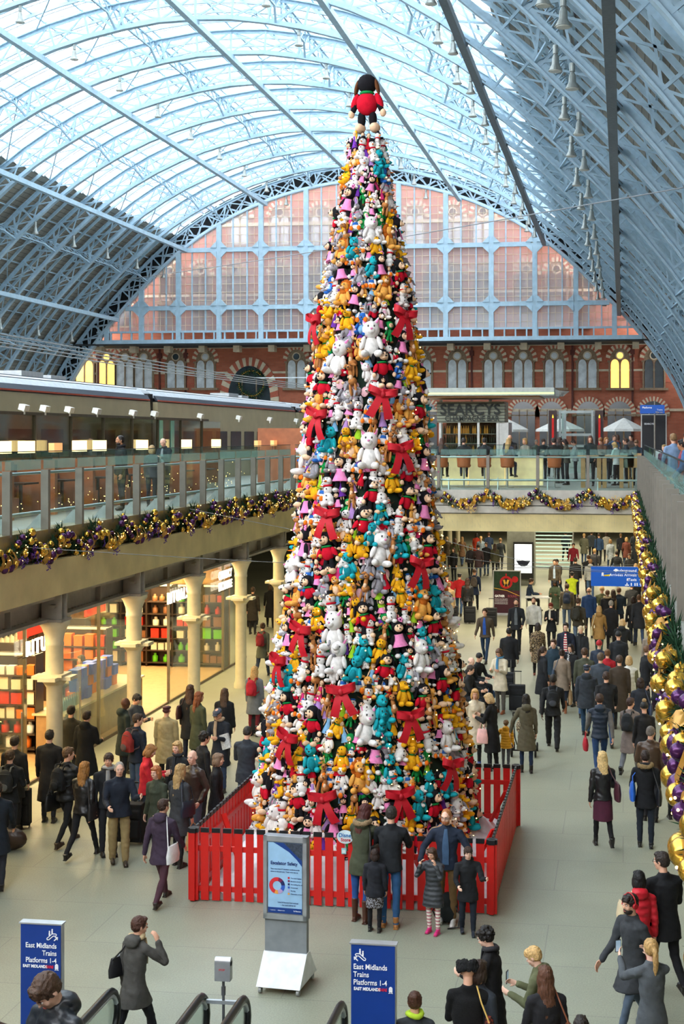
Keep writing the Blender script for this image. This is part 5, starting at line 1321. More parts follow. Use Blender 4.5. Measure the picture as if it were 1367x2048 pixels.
def hair_mesh(style):
    """head-centred"""
    def f():
        m = MB(SKIN0); e = lambda c, r: m.ell(V(c), r, None, 16, 12)
        if style in ('short', 'bob', 'long', 'pony', 'crop', 'bun', 'curly', 'fringe'):
            g = .0 if style == 'crop' else .007
            e((0, -.022, .030), (.079+g, .093+g, .088+g)); e((0, -.05, -.01), (.074+g, .06, .065))
            for s in (-1, 1): e((s*.072, -.02, .0), (.012, .045, .04))
        if style in ('short', 'fringe', 'curly'): e((0, .045, .085), (.062, .04, .028))
        if style == 'fringe': e((0, .072, .055), (.058, .022, .03))
        if style == 'curly':
            r_ = random.Random(1)
            for i in range(40): a = r_.uniform(0, 6.28); b = r_.uniform(-.3, 1.5); e((.08*math.cos(a)*math.cos(b), -.02+.09*math.sin(a)*math.cos(b)-.01, .03+.09*math.sin(b)), (.025,)*3) if math.sin(a) < .5 or b > .9 else None
        if style in ('bob', 'long'):
            for s in (-1, 1): e((s*.072, -.015, -.045), (.026, .055, .085))
            e((0, -.07, -.05), (.082, .05, .1)); e((0, .04, .075), (.07, .05, .035))
        if style == 'long': e((0, -.085, -.15), (.092, .045, .13)); e((.01, -.10, -.29), (.085, .04, .13)); e((-.01, -.105, -.38), (.055, .03, .09)); e((.07, -.03, -.16), (.03, .04, .12)); e((-.07, -.03, -.16), (.03, .04, .12))
        if style == 'pony': chain(m, [(V((0, -.095, .03)), .026), (V((0, -.14, .0)), .032), (V((0, -.15, -.10)), .036), (V((0, -.14, -.22)), .026), (V((0, -.13, -.30)), .008)])
        if style == 'bun': e((0, -.10, .07), (.04, .035, .04))
        if style == 'fringeback':
            e((0, -.055, -.015), (.076, .052, .045)); [e((s*.07, -.03, -.01), (.016, .045, .03)) for s in (-1, 1)]
        if style == 'cap': e((0, -.01, .06), (.094, .112, .045)); e((0, .085, .045), (.065, .05, .014)); e((0, -.06, .0), (.078, .05, .055))
        if style == 'beanie': e((0, -.018, .04), (.088, .102, .095)); [m.cyl((0, -.02, -.0), (0, -.02, .035), .092, .092, n=20)]
        if style == 'pom': e((0, -.018, .04), (.09, .104, .095)); m.cyl((0, -.02, -.0), (0, -.02, .04), .094, .094, n=20)
        if style == 'furhat':
            r_ = random.Random(3)
            for i in range(90):
                a = r_.uniform(0, 6.28); z = r_.uniform(-.01, .07); e((.105*math.cos(a), -.01+.12*math.sin(a), z+.02), (.03, .03, .035))
        me = remesh(m, .008, 2, 'hair')
        if style in ('short', 'bob', 'long', 'pony', 'curly', 'fringe', 'furhat', 'bun'):
            for v in me.vertices:
                c = v.co; v.co += v.normal*noise.noise(V((c.x*60, c.y*60, c.z*(14 if style in ('long', 'bob', 'pony') else 50))))*.008
        return me
    return cached(('hair', style), f)
def omat(o, m_):
    if o.material_slots: o.material_slots[0].link = 'OBJECT'; o.material_slots[0].material = m_
    return o
_cl = {}
def cloth(c, kind='cloth'):
    k = (c, kind)
    if k in _cl: return _cl[k]
    if kind == 'leather': m = mat('leather_'+c, c, .38, var=.1, scale=12, bump=.12, bscale=40, spec=.5)
    elif kind == 'hair': m = mat('hair_'+c, c, .5, var=.3, scale=40, bump=.4, bscale=120)
    elif kind == 'fur': m = mat('fur_'+c, c, .9, var=.4, scale=60, bump=1, bscale=160)
    else: m = mat('cloth_'+c, c, .85, var=.14, scale=10, bump=.2, bscale=90)
    if kind in ('puffer', 'stripe', 'spot', 'check'):
        m = mat(kind+'_'+c, c, .55 if kind == 'puffer' else .8, var=.1, scale=8)
        nt = m.node_tree; b = nt.nodes['Principled BSDF']; tc = nt.nodes.new('ShaderNodeTexCoord'); L = nt.links
        w = nt.nodes.new('ShaderNodeTexWave'); w.bands_direction = 'Z'; w.inputs['Scale'].default_value = 3.2 if kind == 'puffer' else 4.5; w.inputs['Distortion'].default_value = .4
        L.new(tc.outputs['Object'], w.inputs['Vector'])
        if kind == 'puffer':
            bp = nt.nodes.new('ShaderNodeBump'); bp.inputs['Strength'].default_value = .5; bp.inputs['Distance'].default_value = .02; L.new(w.outputs['Fac'], bp.inputs['Height']); L.new(bp.outputs['Normal'], b.inputs['Normal'])
        else:
            r = nt.nodes.new('ShaderNodeValToRGB'); r.color_ramp.interpolation = 'CONSTANT'; r.color_ramp.elements[1].position = .5
            r.color_ramp.elements[0].color = (*srgb(c), 1); r.color_ramp.elements[1].color = (*srgb('e8e2d8' if kind != 'spot' else '2c2018'), 1)
            if kind == 'spot': v = nt.nodes.new('ShaderNodeTexNoise'); v.inputs['Scale'].default_value = 34; L.new(tc.outputs['Object'], v.inputs['Vector']); L.new(v.outputs['Fac'], r.inputs['Fac'])
            else: L.new(w.outputs['Fac'], r.inputs['Fac'])
            L.new(r.outputs['Color'], b.inputs['Base Color'])
    _cl[k] = m; return m
def C_(s, dflt='cloth'):
    """'203040:leather' -> material"""
    c, _, k = s.partition(':'); return cloth(c, k or dflt)
EYE = mat('eye_dark', '2a1c14', .2, var=0); LIP = mat('lips', 'b05a50', .5, var=0)
def person(x, y, z, rz, label, h=1.72, pose='stand', fem=False, yaw=0, near=False, skin='l', hair='short', hc='3a2a1e', coat='202428', hem=.82, legs='22252c', fit='std', shoe='shoe', sc_='1c1a1a', fat=1.0, hood=False, fur=None,
           sleeve=None, shirt=None, scarf=None, skirt=None, group=None, glasses=False, beard=None, detail=None, child=False):
    J = skel(pose, fem, yaw)
    k = h/1.75
    if z == 0 and -11.5 < x < -10.45 and y > 44: x = -10.25
    if z == 0 and .7 < x < 1.75 and y > 43: x = .55
    o = link('person', cached(('b', pose, fem, yaw, near), lambda: body_mesh(pose, fem, yaw, near)))
    omat(o, SKINS[skin]); o.location = (x, y, z); o.rotation_euler = (0, 0, R(rz)); o.scale = (k*(1.06 if child else 1), k*(1.06 if child else 1), k)
    tag(o, label, 'person', group or 'travellers in the concourse')
    ck = ('c', pose, fem, hem, near, sleeve is None, fat, hood)
    c = link('coat', cached(ck, lambda: coat_mesh(pose, fem, hem, near, sleeves=sleeve is None, fat=fat, hood=hood)), o); omat(c, C_(coat))
    if sleeve: s_ = link('sleeve', cached(('s', pose, fem, near), lambda: coat_mesh(pose, fem, hem, near, torso=False)), o); omat(s_, C_(sleeve))
    t = link('trousers', cached(('t', pose, fem, fit, near), lambda: trouser_mesh(pose, fem, fit, near)), o); omat(t, C_(legs))
    if skirt: s_ = link('skirt', cached(('k', pose, fem, .52), lambda: skirt_mesh(pose, fem, .52, near)), o); omat(s_, C_(skirt))
    for n in 'LR':
        f = link('shoe', shoe_mesh(shoe), o); omat(f, C_(sc_, 'leather')); f.location = J['a'+n]; f.rotation_euler = (J['f'+n]*-1 if J['f'+n] < 0 else 0, 0, 0)
    def head(name, me, m_):
        q = link(name, me, o); q.matrix_local = Matrix.Translation(J['H']) @ J['Hm'].to_4x4(); omat(q, m_); return q
    if hair != 'bald':
        nm = {'cap': 'flat_cap', 'beanie': 'beanie_hat', 'pom': 'beanie_hat', 'furhat': 'fur_hat'}.get(hair, 'hair')
        head(nm, hair_mesh(hair), C_(hc, 'fur' if hair == 'furhat' else 'hair'))
        if hair == 'pom': b = MB(C_('b89a70:fur')); b.ell((0, -.02, .15), .05, nu=12); head('pompom', b.mesh('pompom'), C_('b89a70:fur'))
    if near:
        def ey():
            b = MB(mat('eye_white', 'e8e4e0', .3, var=0))
            b.ell((0, 0, 0), (.013, .008, .007), nu=10, nv=7); b.use(EYE); b.ell((0, .006, 0), (.0062, .004, .0066), nu=8, nv=6); return b.mesh('eye')
        em = cached('eye', ey)
        for s in (-1, 1): q = link('eye', em, o); q.matrix_local = Matrix.Translation(J['H']+J['Hm'] @ V((s*.030, .078, .006))) @ J['Hm'].to_4x4()
        def mo(): b = MB(LIP); b.ell((0, .086, -.066), (.022, .006, .005), nu=10, nv=6); return b.mesh('mouth')
        q = link('mouth', cached('mouth', mo), o); q.matrix_local = Matrix.Translation(J['H']) @ J['Hm'].to_4x4()
        b = MB(SKIN0)
        for s in (-1, 1): b.beam((s*.018, .088, .026), (s*.045, .08, .027), .007, .005)
        head('eyebrow', b.mesh('eyebrow'), C_(hc if hair not in ('cap', 'beanie', 'furhat', 'pom') else '4a3a2c', 'hair'))
    if glasses:
        b = MB(BLK)
        for s in (-1, 1): b.tube([V((s*.032+.02*math.cos(a*.785), .097, .002+.015*math.sin(a*.785))) for a in range(8)], .002, 5, closed=True); b.beam((s*.05, .095, .005), (s*.079, 0, .005), .003)
        b.beam((-.012, .098, .004), (.012, .098, .004), .003); head('glasses', b.mesh('glasses'), BLK)
    if beard: b = MB(SKIN0); b.ell((0, .028, -.072), (.06, .062, .05), nu=14); b.ell((0, .082, -.05), (.026, .01, .006)); head('beard', remesh(b, .008, 1, 'beard'), C_(beard, 'hair'))
    if shirt:
        b = MB(SKIN0); u, P0 = J['u'], J['P']; W = .05
        pts = [(P0+u*z+V((s*W*wf, yf, 0))) for z, wf, yf in ((.0, 1.0, .128*fat), (.1, .95, .120*fat), (.22, 1.05, .128*fat), (.36, .9, .134*fat), (.46, .6, .112), (.53, .45, .085)) for s in (-1, 0, 1)]
        pts = [p+V((0, .008 if i % 3 == 1 else 0, 0)) for i, p in enumerate(pts)]
        b.add(pts, [(3*j+i, 3*j+i+1, 3*j+i+4, 3*j+i+3) for j in range(5) for i in range(2)], True)
        n_ = len(pts); b.add([p-V((0, .03, 0)) for p in pts], [(3*j+i, 3*j+i+3, 3*j+i+4, 3*j+i+1) for j in range(5) for i in range(2)], True)
        q = link('shirt', b.mesh('shirt'), o); omat(q, C_(shirt))
    if scarf:
        def sf_():
            b = MB(SKIN0); N = V((0, 0, 0))
            b.tube([N+V((.082*math.cos(a*.524), .078*math.sin(a*.524)-.003, .012*math.sin(a*1.1))) for a in range(12)], .032, 8, closed=True)
            b.loft([(V((.03, .125, -.36)), .035, .012), (V((.03, .125, -.2)), .04, .016), (V((.025, .10, -.03)), .035, .02)], 10); return b.mesh('scarf')
        q = link('scarf', cached('scarf', sf_), o); omat(q, C_(scarf)); q.location = J['N']+V((0, 0, .045))
    if fur:
        def fu():
            b = MB(SKIN0); r_ = random.Random(2)
            for i in range(70):
                a = R(-200+220*i/69)+math.pi*.05; b.ell((.125*math.cos(a), -.05+.10*math.sin(a)+r_.gauss(0, .006), .045+r_.gauss(0, .01)+.02*math.sin(a)), (.03, .03, .03), nu=6, nv=5)
            return remesh(b, .01, 1, 'fur_trim')
        q = link('fur_trim', cached('fur', fu), o); omat(q, C_(fur, 'fur')); q.location = J['N']
    bpy_people.append(o); o['_j'] = 0; del o['_j']
    SK[o.name] = J
    return o
bpy_people = []; SK = {}
def wpt(o, p):
    """a point of the figure in the world"""
    return Matrix.LocRotScale(o.location, o.rotation_euler, o.scale) @ V(p)
# ---------------------------------------------------------------- bags
def place(t, o, p, rz=0, s=1):
    t.location = wpt(o, p); t.rotation_euler = (0, 0, o.rotation_euler.z+R(rz)); t.scale = (s, s, s); return t
def backpack(o, label, c='20242a', c2=None, fat=1.0, sz=1.0):
    J = SK[o.name]; t = bpy.data.objects.new('backpack', None); COL.objects.link(t); t.matrix_basis = Matrix.Identity(4)
    def bp():
        m = MB(SKIN0); m.ell((0, -.10, -.02), (.155, .09, .23), nu=16, nv=12); m.box((0, -.08, -.10), (.27, .13, .26)); m.ell((0, -.17, -.10), (.11, .05, .11)); me = remesh(m, .014, 4, 'bag_body'); return me
    def st():
        m = MB(SKIN0)
        for s in (-1, 1): m.tube([V((s*.09, -.02, -.2)), V((s*.15, .09, -.16)), V((s*.135, .15, 0)), V((s*.12, .145, .12)), V((s*.105, .08, .225)), V((s*.1, -.03, .23)), V((s*.09, -.07, .15))], .017, 6)
        return m.mesh('strap')
    def pc():
        m = MB(SKIN0); m.ell((0, -.20, -.12), (.09, .03, .08), nu=12); m.tube([V((-.1, -.15, .12)), V((0, -.2, .14)), V((.1, -.15, .12))], .006, 5); return m.mesh('pocket')
    omat(link('bag_body', cached('bp', bp), t), C_(c)); omat(link('strap', cached('bps', st), t), C_(c2 or c)); omat(link('pocket', cached('bpp', pc), t), C_(c2 or c))
    place(t, o, J['C']+V((0, -.135*fat, .03)), 0, .92*sz*o.scale.z); return tag(t, label, 'backpack')
def handbag(o, label, c='1c1c20', side=1, z=.92, w=.3, hgt=.24, strap=True, hand_=None, name='handbag', cat='handbag', c2=None, dy=0.0):
    J = SK[o.name]; t = bpy.data.objects.new(name, None); COL.objects.link(t)
    if hand_: p = J['w'+hand_]+J['d'+hand_]*.12; base = V((p.x, p.y, p.z-hgt-.12)); top = V((0, 0, hgt+.13))
    else: base = V((side*.235, -.02+dy, z-.1+J['dz'])); top = J['N']+V((side*.10, 0, -.0))-base
    m = MB(SKIN0); m.loft([((0, 0, 0), .05, w/2), ((0, 0, hgt*.4), .065, w/2*1.02), ((0, 0, hgt*.85), .045, w/2*.85), ((0, 0, hgt), .02, w/2*.8)], 14); omat(m.build('bag_body', t), C_(c, 'leather'))
    m = MB(SKIN0)
    if hand_ or not strap:
        m.tube([V((0, -w*.25, hgt*.9)), V((0, -w*.15, hgt+.1)), top+V((0, 0, -.0)), V((0, w*.15, hgt+.1)), V((0, w*.25, hgt*.9))], .009, 6)
    else: m.tube([V((0, -w*.4, hgt*.85)), top+V((side*.05, -.10, -.12)), top+V((0, -.03, .035)), top+V((side*.06, .11, -.1)), V((0, w*.4, hgt*.85))], .010, 6)
    omat(m.build('handle' if hand_ else 'strap', t), C_(c2 or c, 'leather'))
    place(t, o, base, 0, o.scale.z); return tag(t, label, cat)
def suitcase(x, y, rz, label, c='1c1e22', h=.62, w=.42, z=0):
    t = thing('suitcase', label, 'suitcase', (x, y, z), R(rz))
    def b_():
        m = MB(SKIN0); m.box((0, 0, h/2+.05), (w, .24, h)); m.box((0, -.13, h*.35+.05), (w*.8, .05, h*.45)); m.box((0, -.125, h*.8), (w*.8, .04, h*.2)); return remesh(m, .014, 4, 'shell')
    omat(link('shell', cached(('sc', h, w), b_), t), C_(c))
    m = MB(mat('case_wheel', '15151a', .5))
    for s in (-1, 1): m.cyl((s*w*.4-.012, .09, .035), (s*w*.4+.012, .09, .035), .035, n=10)
    m.build('wheel', t)
    m = MB(MET)
    for s in (-1, 1): m.cyl((s*.09, .1, h), (s*.09, .1, h+.38), .007, n=6)
    m.use(BLK); m.box((0, .1, h+.39), (.22, .025, .025)); m.build('handle', t); return t
def phone(o, label, n='R', up=.0):
    J = SK[o.name]; p = J['w'+n]+J['d'+n]*.12; m = MB(BLK); m.box((0, 0, 0), (.07, .010, .14)); m.use(mat('phone_screen', '9ab4c8', .2, emit=.3)); m.box((0, -.006, 0), (.06, .002, .125)); t = m.build('smartphone')
    place(t, o, p+V((0, .015, .04+up)), 0, 1); return tag(t, label, 'phone')
# ================================================================ THE CROWD
def PP(px, yt, rz, label, h=1.72, z0=0.0, d=None, **k):
    """px, yt: where the top of the head is seen; the distance follows from the height"""
    d = d or (HZ-h-z0)*F_PX/(yt-PYC); p = P(px, 1000, d)
    return person(p.x, p.y, z0, rz, label, h=h, **k)
BACK = 'people seen from behind in the concourse'
# ---- nearest figures
a = PP(125, 1950, 150, 'young man with tousled brown hair and dark jacket looking down on the escalator', h=1.75, z0=2.02, d=9.3, pose='down', near=True, hair='fringe', hc='4a3426', coat='23272d:leather', skin='p', hem=.85, hood=True)
a = PP(268, 1830, -28, 'woman in a grey hooded coat striding right with her hand at her ear', h=1.66, pose='ear', near=True, fem=True, yaw=-25, hair='short', hc='4a2c20', coat='4a4844', hem=.68, hood=True, legs='1a1c22', scarf='c9b28a')
handbag(a, 'black leather shoulder bag of the woman with her hand at her ear', side=-1, z=1.1, w=.36)
a = PP(721, 1612, -15, 'woman in an olive parka and tall brown boots standing at the red fence', h=1.74, pose='lean', near=True, fem=True, yaw=-30, hair='long', hc='4a1f1c', coat='3e4230', hem=.72, hood=True, fur='a48a68', legs='234a86', fit='slim', shoe='tall', sc_='4a281c')
handbag(a, 'large black handbag hanging from the olive parka woman', side=1, z=.98, w=.36, hgt=.3)
a = PP(779, 1618, 0, 'man in a black jacket and blue jeans with tan boots at the fence', h=1.76, pose='lean', near=True, hair='short', hc='2a2420', coat='14171c', hem=.84, legs='2c5480', fit='std', shoe='boot', sc_='a8703a', fat=1.05)
PP(749, 1700, 0, 'small child in a dark coat and dotted skirt between two adults at the fence', h=1.2, pose='stand', near=True, child=True, fem=True, hair='bob', hc='2c1c18', coat='1c1e26', hem=.75, skirt='8c8c94:spot', legs='16161c', fit='slim')
PP(866, 1688, 165, 'girl in a grey padded coat covering her face with both hands', h=1.26, d=20.4, pose='face', near=True, fem=True, child=True, hair='bob', hc='4a3224', coat='3a3d42:puffer', hem=.55, legs='b87a80:stripe', fit='slim', sc_='d8307c', hood=True)
a = PP(893, 1627, 178, 'bearded man in a navy cardigan hugging two children', h=1.72, d=20.78, pose='hug', near=True, hair='crop', hc='a86a3c', beard='a8683c', glasses=True, yaw=-10, coat='1c2638', hem=.84, shirt='3c5674', legs='7c5f3c', fit='std', sc_='e4e0dc', skin='p')
PP(935, 1678, 190, 'boy in a black hooded coat with his hand raised beside the bearded man', h=1.29, d=20.35, pose='wave', near=True, child=True, hair='fringe', hc='3a281e', coat='16181c', hem=.68, legs='18202c', hood=True, skin='p', sc_='1c2430')
PP(985, 1857, 80, 'woman with curled black hair and long black coat in profile', h=1.66, pose='phone', near=True, fem=True, hair='curly', hc='14100f', coat='121215', hem=.30, scarf='2c2c30', legs='121215', skin='p')
a = PP(935, 1928, 5, 'woman in a black fur coat and furry headband seen from behind', h=1.70, pose='phone', near=True, fem=True, hair='furhat', hc='18181a', coat='101012:fur', hem=.5, legs='141418', fat=1.15)
handbag(a, 'patterned red and green handbag held beside the black fur coat', c='a8483c:spot', side=1, z=1.05, w=.3, c2='d8b060')
PP(953, 1925, -25, 'person with brown hair half hidden behind the furry headband', h=1.68, pose='stand2', near=True, fem=True, hair='bob', hc='33241c', coat='2a3038')
PP(829, 1988, 10, 'girl with a brown hair bun at the bottom edge', h=1.55, near=True, fem=True, hair='bun', hc='4a2c1e', coat='2c3034', scarf='b8d838')
a = PP(1081, 1895, 78, 'blond boy in an olive jacket facing left with a phone', h=1.60, pose='phone', near=True, hair='fringe', hc='d0aa70', coat='5c5f42', skin='p', hood=True)
phone(a, 'dark smartphone held out by the blond boy')
a = PP(1092, 1937, 20, 'woman with very long straight brown hair and brown shoulder bag', h=1.66, pose='stand2', near=True, fem=True, hair='long', hc='5a3826', coat='1c1c20')
handbag(a, 'tan leather bag at the bottom edge beside the long brown hair', c='8a5238', side=1, z=1.0, w=.36)
PP(1161, 2038, 0, 'top of a dark haired head at the bottom edge', h=1.6, near=True, hair='short', hc='241c18', coat='202024')
a = PP(1328, 1705, 25, 'tall man in glasses and black jacket at the right edge', h=1.84, pose='walk3', near=True, yaw=40, glasses=True, hair='short', hc='2c221c', coat='14161a', hem=.7, legs='121419', fat=1.1)
a = PP(1278, 1745, 10, 'woman with black hair in a red padded jacket', h=1.66, pose='stand2', near=True, fem=True, hair='bob', hc='100e10', coat='c41c2c:puffer', hem=.8, hood=True, legs='8c1424')
handbag(a, 'cream and beige shoulder bag on the red padded jacket', c='cdbb98', side=-1, z=1.12, w=.38, hgt=.28, dy=.1)
a = PP(1268, 1778, 130, 'man with red headphones in a charcoal overcoat walking left', h=1.78, pose='walk', near=True, hair='fringe', hc='241c18', beard='2c221c', coat='33363a', hem=.62, legs='4c5a6a', fit='slim', sc_='2c5070')
J = SK[a.name]; m = MB(mat('headphone_red', 'b02028', .35))
for s in (-1, 1): m.cyl((s*.08, -.01, -.01), (s*.105, -.01, -.01), .036, .032, n=12)
m.tube([V((.095*math.cos(R(t)), -.012, .03+.1*math.sin(R(t)))) for t in range(-20, 201, 20)], .009, 6)
o = m.build('headphones'); o.matrix_world = Matrix.LocRotScale(a.location, a.rotation_euler, a.scale) @ Matrix.Translation(J['H']) @ J['Hm'].to_4x4(); tag(o, 'red and black headphones worn by the man in the charcoal coat', 'headphones')
a = PP(1303, 1882, 25, 'woman with a blonde ponytail in a grey coat taking a photograph', h=1.66, pose='photo', near=True, fem=True, hair='pony', hc='b8935c', glasses=True, coat='50555a', hem=.42, legs='2a2c30', skin='p')
phone(a, 'smartphone held up by the woman with the blonde ponytail', 'L')
J = SK[a.name]
# laptop bag, cup and papers at the bottom edge
p = P(1062, 2010, 14.0); t = thing('cafe_table', 'small pale table with cup, papers and a laptop at the bottom edge', 'table', (p.x, p.y, 0)); m = MB(mat('table_pale', 'c8b898', .5)); m.b2((-.3, -.25, .9), (.3, .25, .93)); m.cyl((0, 0, 0), (0, 0, .9), .03); m.build('tabletop', t)
m = MB(mat('cup_white', 'e8e4dc', .5)); m.lathe([(.032, 0), (.042, .13)], n=14); m.use(DARK); m.lathe([(.044, .13), (.044, .145)], n=14); o = m.build('coffee_cup'); o.location = (p.x-.02, p.y, .93); tag(o, 'white takeaway coffee cup near the long haired woman', 'cup')
m = MB(mat('laptop_grey', '8aa0b4', .4)); m.box((0, 0, .01), (.3, .2, .02)); o = m.build('laptop'); o.location = (p.x-.14, p.y-.1, .93); tag(o, 'grey blue laptop lying at the bottom edge', 'laptop')
m = MB(mat('card_cream', 'd8ccb0', .6)); m.box((0, 0, .01), (.12, .1, .012)); o = m.build('paper_box'); o.location = (p.x-.16, p.y+.14, .93); tag(o, 'small cream card box beside the coffee cup', 'box')
# black backpack on the floor before the family
t = thing('backpack', 'black backpack lying on the floor at the bearded man\'s feet', 'backpack', G(893, 1845), 0); m = MB(SKIN0); m.ell((0, 0, .24), (.17, .14, .25), (R(20), R(12), 0), nu=16, nv=12); m.ell((.04, -.1, .18), (.12, .07, .15)); omat(link('bag_body', remesh(m, .014, 4), t), C_('1a1f20')); m = MB(BLK); m.tube([V((.1, -.1, .35)), V((.22, -.18, .2)), V((.2, -.24, .02)), V((.05, -.3, .015))], .012, 6); m.tube([V((-.1, -.1, .4)), V((-.2, -.1, .2)), V((-.1, -.2, .05))], .012, 6); m.build('strap', t)

# ---- left crowd
a = PP(18, 1500, 5, 'man with a worn black backpack at the left picture edge', near=True, pose='walk3', hc='4a3826', coat='1c1e20', hem=.8); backpack(a, 'worn black and grey backpack at the left picture edge', '2a2c2c', '5a5c58')
PP(28, 1474, 0, 'dark coated person behind the worn backpack at the left edge', hc='241c18', coat='181a1c', hem=.6)
PP(-6, 1560, 20, 'person in a dark blue coat cut by the left edge', near=True, pose='walk', hc='30241c', coat='1a222c', hem=.6)
a = PP(131, 1490, -18, 'man in a black padded jacket walking away with a duffel bag', h=1.78, near=True, pose='walk', yaw=-40, hc='5a4028', coat='1a1c1e:puffer', hem=.84, legs='15171b', fit='slim', sc_='3a2a1e'); backpack(a, 'slim black backpack on the padded jacket', '181a1c')
handbag(a, 'big black duffel bag carried low at the left', c='16181a', side=-1, z=.75, w=.5, hgt=.3, name='duffel_bag', cat='duffel bag')
a = PP(165, 1519, -10, 'woman with long reddish blonde hair and leather jacket', h=1.70, near=True, pose='walk2', fem=True, hair='long', hc='9a6a34', coat='1c1c1e:leather', hem=.86, legs='14151a', fit='slim'); handbag(a, 'black handbag of the reddish blonde woman', side=1, z=.86, w=.36, hgt=.3)
PP(141, 1413, 0, 'dark figure just right of the nearest column', pose='stand', hc='1a1614', coat='2c2a24', hem=.7)
PP(171, 1422, -10, 'person in a long black hooded coat near the shop door', hair='short', hc='2c1c14', coat='131416', hem=.45, hood=True, fat=1.1, pose='walk3')
PP(98, 1462, 5, 'shadowy figure in a long dark coat left of the nearest column', coat='17181a', hem=.4, hc='1c1815')
a = PP(217, 1507, -150, 'young man with a grey hood behind the older man in khaki trousers', h=1.78, near=True, pose='stand', hair='fringe', hc='3c2a1e', coat='1e2024', scarf='9a9a98', hood=True, yaw=-20)
a = PP(238, 1523, -155, 'laughing older man in a navy jacket and baggy khaki trousers', h=1.76, near=True, pose='wave', yaw=0, hair='crop', hc='9a948c', skin='p', coat='1a2230', hem=.82, legs='96845c', fit='wide', fat=1.15, sc_='3a342c')
PP(247, 1397, -50, 'bald man in a dark green hooded coat by the shop counter', h=1.80, skin='d', hair='bald', coat='26302a', hem=.6, hood=True, yaw=0)
PP(267, 1387, -110, 'young man with dark hair in a grey top behind the green coat', hc='1c1816', hair='fringe', coat='4c5054', pose='phone')
a = PP(272, 1429, -30, 'man in a navy jacket wearing a red rucksack', h=1.78, near=True, yaw=-40, hc='3a2a20', glasses=True, coat='1a2230', legs='3c4c64'); backpack(a, 'red and grey rucksack by the shop', '8c2c28', '5a4a48')
a = PP(291, 1489, -75, 'long haired person in a bright red jacket looking at a phone', near=True, pose='phone', hair='bob', hc='9a6c3c', coat='c0202c', hem=.84, skin='l'); phone(a, 'phone in the hands of the person in the red jacket')
PP(332, 1412, 0, 'person in a beige raincoat and maroon cap seen from behind', h=1.68, near=True, hair='cap', hc='4a2024', coat='a4946c', hem=.52, fat=1.15, pose='stand')
PP(356, 1483, 170, 'woman with short blonde hair in a dark coat facing the camera', near=True, fem=True, hair='bob', hc='b89460', coat='1e2022', scarf='303438', skin='p')
a = PP(315, 1532, 160, 'woman with a ginger bob and an olive parka facing the camera', h=1.64, near=True, fem=True, hair='bob', hc='a8683c', coat='3c4234', hem=.6, pose='stand2', hood=True, skin='p')
a = PP(322, 1594, -12, 'person in a purple anorak with a white shoulder bag, walking right', h=1.66, near=True, pose='walk', yaw=-20, hair='short', hc='3c2820', coat='3a2c3e', hem=.72, hood=True, legs='4a2c38', fit='std', sc_='2c2420'); handbag(a, 'white shoulder bag on the purple anorak', c='e4e4e6', side=1, z=.86, w=.38, hgt=.28, c2='e8e8ea')
a = PP(357, 1530, -25, 'woman with long fair hair and dark grey coat carrying bags', h=1.72, near=True, pose='stand2', fem=True, hair='long', hc='a88a5c', coat='34363a', hem=.55, legs='1c1c22', fit='slim', shoe='boot'); handbag(a, 'navy leather handbag of the fair haired woman', c='1c2434', side=1, z=1.0, w=.36, hgt=.26)
handbag(a, 'brown paper carrier bag with a print', c='b08a5c:cloth', hand_='R', w=.34, hgt=.32, name='paper_bag', cat='bag')
PP(388, 1501, 150, 'bald older man in a brown leather jacket', h=1.78, near=True, pose='pockets', hair='fringeback', hc='b0a89c', coat='3a2c26:leather', hem=.86, legs='56667c', fat=1.1, yaw=15, skin='p')
PP(432, 1508, -80, 'woman with a grey brown bob in a black coat facing right', h=1.66, near=True, pose='stand', fem=True, hair='bob', hc='7c6450', coat='18181c', hem=.5, skin='l')
a = PP(379, 1371, 0, 'woman with brown hair in a long black coat and maroon shoulder bag', h=1.74, pose='stand', fem=True, hair='long', hc='4a3020', coat='1a1a1c', hem=.55, legs='1c2438'); handbag(a, 'maroon shoulder bag near the open passage', c='4a2a28', side=-1, z=1.1, w=.36, hgt=.3)
PP(395, 1385, -30, 'woman with long red hair in an olive parka', h=1.72, pose='stand', fem=True, yaw=-30, hair='long', hc='7c4424', coat='454a34', hem=.5, legs='1c1c20')
PP(448, 1378, 0, 'woman with loose brown hair and black jacket beyond the flat cap man', h=1.68, fem=True, hair='long', hc='4c3626', coat='16171a', hem=.7)
a = PP(440, 1415, 165, 'man in a flat cap and navy overcoat with a newspaper', h=1.74, near=True, pose='phone', hair='cap', hc='2c3444', glasses=True, coat='1c222c', hem=.55, scarf='b09a80', legs='2c3c58'); phone(a, 'phone in the hand of the flat cap man')
J = SK[a.name]; m = MB(mat('newsprint', 'b8bcc0', .8, var=.3, scale=40)); m.box((0, 0, 0), (.20, .05, .3), (R(8), R(20), 0)); o = place(m.build('newspaper'), a, J['eL']+V((-.01, .06, -.02))); tag(o, 'folded newspaper under the arm of the flat cap man', 'newspaper')
PP(405, 1466, -50, 'man with curly black hair in a black coat in front of the flat cap man', near=True, hair='curly', hc='241e1a', coat='17181b', hem=.7)
PP(492, 1455, 0, 'man in a dark grey suit jacket standing with his back turned near the fence', h=1.72, near=True, pose='phone', hair='short', hc='2a2420', coat='2e343c', hem=.68, legs='4c5c74', fat=1.08)
a = PP(508, 1334, -5, 'blonde woman in a grey coat with a red rucksack', h=1.68, fem=True, hair='long', hc='c0985c', coat='6c7074', hem=.55, legs='6c1c28', shoe='boot'); backpack(a, 'bright red rucksack on the grey coat', 'b01c2c')
a = PP(524, 1243, -5, 'woman walking away with a dark red rucksack', h=1.68, pose='walk2', fem=True, hair='bun', hc='3c281c', coat='4c5044', hem=.66, legs='2c3850'); backpack(a, 'dark red rucksack on the woman walking away', '7c1c28')
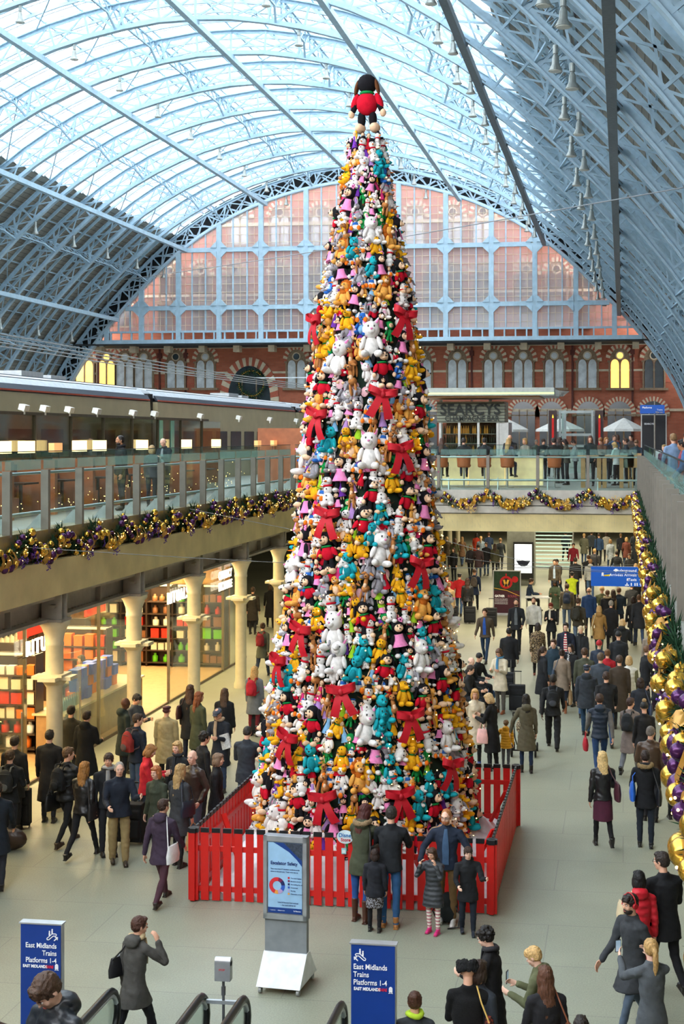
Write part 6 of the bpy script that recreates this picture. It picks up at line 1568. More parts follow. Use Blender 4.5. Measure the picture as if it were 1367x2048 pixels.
a = PP(540, 1166, 15, 'woman in a black coat towing a suitcase down the passage', h=1.7, pose='pull', fem=True, hair='bob', hc='3c2c20', coat='131417', hem=.45, legs='14151a')
suitcase(a.location.x-.75, a.location.y+.2, 70, 'black suitcase towed by the woman in the far passage')
PP(505, 1175, 0, 'dark figure partly hidden by the far column', coat='2c2824', hem=.5)
suitcase(G(60, 1640).x, G(60, 1655).y, 10, 'black wheeled suitcase with a bag on top at the left', h=.66)
c = G(60, 1655); m = MB(SKIN0); m.ell((0, 0, .16), (.17, .13, .17), nu=14); o = link('carrier_bag', remesh(m, .02, 2, 'bag')); omat(o, C_('b8b4a8:spot')); o.location = (G(60, 1640).x, c.y, .72); tag(o, 'pale patterned carrier bag on top of a suitcase', 'bag')
c = G(258, 1690); suitcase(c.x, c.y+.1, 0, 'large dark grey suitcase behind the khaki trousers', h=.68, w=.46)
c = G(20, 1700); m = MB(SKIN0); m.ell((0, 0, .2), (.32, .15, .2), nu=14); o = link('travel_bag', remesh(m, .02, 2, 'bag')); omat(o, C_('3c2c22:leather')); o.location = (c.x, c.y, .0); tag(o, 'brown leather travel bag at the left edge', 'bag')
c = G(517, 1470); suitcase(c.x, c.y, 0, 'upright grey black suitcase beside the red rucksack woman', h=.66, w=.42)
# ---- right middle
a = PP(1205, 1503, 12, 'woman with long blonde hair in a leather jacket and burgundy dress', h=1.70, near=True, pose='walk3', fem=True, hair='long', hc='dcbc80', coat='1c1e20:leather', hem=.88, skirt='4a1c30', legs='131316', fit='slim', shoe='boot'); handbag(a, 'burgundy studded bucket bag on the blonde woman', c='4a2630', side=1, z=1.0, w=.34, hgt=.32, dy=-.14)
a = PP(1290, 1503, 2, 'person in a black coat with a fur trimmed hood, walking away', h=1.70, near=True, pose='stand2', hair='short', hc='2c201c', coat='15171b', hem=.72, hood=True, fur='a88c60', legs='1c2430', fit='std'); handbag(a, 'round black duffel hanging at the right hip', c='1a1c20', side=1, z=.92, w=.42, hgt=.3, name='duffel_bag', cat='duffel bag', dy=-.1)
handbag(a, 'bright blue shiny carrier bag in the left hand', c='2c6cd8', side=-1, z=.96, w=.34, hgt=.34, name='carrier_bag', cat='bag', strap=False)
PP(1300, 1454, 0, 'man with short grey hair in a brown leather jacket', h=1.78, near=True, hair='crop', hc='6c645c', coat='4c3a2c:leather', hem=.82, legs='2c2e34', fat=1.15, pose='stand2', yaw=-30)
a = PP(1354, 1467, 15, 'woman in a magenta quilted jacket at the right edge', h=1.66, near=True, fem=True, hair='bob', hc='c09a64', coat='8c1c54:puffer', hem=.8, legs='1c1c20', pose='walk3', shoe='boot'); handbag(a, 'small black crossbody bag on the magenta jacket', c='18181c', side=-1, z=.98, w=.24, hgt=.18, dy=-.1)
a = PP(1199, 1384, 8, 'man in a navy padded gilet with grey sleeves and a red bag', h=1.80, near=True, pose='walk2', hc='3c2a20', hair='short', coat='1c2a3c:puffer', hem=.84, sleeve='6c6a68', hood=True, legs='1f3a60', fit='slim', sc_='e0e0e0'); handbag(a, 'soft red bag carried by the man in the gilet', c='a81c2c:cloth', hand_='L', w=.34, hgt=.26, name='holdall', cat='bag')
a = PP(1105, 1345, 2, 'man in black with a big black laptop rucksack walking away', h=1.78, near=True, pose='walk', hc='1c1816', hair='crop', skin='d', coat='15171a', legs='15161a', fit='wide'); backpack(a, 'big black laptop rucksack with grey pockets', '16181c', '3c4048')
a = PP(1052, 1390, 10, 'woman in an olive parka pushing a pram', h=1.68, near=True, fem=True, pose='reach', hair='long', hc='17120f', coat='5a5442', hem=.5, hood=True, legs='1c2c48', fit='slim', shoe='boot')
a = PP(1011, 1442, -5, 'small child in a yellow padded coat holding a hand', h=1.02, near=True, pose='reach', child=True, hair='curly', hc='7c5c3c', coat='e0a01c:puffer', hem=.72, legs='54565c', hood=True, fat=1.1)
a = PP(949, 1378, -170, 'woman with a blonde fringe in a cream belted trench coat', h=1.70, near=True, fem=True, pose='stand2', hair='bob', hc='c89a5c', coat='d8cbb0', hem=.5, legs='17171b', sc_='2c4c98', fit='slim')
a = PP(984, 1387, 70, 'blonde woman in a long black coat beside the trench coat', h=1.68, near=True, fem=True, pose='phone', hair='bob', hc='c8a878', coat='161619', hem=.42, legs='1c2024')
for i, (c_, l) in enumerate((('e8b4b0', 'pink paper shopping bag'), ('dce0e0', 'white paper shopping bag'))): handbag(a, l+' held by the blonde woman in black', c=c_+':cloth', side=-1 if i == 0 else 1, z=.74, w=.28, hgt=.32, strap=False, name='paper_bag', cat='bag', dy=.16+.1*i)
a = PP(1000, 1296, 160, 'woman in a cream coat and blue scarf reading her phone', h=1.72, near=True, fem=True, pose='phone', hair='bob', hc='5a3c28', coat='cfc4ac', hem=.6, scarf='4c84ac', legs='54504c', sc_='8a4c2c', glasses=True); suitcase(a.location.x+.42, a.location.y+.3, 0, 'black upright suitcase beside the cream coat', h=.66)
PP(934, 1328, -110, 'seated older man, balding, in a dark coat by the tree', h=1.72, z0=0, d=36.9, pose='sit', hair='fringeback', hc='a09a90', coat='1c1e22', skin='p', yaw=0)
PP(951, 1323, -120, 'seated person in a dark beanie beside the balding man', d=37.6, pose='sit', hair='beanie', hc='14161a', coat='181a1e')
PP(932, 1344, -100, 'seated man with short dark hair in front of the balding man', d=35.6, pose='sit', hair='short', hc='3a2e26', coat='1c1d20')
t = thing('bench', 'dark bench under the seated group by the tree', 'bench', P(942, 1400, 36.8)); t.location.z = 0; m = MB(mat('bench_grey', '3c3e40', .5)); m.b2((-.6, -1.1, .38), (.35, 1.0, .44)); m.build('seat', t); m = MB(BLK)
for x in (-.4, .2):
    for y in (-.9, .8): m.cyl((x, y, 0), (x, y, .38), .03)
m.build('leg', t)
c = G(976, 1404); m = MB(SKIN0); m.ell((0, 0, .2), (.2, .14, .2), nu=14); m.box((0, 0, .14), (.3, .2, .24)); o = link('holdall', remesh(m, .02, 3, 'bag')); omat(o, C_('3c5c88')); o.location = c; tag(o, 'blue denim holdall beside the seated group', 'bag')
PP(1017, 1256, -5, 'man in a short black coat behind the cream coat', h=1.78, pose='stand', skin='t', hair='crop', hc='17120f', coat='15171b', hem=.64, legs='23282f')
suitcase(P(1008, 1, 38).x, P(1008, 1, 39).y, 0, 'black suitcase beyond the woman in cream')
a = PP(970, 1213, 172, 'man in an open brown jacket and blue jumper striding forward', h=1.80, pose='walk', hc='3c281c', coat='4c4032', hem=.84, shirt='2450a0', legs='1f3450', fit='slim')
PP(1032, 1198, 178, 'bearded man in a dark suit walking towards the camera', h=1.84, pose='stand2', hair='crop', hc='2c201a', beard='2c201a', coat='1c1e22', hem=.76, shirt='5c6064', legs='17181c')
PP(1067, 1195, 175, 'bearded man in a patterned cream shirt', h=1.80, pose='stand', hair='crop', hc='4c3424', beard='4c3424', coat='d0ccc0', hem=.84, legs='1a1b20')
PP(1102, 1205, 170, 'woman with red hair in a black coat holding a cream scarf', h=1.66, fem=True, pose='phone', hair='short', hc='7c2c1c', coat='17181a', hem=.7, legs='1c1c1f', scarf='e0d4bc')
a = PP(1075, 1243, 5, 'woman in a leopard print coat walking away', h=1.68, fem=True, pose='walk', hair='bob', hc='281c18', coat='8c7858:spot', hem=.52, legs='17171a', shoe='tall', sc_='6c2c1c')
PP(1131, 1246, 175, 'man in glasses with a red striped jumper under a navy jacket', h=1.80, pose='stand', glasses=True, hair='short', hc='241c18', coat='1a2030', shirt='b02438:stripe', skin='p')
PP(1161, 1253, 175, 'woman in a beige woolly hat and dark scarf', h=1.70, fem=True, hair='beanie', hc='c4ae8c', coat='22252a', scarf='2c3034', hem=.6)
a = PP(1083, 1294, -60, 'woman with tied dark hair in a long black belted coat', h=1.72, fem=True, pose='stand2', hair='pony', hc='33241c', coat='191b20', hem=.48, legs='2c2e34', shoe='boot')
PP(1107, 1279, 165, 'man in a teal blue parka with a fur hood', h=1.78, hair='short', hc='4a3020', coat='1f3442', hem=.7, hood=True, fur='b8b4a8', skin='p')
a = PP(1123, 1300, 0, 'woman in a taupe coat and tan boots with a blue handbag', h=1.66, fem=True, pose='stand', hair='bun', hc='2c1c16', coat='8c7c6c', hem=.62, legs='1f2a3c', fit='slim', shoe='tall', sc_='8c5434'); handbag(a, 'slate blue handbag on the taupe coat', c='3c5068', side=-1, z=1.0, w=.34, hgt=.3); handbag(a, 'brown paper shopping bag beside tan boots', c='a88a64:cloth', hand_='R', w=.34, hgt=.4, name='paper_bag', cat='bag')
PP(1142, 1289, 150, 'woman with dark hair and a black and white scarf', h=1.66, fem=True, hair='long', hc='241814', coat='1c1e22', scarf='c8ccd0:spot')
PP(1168, 1297, 0, 'man in an olive green jacket seen from behind', h=1.80, hc='4c3626', coat='45483a', legs='3c5c84')
PP(1172, 1328, -10, 'man in a dark slate hooded coat and blue cap', h=1.76, near=True, pose='walk3', hair='cap', hc='2c3444', coat='2a3038', hem=.7, hood=True, legs='24405c', fat=1.15)
PP(1200, 1307, -5, 'tall man in a blue grey overcoat seen from behind', h=1.84, hc='5c4c3c', coat='3a424c', hem=.5, fat=1.1)
a = PP(1212, 1340, 5, 'man in a black jacket with a brown strap across his back', h=1.78, near=True, pose='walk', hc='3a2820', coat='17191d', legs='274468', fat=1.1)
PP(1238, 1312, 5, 'man in a long brown overcoat seen from behind', h=1.82, hc='4a3a30', coat='3e342a', hem=.42, legs='2a2c30')
PP(1257, 1313, 0, 'blonde woman in a white padded gilet seen from behind', h=1.70, fem=True, hair='bob', hc='c0a070', coat='dcdcd4:puffer', sleeve='6c6a4c')
PP(1214, 1300, 0, 'woman in a bright red coat between dark coats', h=1.64, fem=True, hair='bun', hc='6c4c30', coat='a81c28')
a = PP(1197, 1282, -15, 'person in a red knitted hat', h=1.68, hair='beanie', hc='a81c24', coat='2a3444')
PP(1236, 1264, 5, 'person in a black woolly hat and dark coat', h=1.76, hair='beanie', hc='17181c', coat='22262b', hem=.5)
PP(1243, 1239, -10, 'fair haired person in a black hooded jacket, arms bent', h=1.74, pose='phone', hair='bob', hc='b09060', coat='15171a', hood=True, fat=1.1)
a = PP(1197, 1209, -5, 'woman in a mustard duffel coat seen from behind', h=1.70, fem=True, pose='walk', hair='bob', hc='b4905c', coat='94703c', hem=.62, hood=True, legs='1c3c34'); handbag(a, 'cream handbag beside the mustard coat', c='c8bc94', side=-1, z=.85, w=.36, hgt=.3)
PP(1221, 1202, -5, 'grey haired person in a black coat beside the mustard coat', h=1.72, fem=True, hair='short', hc='9c968c', coat='1a1b1f', hem=.55, legs='1c1c22')
PP(1265, 1191, -10, 'woman in a black coat stepping away with her arm out', h=1.72, fem=True, pose='walk', hair='bob', hc='2c1c16', coat='17181b', hem=.66, legs='2c3444')
a = PP(1155, 1197, -15, 'man in a brown green jacket and rucksack, turned right', h=1.78, yaw=-30, pose='stand2', hair='short', hc='4c3424', coat='403a2c', legs='5c6c80'); backpack(a, 'dark olive rucksack on the brown green jacket', '33322a')
a = PP(1133, 1168, 0, 'man in a brown jacket with a navy rucksack', h=1.78, hc='3c281e', coat='544c3c', legs='4c5c74'); backpack(a, 'navy rucksack in front of the police vest', '1f2a40')
PP(1177, 1176, 0, 'balding man in a blue anorak seen from behind', h=1.80, hair='fringeback', hc='7c6048', coat='24406c', hem=.7)
PP(1214, 1181, 0, 'person with a fawn fur hood on a black coat', h=1.70, hc='5a3c28', coat='1a1a1e', fur='c0a884', hood=True)
PP(1110, 1160, 170, 'woman with dark hair in a forest green coat facing the camera', h=1.72, fem=True, skin='d', hair='long', hc='17120f', coat='33402e', hem=.6, legs='1c1e24', pose='phone')
PP(1143, 1144, 0, 'police officer in a yellow high visibility vest seen from behind', h=1.80, hair='cap', hc='17181c', coat='c8dc2c', sleeve='17181c', hem=.86, legs='14161a', fat=1.1)
PP(1109, 1119, 170, 'man in a brown jacket over a pale blue shirt facing the camera', h=1.80, hc='3c2c20', coat='4a4234', shirt='a8bcd4', legs='2c3850')
PP(1150, 1116, 0, 'man in a black jacket with dark rucksack far behind', h=1.80, hc='2c201a', coat='1a1c20', legs='3c5070')
PP(1180, 1119, 5, 'man in a pale grey hooded top seen from behind', h=1.78, hc='7c5c3c', coat='8a8e90', hood=True, legs='3c5478')
a = PP(1299, 1258, 10, 'woman in a taupe jacket at the edge of the garland', h=1.68, fem=True, hair='bob', hc='7c6048', coat='8c8074')
PP(1290, 1291, -65, 'man in black with red rucksack straps facing right', h=1.76, pose='walk3', hair='short', hc='6c4c34', coat='17191d', legs='1c1e24', skin='p')
PP(1313, 1286, 30, 'person in a navy flat cap near the garland', h=1.72, hair='cap', hc='2a3040', coat='1a1c20')
a = PP(1321, 1311, 85, 'woman with a blonde crop and black coat walking left with a red bag', h=1.68, fem=True, pose='walk', hair='bob', hc='c8a468', coat='191a1e', hem=.6, legs='2c1c2c', scarf='9c9c98'); handbag(a, 'red leather shoulder bag of the blonde woman walking left', c='a02034', side=1, z=1.0, w=.4, hgt=.3)
a = PP(1280, 1357, 5, 'woman with dark hair in a navy coat and blue shoulder bag', h=1.68, fem=True, hair='bob', hc='2a1c18', coat='1f242e', hem=.6); handbag(a, 'navy handbag on the navy coat', c='2a3850', side=1, z=.98, w=.34, hgt=.26)
a = PP(1258, 1392, -15, 'woman in a stone coloured coat with a black rucksack', h=1.68, near=True, fem=True, yaw=-30, pose='walk2', hair='short', hc='3a2620', coat='7c706a', hem=.55, legs='6c7078', shoe='boot'); backpack(a, 'black rucksack on the stone coloured coat', '23272b')
PP(1288, 1406, 10, 'woman in a black bobble hat with a fawn pompom', h=1.66, near=True, fem=True, hair='pom', hc='141416', coat='161618', hem=.5, legs='1c1c20', fat=1.1)
PP(1344, 1356, 50, 'dark coated person walking behind the garland', h=1.7, pose='walk', coat='1f2228', hc='3c2a20', legs='3c1c34')
a = PP(1356, 1420, 10, 'person in a bright blue jacket behind the garland', h=1.72, near=True, coat='1c4ca0', hc='5a4028'); backpack(a, 'navy rucksack on the bright blue jacket', '1f2a44')
# ---- left part of the far crowd
a = PP(893, 1148, 0, 'person in a red jacket beside the tree edge', h=1.74, hair='beanie', hc='2c1c1c', coat='b0202c', hem=.8)
PP(897, 1165, 0, 'woman in a fawn padded coat beside the tree edge', h=1.68, fem=True, hair='bun', hc='8c6c44', coat='a48a64', hem=.7, legs='23242a')
PP(918, 1144, 0, 'man in a red jacket and black cap walking away', h=1.78, pose='walk', hair='cap', hc='17181c', coat='b41c24', hem=.78, legs='3c5478')
a = PP(934, 1157, 0, 'woman with long dark hair in a black leather jacket with cases', h=1.72, fem=True, hair='long', hc='3a241a', coat='1c1d20:leather', legs='17181c'); suitcase(a.location.x+.15, a.location.y-.35, 0, 'small black suitcase pulled by the dark haired woman'); suitcase(a.location.x-.55, a.location.y-.3, 0, 'black suitcase left of the dark haired woman')
a = PP(948, 1136, 0, 'person in a navy parka with a grey rucksack', h=1.78, pose='walk2', hair='beanie', hc='5a4638', coat='22304c', hem=.7, legs='1f2430'); backpack(a, 'grey brown rucksack on the navy parka', '5c5450')
suitcase(P(977, 1, 52).x, P(977, 1, 53).y, 0, 'upright black suitcase with a blue bag on it', h=.7)
PP(1056, 1166, -80, 'seated man in a navy coat writing at a low table', d=57.2, pose='sit', hair='short', hc='3c281e', coat='1f3048', yaw=0)
t = thing('folding_table', 'low table with papers beside the seated man in navy', 'table', P(1075, 1, 56.8)); t.location.z = 0; m = MB(mat('table_white', 'c8ccd0', .5)); m.b2((-.5, -.3, .70), (.5, .3, .74)); m.build('tabletop', t); m = MB(MET)
for x in (-.45, .45):
    for y in (-.25, .25): m.cyl((x, y, 0), (x, y, .7), .02, n=6)
m.build('leg', t)
far = [(907, 1096, 170, '15171b', 0, 'dark haired woman in black facing the camera under the bridge'), (923, 1072, 0, '6c5038', 0, 'woman in a brown jacket far under the bridge'), (952, 1065, 0, 'c04028', 0, 'person in an orange red coat under the bridge'),
       (961, 1073, 0, '7c8c98', 0, 'white haired person in a grey blue coat under the bridge'), (977, 1065, 0, '2c3c58', 1, 'person in a blue jacket left of the screen pillar'), (989, 1088, 5, '4c4c3a', 0, 'blonde person in an olive coat left of the screen pillar'), (940, 1089, 0, '2c2a30', 0, 'person in a charcoal coat under the bridge'),
       (956, 1088, 0, '3c2c30', 1, 'person in a maroon black coat under the bridge'), (893, 1074, 0, '4c4030', 1, 'person in a brown coat at the tree edge under the bridge'), (909, 1077, 0, '5a5c40', 0, 'person in khaki at the tree edge under the bridge'), (972, 1085, 170, '23242a', 1, 'person in dark grey left of the screen'),
       (1000, 1075, 0, '2a3034', 1, 'dark jacket just left of the screen pillar'), (1146, 1084, 175, '8c2434', 1, 'man with a red scarf coming down beside the stair'), (1167, 1067, 0, '5c5c4c', 1, 'person with an olive rucksack beyond the stair'), (1176, 1110, 5, '20242a', 1, 'dark coat right of the stair'),
       (1197, 1068, 0, '2a4468', 1, 'person in a blue jacket beyond the hanging sign'), (1220, 1077, 0, '9aa4ac', 0, 'person in a pale grey coat beyond the hanging sign'), (1233, 1100, 0, '2c3034', 1, 'bald man in black directly above the hanging sign'), (1188, 1098, 0, '3c3c40', 1, 'person in slate just above the hanging sign'),
       (1258, 1107, 175, '4a4c50', 0, 'woman in grey facing the camera above the hanging sign'), (1212, 1065, 0, 'c8c4bc', 0, 'person in a white top in the far crowd'), (1241, 1065, 0, '2c3038', 1, 'navy coat in the far crowd, right'), (1114, 1116, 170, '3a342c', 1, 'man in a brown coat walking in front of the stair'),
       (1203, 1174, 0, '4c5034', 1, 'person in an olive coat just below the hanging sign'), (1237, 1175, 0, '23303c', 1, 'person in a dark blue coat below the hanging sign'), (1226, 1180, 0, 'a89070', 0, 'woman in a fawn coat below the hanging sign'), (1262, 1163, 0, '2c2e30', 1, 'dark coat below the right end of the hanging sign'),
       (1130, 1062, 0, '3c4450', 1, 'person far behind the stair'), (1252, 1075, 0, '6c3c30', 0, 'rust coloured coat in the far crowd'), (1272, 1090, 0, '22262c', 1, 'black jacket at the garland edge far away'), (1182, 1062, 0, '4a5058', 1, 'grey jacket in the farthest row'), (1268, 1062, 0, '39414c', 0, 'slate jacket in the farthest row'),
       (1295, 1150, 0, '1c1e22', 1, 'dark coat beside the garland right of the sign'), (1290, 1128, 0, '24282c', 0, 'black coat beside the garland above the sign'), (1310, 1190, -10, '2c2e34', 1, 'charcoal coat partly behind the garland')]
for i, (px, yt, rz, c_, ml, l) in enumerate(far):
    PP(px, yt, rz+(i*37 % 30-15), l, h=1.68+.05*ml+.01*(i % 5), fem=not ml, pose=['stand', 'walk', 'walk2', 'stand2', 'walk3'][i % 5], hair=['short', 'crop', 'short', 'beanie'][i % 4] if ml else ['bob', 'long', 'bob', 'pony'][i % 4], hc=['3a281c', '8c6a40', '241a16', 'b89460', '5a3c28'][i % 5], coat=c_, hem=[.8, .6, .7][i % 3], legs=['1c2028', '3c5070', '2a2a2e'][i % 3])
# pram
t = thing('pram', 'black wheeled pram with a patterned seat pushed by the olive parka woman', 'pram', G(1048, 1508)); t.matrix_basis = Matrix.Translation(t.location); m = MB(BLK)
m.tube([V((-.24, -.3, 1.0)), V((-.24, .3, .3)), V((-.2, .4, .12))], .014, 6); m.tube([V((.24, -.3, 1.0)), V((.24, .3, .3)), V((.2, .4, .12))], .014, 6); m.beam((-.24, -.3, 1.0), (.24, -.3, 1.0), .03); m.beam((-.25, -.25, .14), (.25, -.25, .14), .03); m.beam((-.24, .1, .5), (-.25, -.25, .14), .02); m.beam((.24, .1, .5), (.25, -.25, .14), .02); m.build('frame', t)
m = MB(C_('b0a084:spot')); m.ell((0, .05, .62), (.2, .24, .22), nu=14); m.build('seat', t)
for x in (-.27, .27):
    for y, r in ((-.27, .13), (.38, .09)): m = MB(BLK); m.tube([V((x, y+r*math.cos(a*.524), r+r*math.sin(a*.524))) for a in range(12)], .022, 6, closed=True); m.cyl((x-.01, y, r), (x+.01, y, r), r*.5, n=10); m.build('wheel', t)
# ---- upper level people
def UP(px, yt, d, rz, label, h=1.75, **k): p = P(px, 1, d); return person(p.x, p.y, 5.5, rz, label, h=h, group='people on the upper level', **k)
a = PP(243, 866, 130, 'security guard in black with a dark beard on the left gallery', z0=5.5, h=1.80, d=DX(243, -12.0), near=True, pose='stand', hair='crop', hc='1f1814', beard='241c18', coat='15171b', scarf='14161a', legs='14161a', skin='t', fat=1.1)
a = PP(330, 876, 160, 'balding man in a dark jacket smiling on the left gallery', z0=5.5, h=1.74, d=DX(330, -12.9), near=True, pose='phone', hair='fringeback', hc='6c5a4c', coat='2a3038', shirt='a8b4bc', skin='p')
a = PP(303, 905, 0, 'woman with blonde hair and dark coat seated on the gallery', z0=5.5, h=1.55, d=DX(303, -11.9), fem=True, hair='bob', hc='b09468', coat='3c4248')
bar = [(887, 882, 'long brown hair', 'long', '4a2e20', '23262b'), (925, 905, 'dark coat', 'short', '2a201a', '1f2024'), (968, 905, 'black jacket', 'short', '241c18', '2a2c30'), (1013, 885, 'blonde hair and a red scarf', 'long', 'b8935c', '3c404c'), (1106, 876, 'black clothes', 'short', '2c201a', '1a1b1f')]
for i, (px, yt, l, hr, hc_, c_) in enumerate(bar):
    X = STOOLS[i]; o = person(X, 48.25, 5.5+.30, [-10, 5, 0, -25, 15][i], 'person with %s sitting on a bar stool' % l, h=1.72, pose='sit', hair=hr, hc=hc_, coat=c_, fem='long' in hr, legs='2c3850' if i % 2 else '17181c', hem=.9, group='people on the upper level')
for i, (px, yt, d, c_, hr, hc_, l) in enumerate([(1020, 866, 53, '17181c', 'bald', '000000', 'bald man in black standing behind the bar counter'), (1050, 877, 53, '8c8478', 'bob', 'b48c54', 'blonde woman right of the bald man'), (1085, 878, 55, '22262a', 'short', '3a281e', 'person in dark clothes behind the bar'), (1120, 875, 53, '1c1e22', 'long', '33221a', 'woman with dark brown hair leaning at the bar'),
      (1133, 878, 51, '3c3830', 'bob', '2c1e18', 'person with a dark bob right of the bar'), (1180, 872, 50, '1d2a2c', 'long', '5a3424', 'woman with long brown hair in profile at the oak table'), (1203, 876, 51.5, '5c3a2c', 'curly', '8a5a34', 'person with curly ginger brown hair at the oak table'), (1211, 875, 53, '3c404a', 'bob', '9c6c3c', 'woman with copper hair in the bar crowd'),
      (1232, 884, 50.5, 'c8ccc8', 'bob', 'b0925c', 'woman with blonde hair and pale top at the oak table'), (1252, 877, 53, '2a2c34', 'short', '4a3020', 'dark haired person in the right bar crowd'), (1272, 880, 50.5, '26323c', 'fringe', '6c4c30', 'young man with brown hair facing left near the black poster'), (1262, 868, 58, '4c3c34', 'short', '2c1e18', 'person behind the bar crowd on the right'),
      (1226, 866, 60, '39506c', 'crop', '5a4030', 'person in blue far behind the oak tables'), (1235, 868, 62, '7c4434', 'bob', '4a3020', 'person in rust far behind the oak tables'), (1150, 880, 56, '8c9294', 'short', '3a2a20', 'person behind the glass right of the bar'), (1072, 880, 60, '5c6c64', 'short', '9c9488', 'person with grey hair beyond the bar')]):
    PP(px, yt, [175, 150, 200, 60, 100][i % 5], l, h=1.72, z0=5.5+((872-yt)*d/F_PX+.08), d=d, pose='stand2' if i % 2 else 'phone', hair=hr, hc=hc_, coat=c_, fem=hr in ('long', 'bob')) if False else person(P(px, 1, d).x, P(px, 1, d).y, 5.5, [175, 150, 200, 60, 100][i % 5], l, h=min(1.85, max(1.5, 1.8-(yt-872)*d/F_PX)), pose='stand2' if i % 2 else 'phone', hair=hr, hc=hc_, coat=c_, fem=hr in ('long', 'bob'), group='people on the upper level')
for px, yt, d, c_, hc_, l, rz, sk in ((1321, 867, 27, '4c6c9c', '33261e', 'man in a blue checked shirt on the right gallery', 60, 'l'), (1357, 866, 21, '39424c', '5a4030', 'boy in a grey jacket leaning on the right gallery rail', 75, 'p'), (1342, 880, 30, '8c3c44', '1c1614', 'person holding a red phone on the right gallery', 80, 't'), (1335, 868, 36, '7c94b4', '8c6c48', 'person in a pale blue shirt further along the right gallery', 20, 'l'), (1292, 890, 44, '6c2c4c', 'b4905c', 'child with fair hair at the corner of the right gallery', 150, 'p')):
    p = P(px, 1, d); person(max(p.x, 1.3), p.y, 5.5, rz, l, h=1.8-(yt-872)*d/F_PX, near=d < 30, pose='stand2', hair='short', hc=hc_, coat=c_, skin=sk, group='people on the upper level')
# people inside the shop
for i, (px, yt, X, c_) in enumerate(((178, 1280, -15.2, '26282a'), (165, 1335, -13.6, '7a7468'), (20, 1300, -14.5, '3c2c28'))):
    d = DX(px, X); p = P(px, 1, d); person(p.x, p.y, 0, [90, 150, 0][i], ['shop visitor in dark clothes deep inside the lit shop', 'shop visitor in a beige fleece behind the counter', 'shop visitor in brown at the left edge'][i], coat=c_, fem=i == 1, hair=['short', 'bob', 'short'][i])
# ================================================================ THE TOY TREE
TX, TY, SPM = -4.37, 23.55, 116.3
PROF = [(235, 24), (270, 30), (300, 34), (400, 50), (500, 66), (600, 86), (700, 98), (800, 112), (900, 122), (1000, 129), (1100, 141), (1200, 153), (1300, 169), (1400, 186), (1500, 200), (1600, 213), (1700, 218)]
def RZ(z):
    y = PYC-(z-HZ)*SPM
    if y <= PROF[0][0]: return PROF[0][1]/SPM
    for (a, b), (c, d) in zip(PROF, PROF[1:]):
        if a <= y <= c: return (b+(d-b)*(y-a)/(c-a))/SPM
    return PROF[-1][1]/SPM
def tpt(phi, z, off=0.0):
    r = RZ(z)+off; return V((TX+r*math.cos(phi), TY+r*math.sin(phi), z))
def plushm(n, c): return mat('plush_'+n, c, .95, var=.12, scale=14, bump=.5, bscale=110, spec=.15)
BK, CRM, RDP, YL, WHT, PNK = plushm('black', '1c1b1f'), plushm('cream', 'eec8a4'), plushm('red', 'c8142c'), plushm('yellow', 'f0b020'), plushm('white', 'e8e4e0'), plushm('pink', 'ee8cc0')
TEAL, TEALD = plushm('teal', '22a8b4'), plushm('teal_dark', '15808c'); LIO, MAN = plushm('lion', 'e8a850'), plushm('mane', 'b8601c'); TAN, BRN = plushm('tan', 'b87a44'), plushm('brown', '6a4228')
GRY, GRP = plushm('grey', '9a969c'), plushm('pinkgrey', 'e4b4bc'); BLU, BLD2 = plushm('blue', '2c64b4'), plushm('blue_pale', '84b8e0'); GRN, ORG = plushm('green', '1c9048'), plushm('orange', 'ee7a20')
PUR, LIL, ROSE, LIME = plushm('purple', '6c34a0'), plushm('lilac', 'b48ccc'), plushm('rose', 'd83878'), plushm('lime', '9ccc2c')
BOOT = mat('bead_eye', '0c0a0c', .12, var=0, spec=.8)
def spots(name, base, dot, sc_=9):
    m = mat(name, base, .9, var=0); nt = m.node_tree; b = nt.nodes['Principled BSDF']; v = nt.nodes.new('ShaderNodeTexVoronoi'); v.inputs['Scale'].default_value = sc_; tc = nt.nodes.new('ShaderNodeTexCoord'); r = nt.nodes.new('ShaderNodeValToRGB'); r.color_ramp.interpolation = 'CONSTANT'
    r.color_ramp.elements[0].color = (*srgb(dot), 1); r.color_ramp.elements[1].color = (*srgb(base), 1); r.color_ramp.elements[1].position = .22
    nt.links.new(tc.outputs['Object'], v.inputs['Vector']); nt.links.new(v.outputs['Distance'], r.inputs['Fac']); nt.links.new(r.outputs['Color'], b.inputs['Base Color']); return m
PDOT = spots('pink_spotted', 'ee7cb8', 'fbe8f0'); DAL = spots('white_spotted', 'dedad6', '1c1b1f', 6)
S1, S2 = 11, 7
class Toy:
    """a plush figure, 1 unit tall, its back at the origin plane and its face towards -y; parts are (name, mesh, place)"""
    def __init__(s, nm): s.nm = nm; s.parts = []; s.root = None; s.cur = None
    def body(s, m_): s.root = MB(m_); s.cur = s.root; return s
    def part(s, name, m_): s.cur = MB(m_); s.parts.append((name, s.cur)); return s
    def e(s, c, r, rot=None): s.cur.ell(c, r, rot, S1, S2); return s
    def pair(s, c, r, rot=None):
        for k in (-1, 1): s.e((k*c[0], c[1], c[2]), r, None if rot is None else (rot[0], k*rot[1], k*rot[2]))
        return s
def sitting(t, m_, tummy=None, feet=None, arms=True, hr=.2):
    t.body(m_); t.e((0, -.13, .28), (.19, .16, .25)); t.e((0, -.15, .68), (hr, hr*.95, hr))
    if arms: t.pair((.2, -.2, .36), (.065, .075, .17), (0, R(-18), 0))
    t.pair((.15, -.28, .10), (.09, .19, .085), (0, 0, R(18)))
    if feet: [ (t.part('foot', feet).e((k*.19, -.42, .12), (.10, .09, .12))) for k in (-1, 1)]
    if tummy: t.part('tummy', tummy).e((0, -.2, .27), (.13, .12, .19))
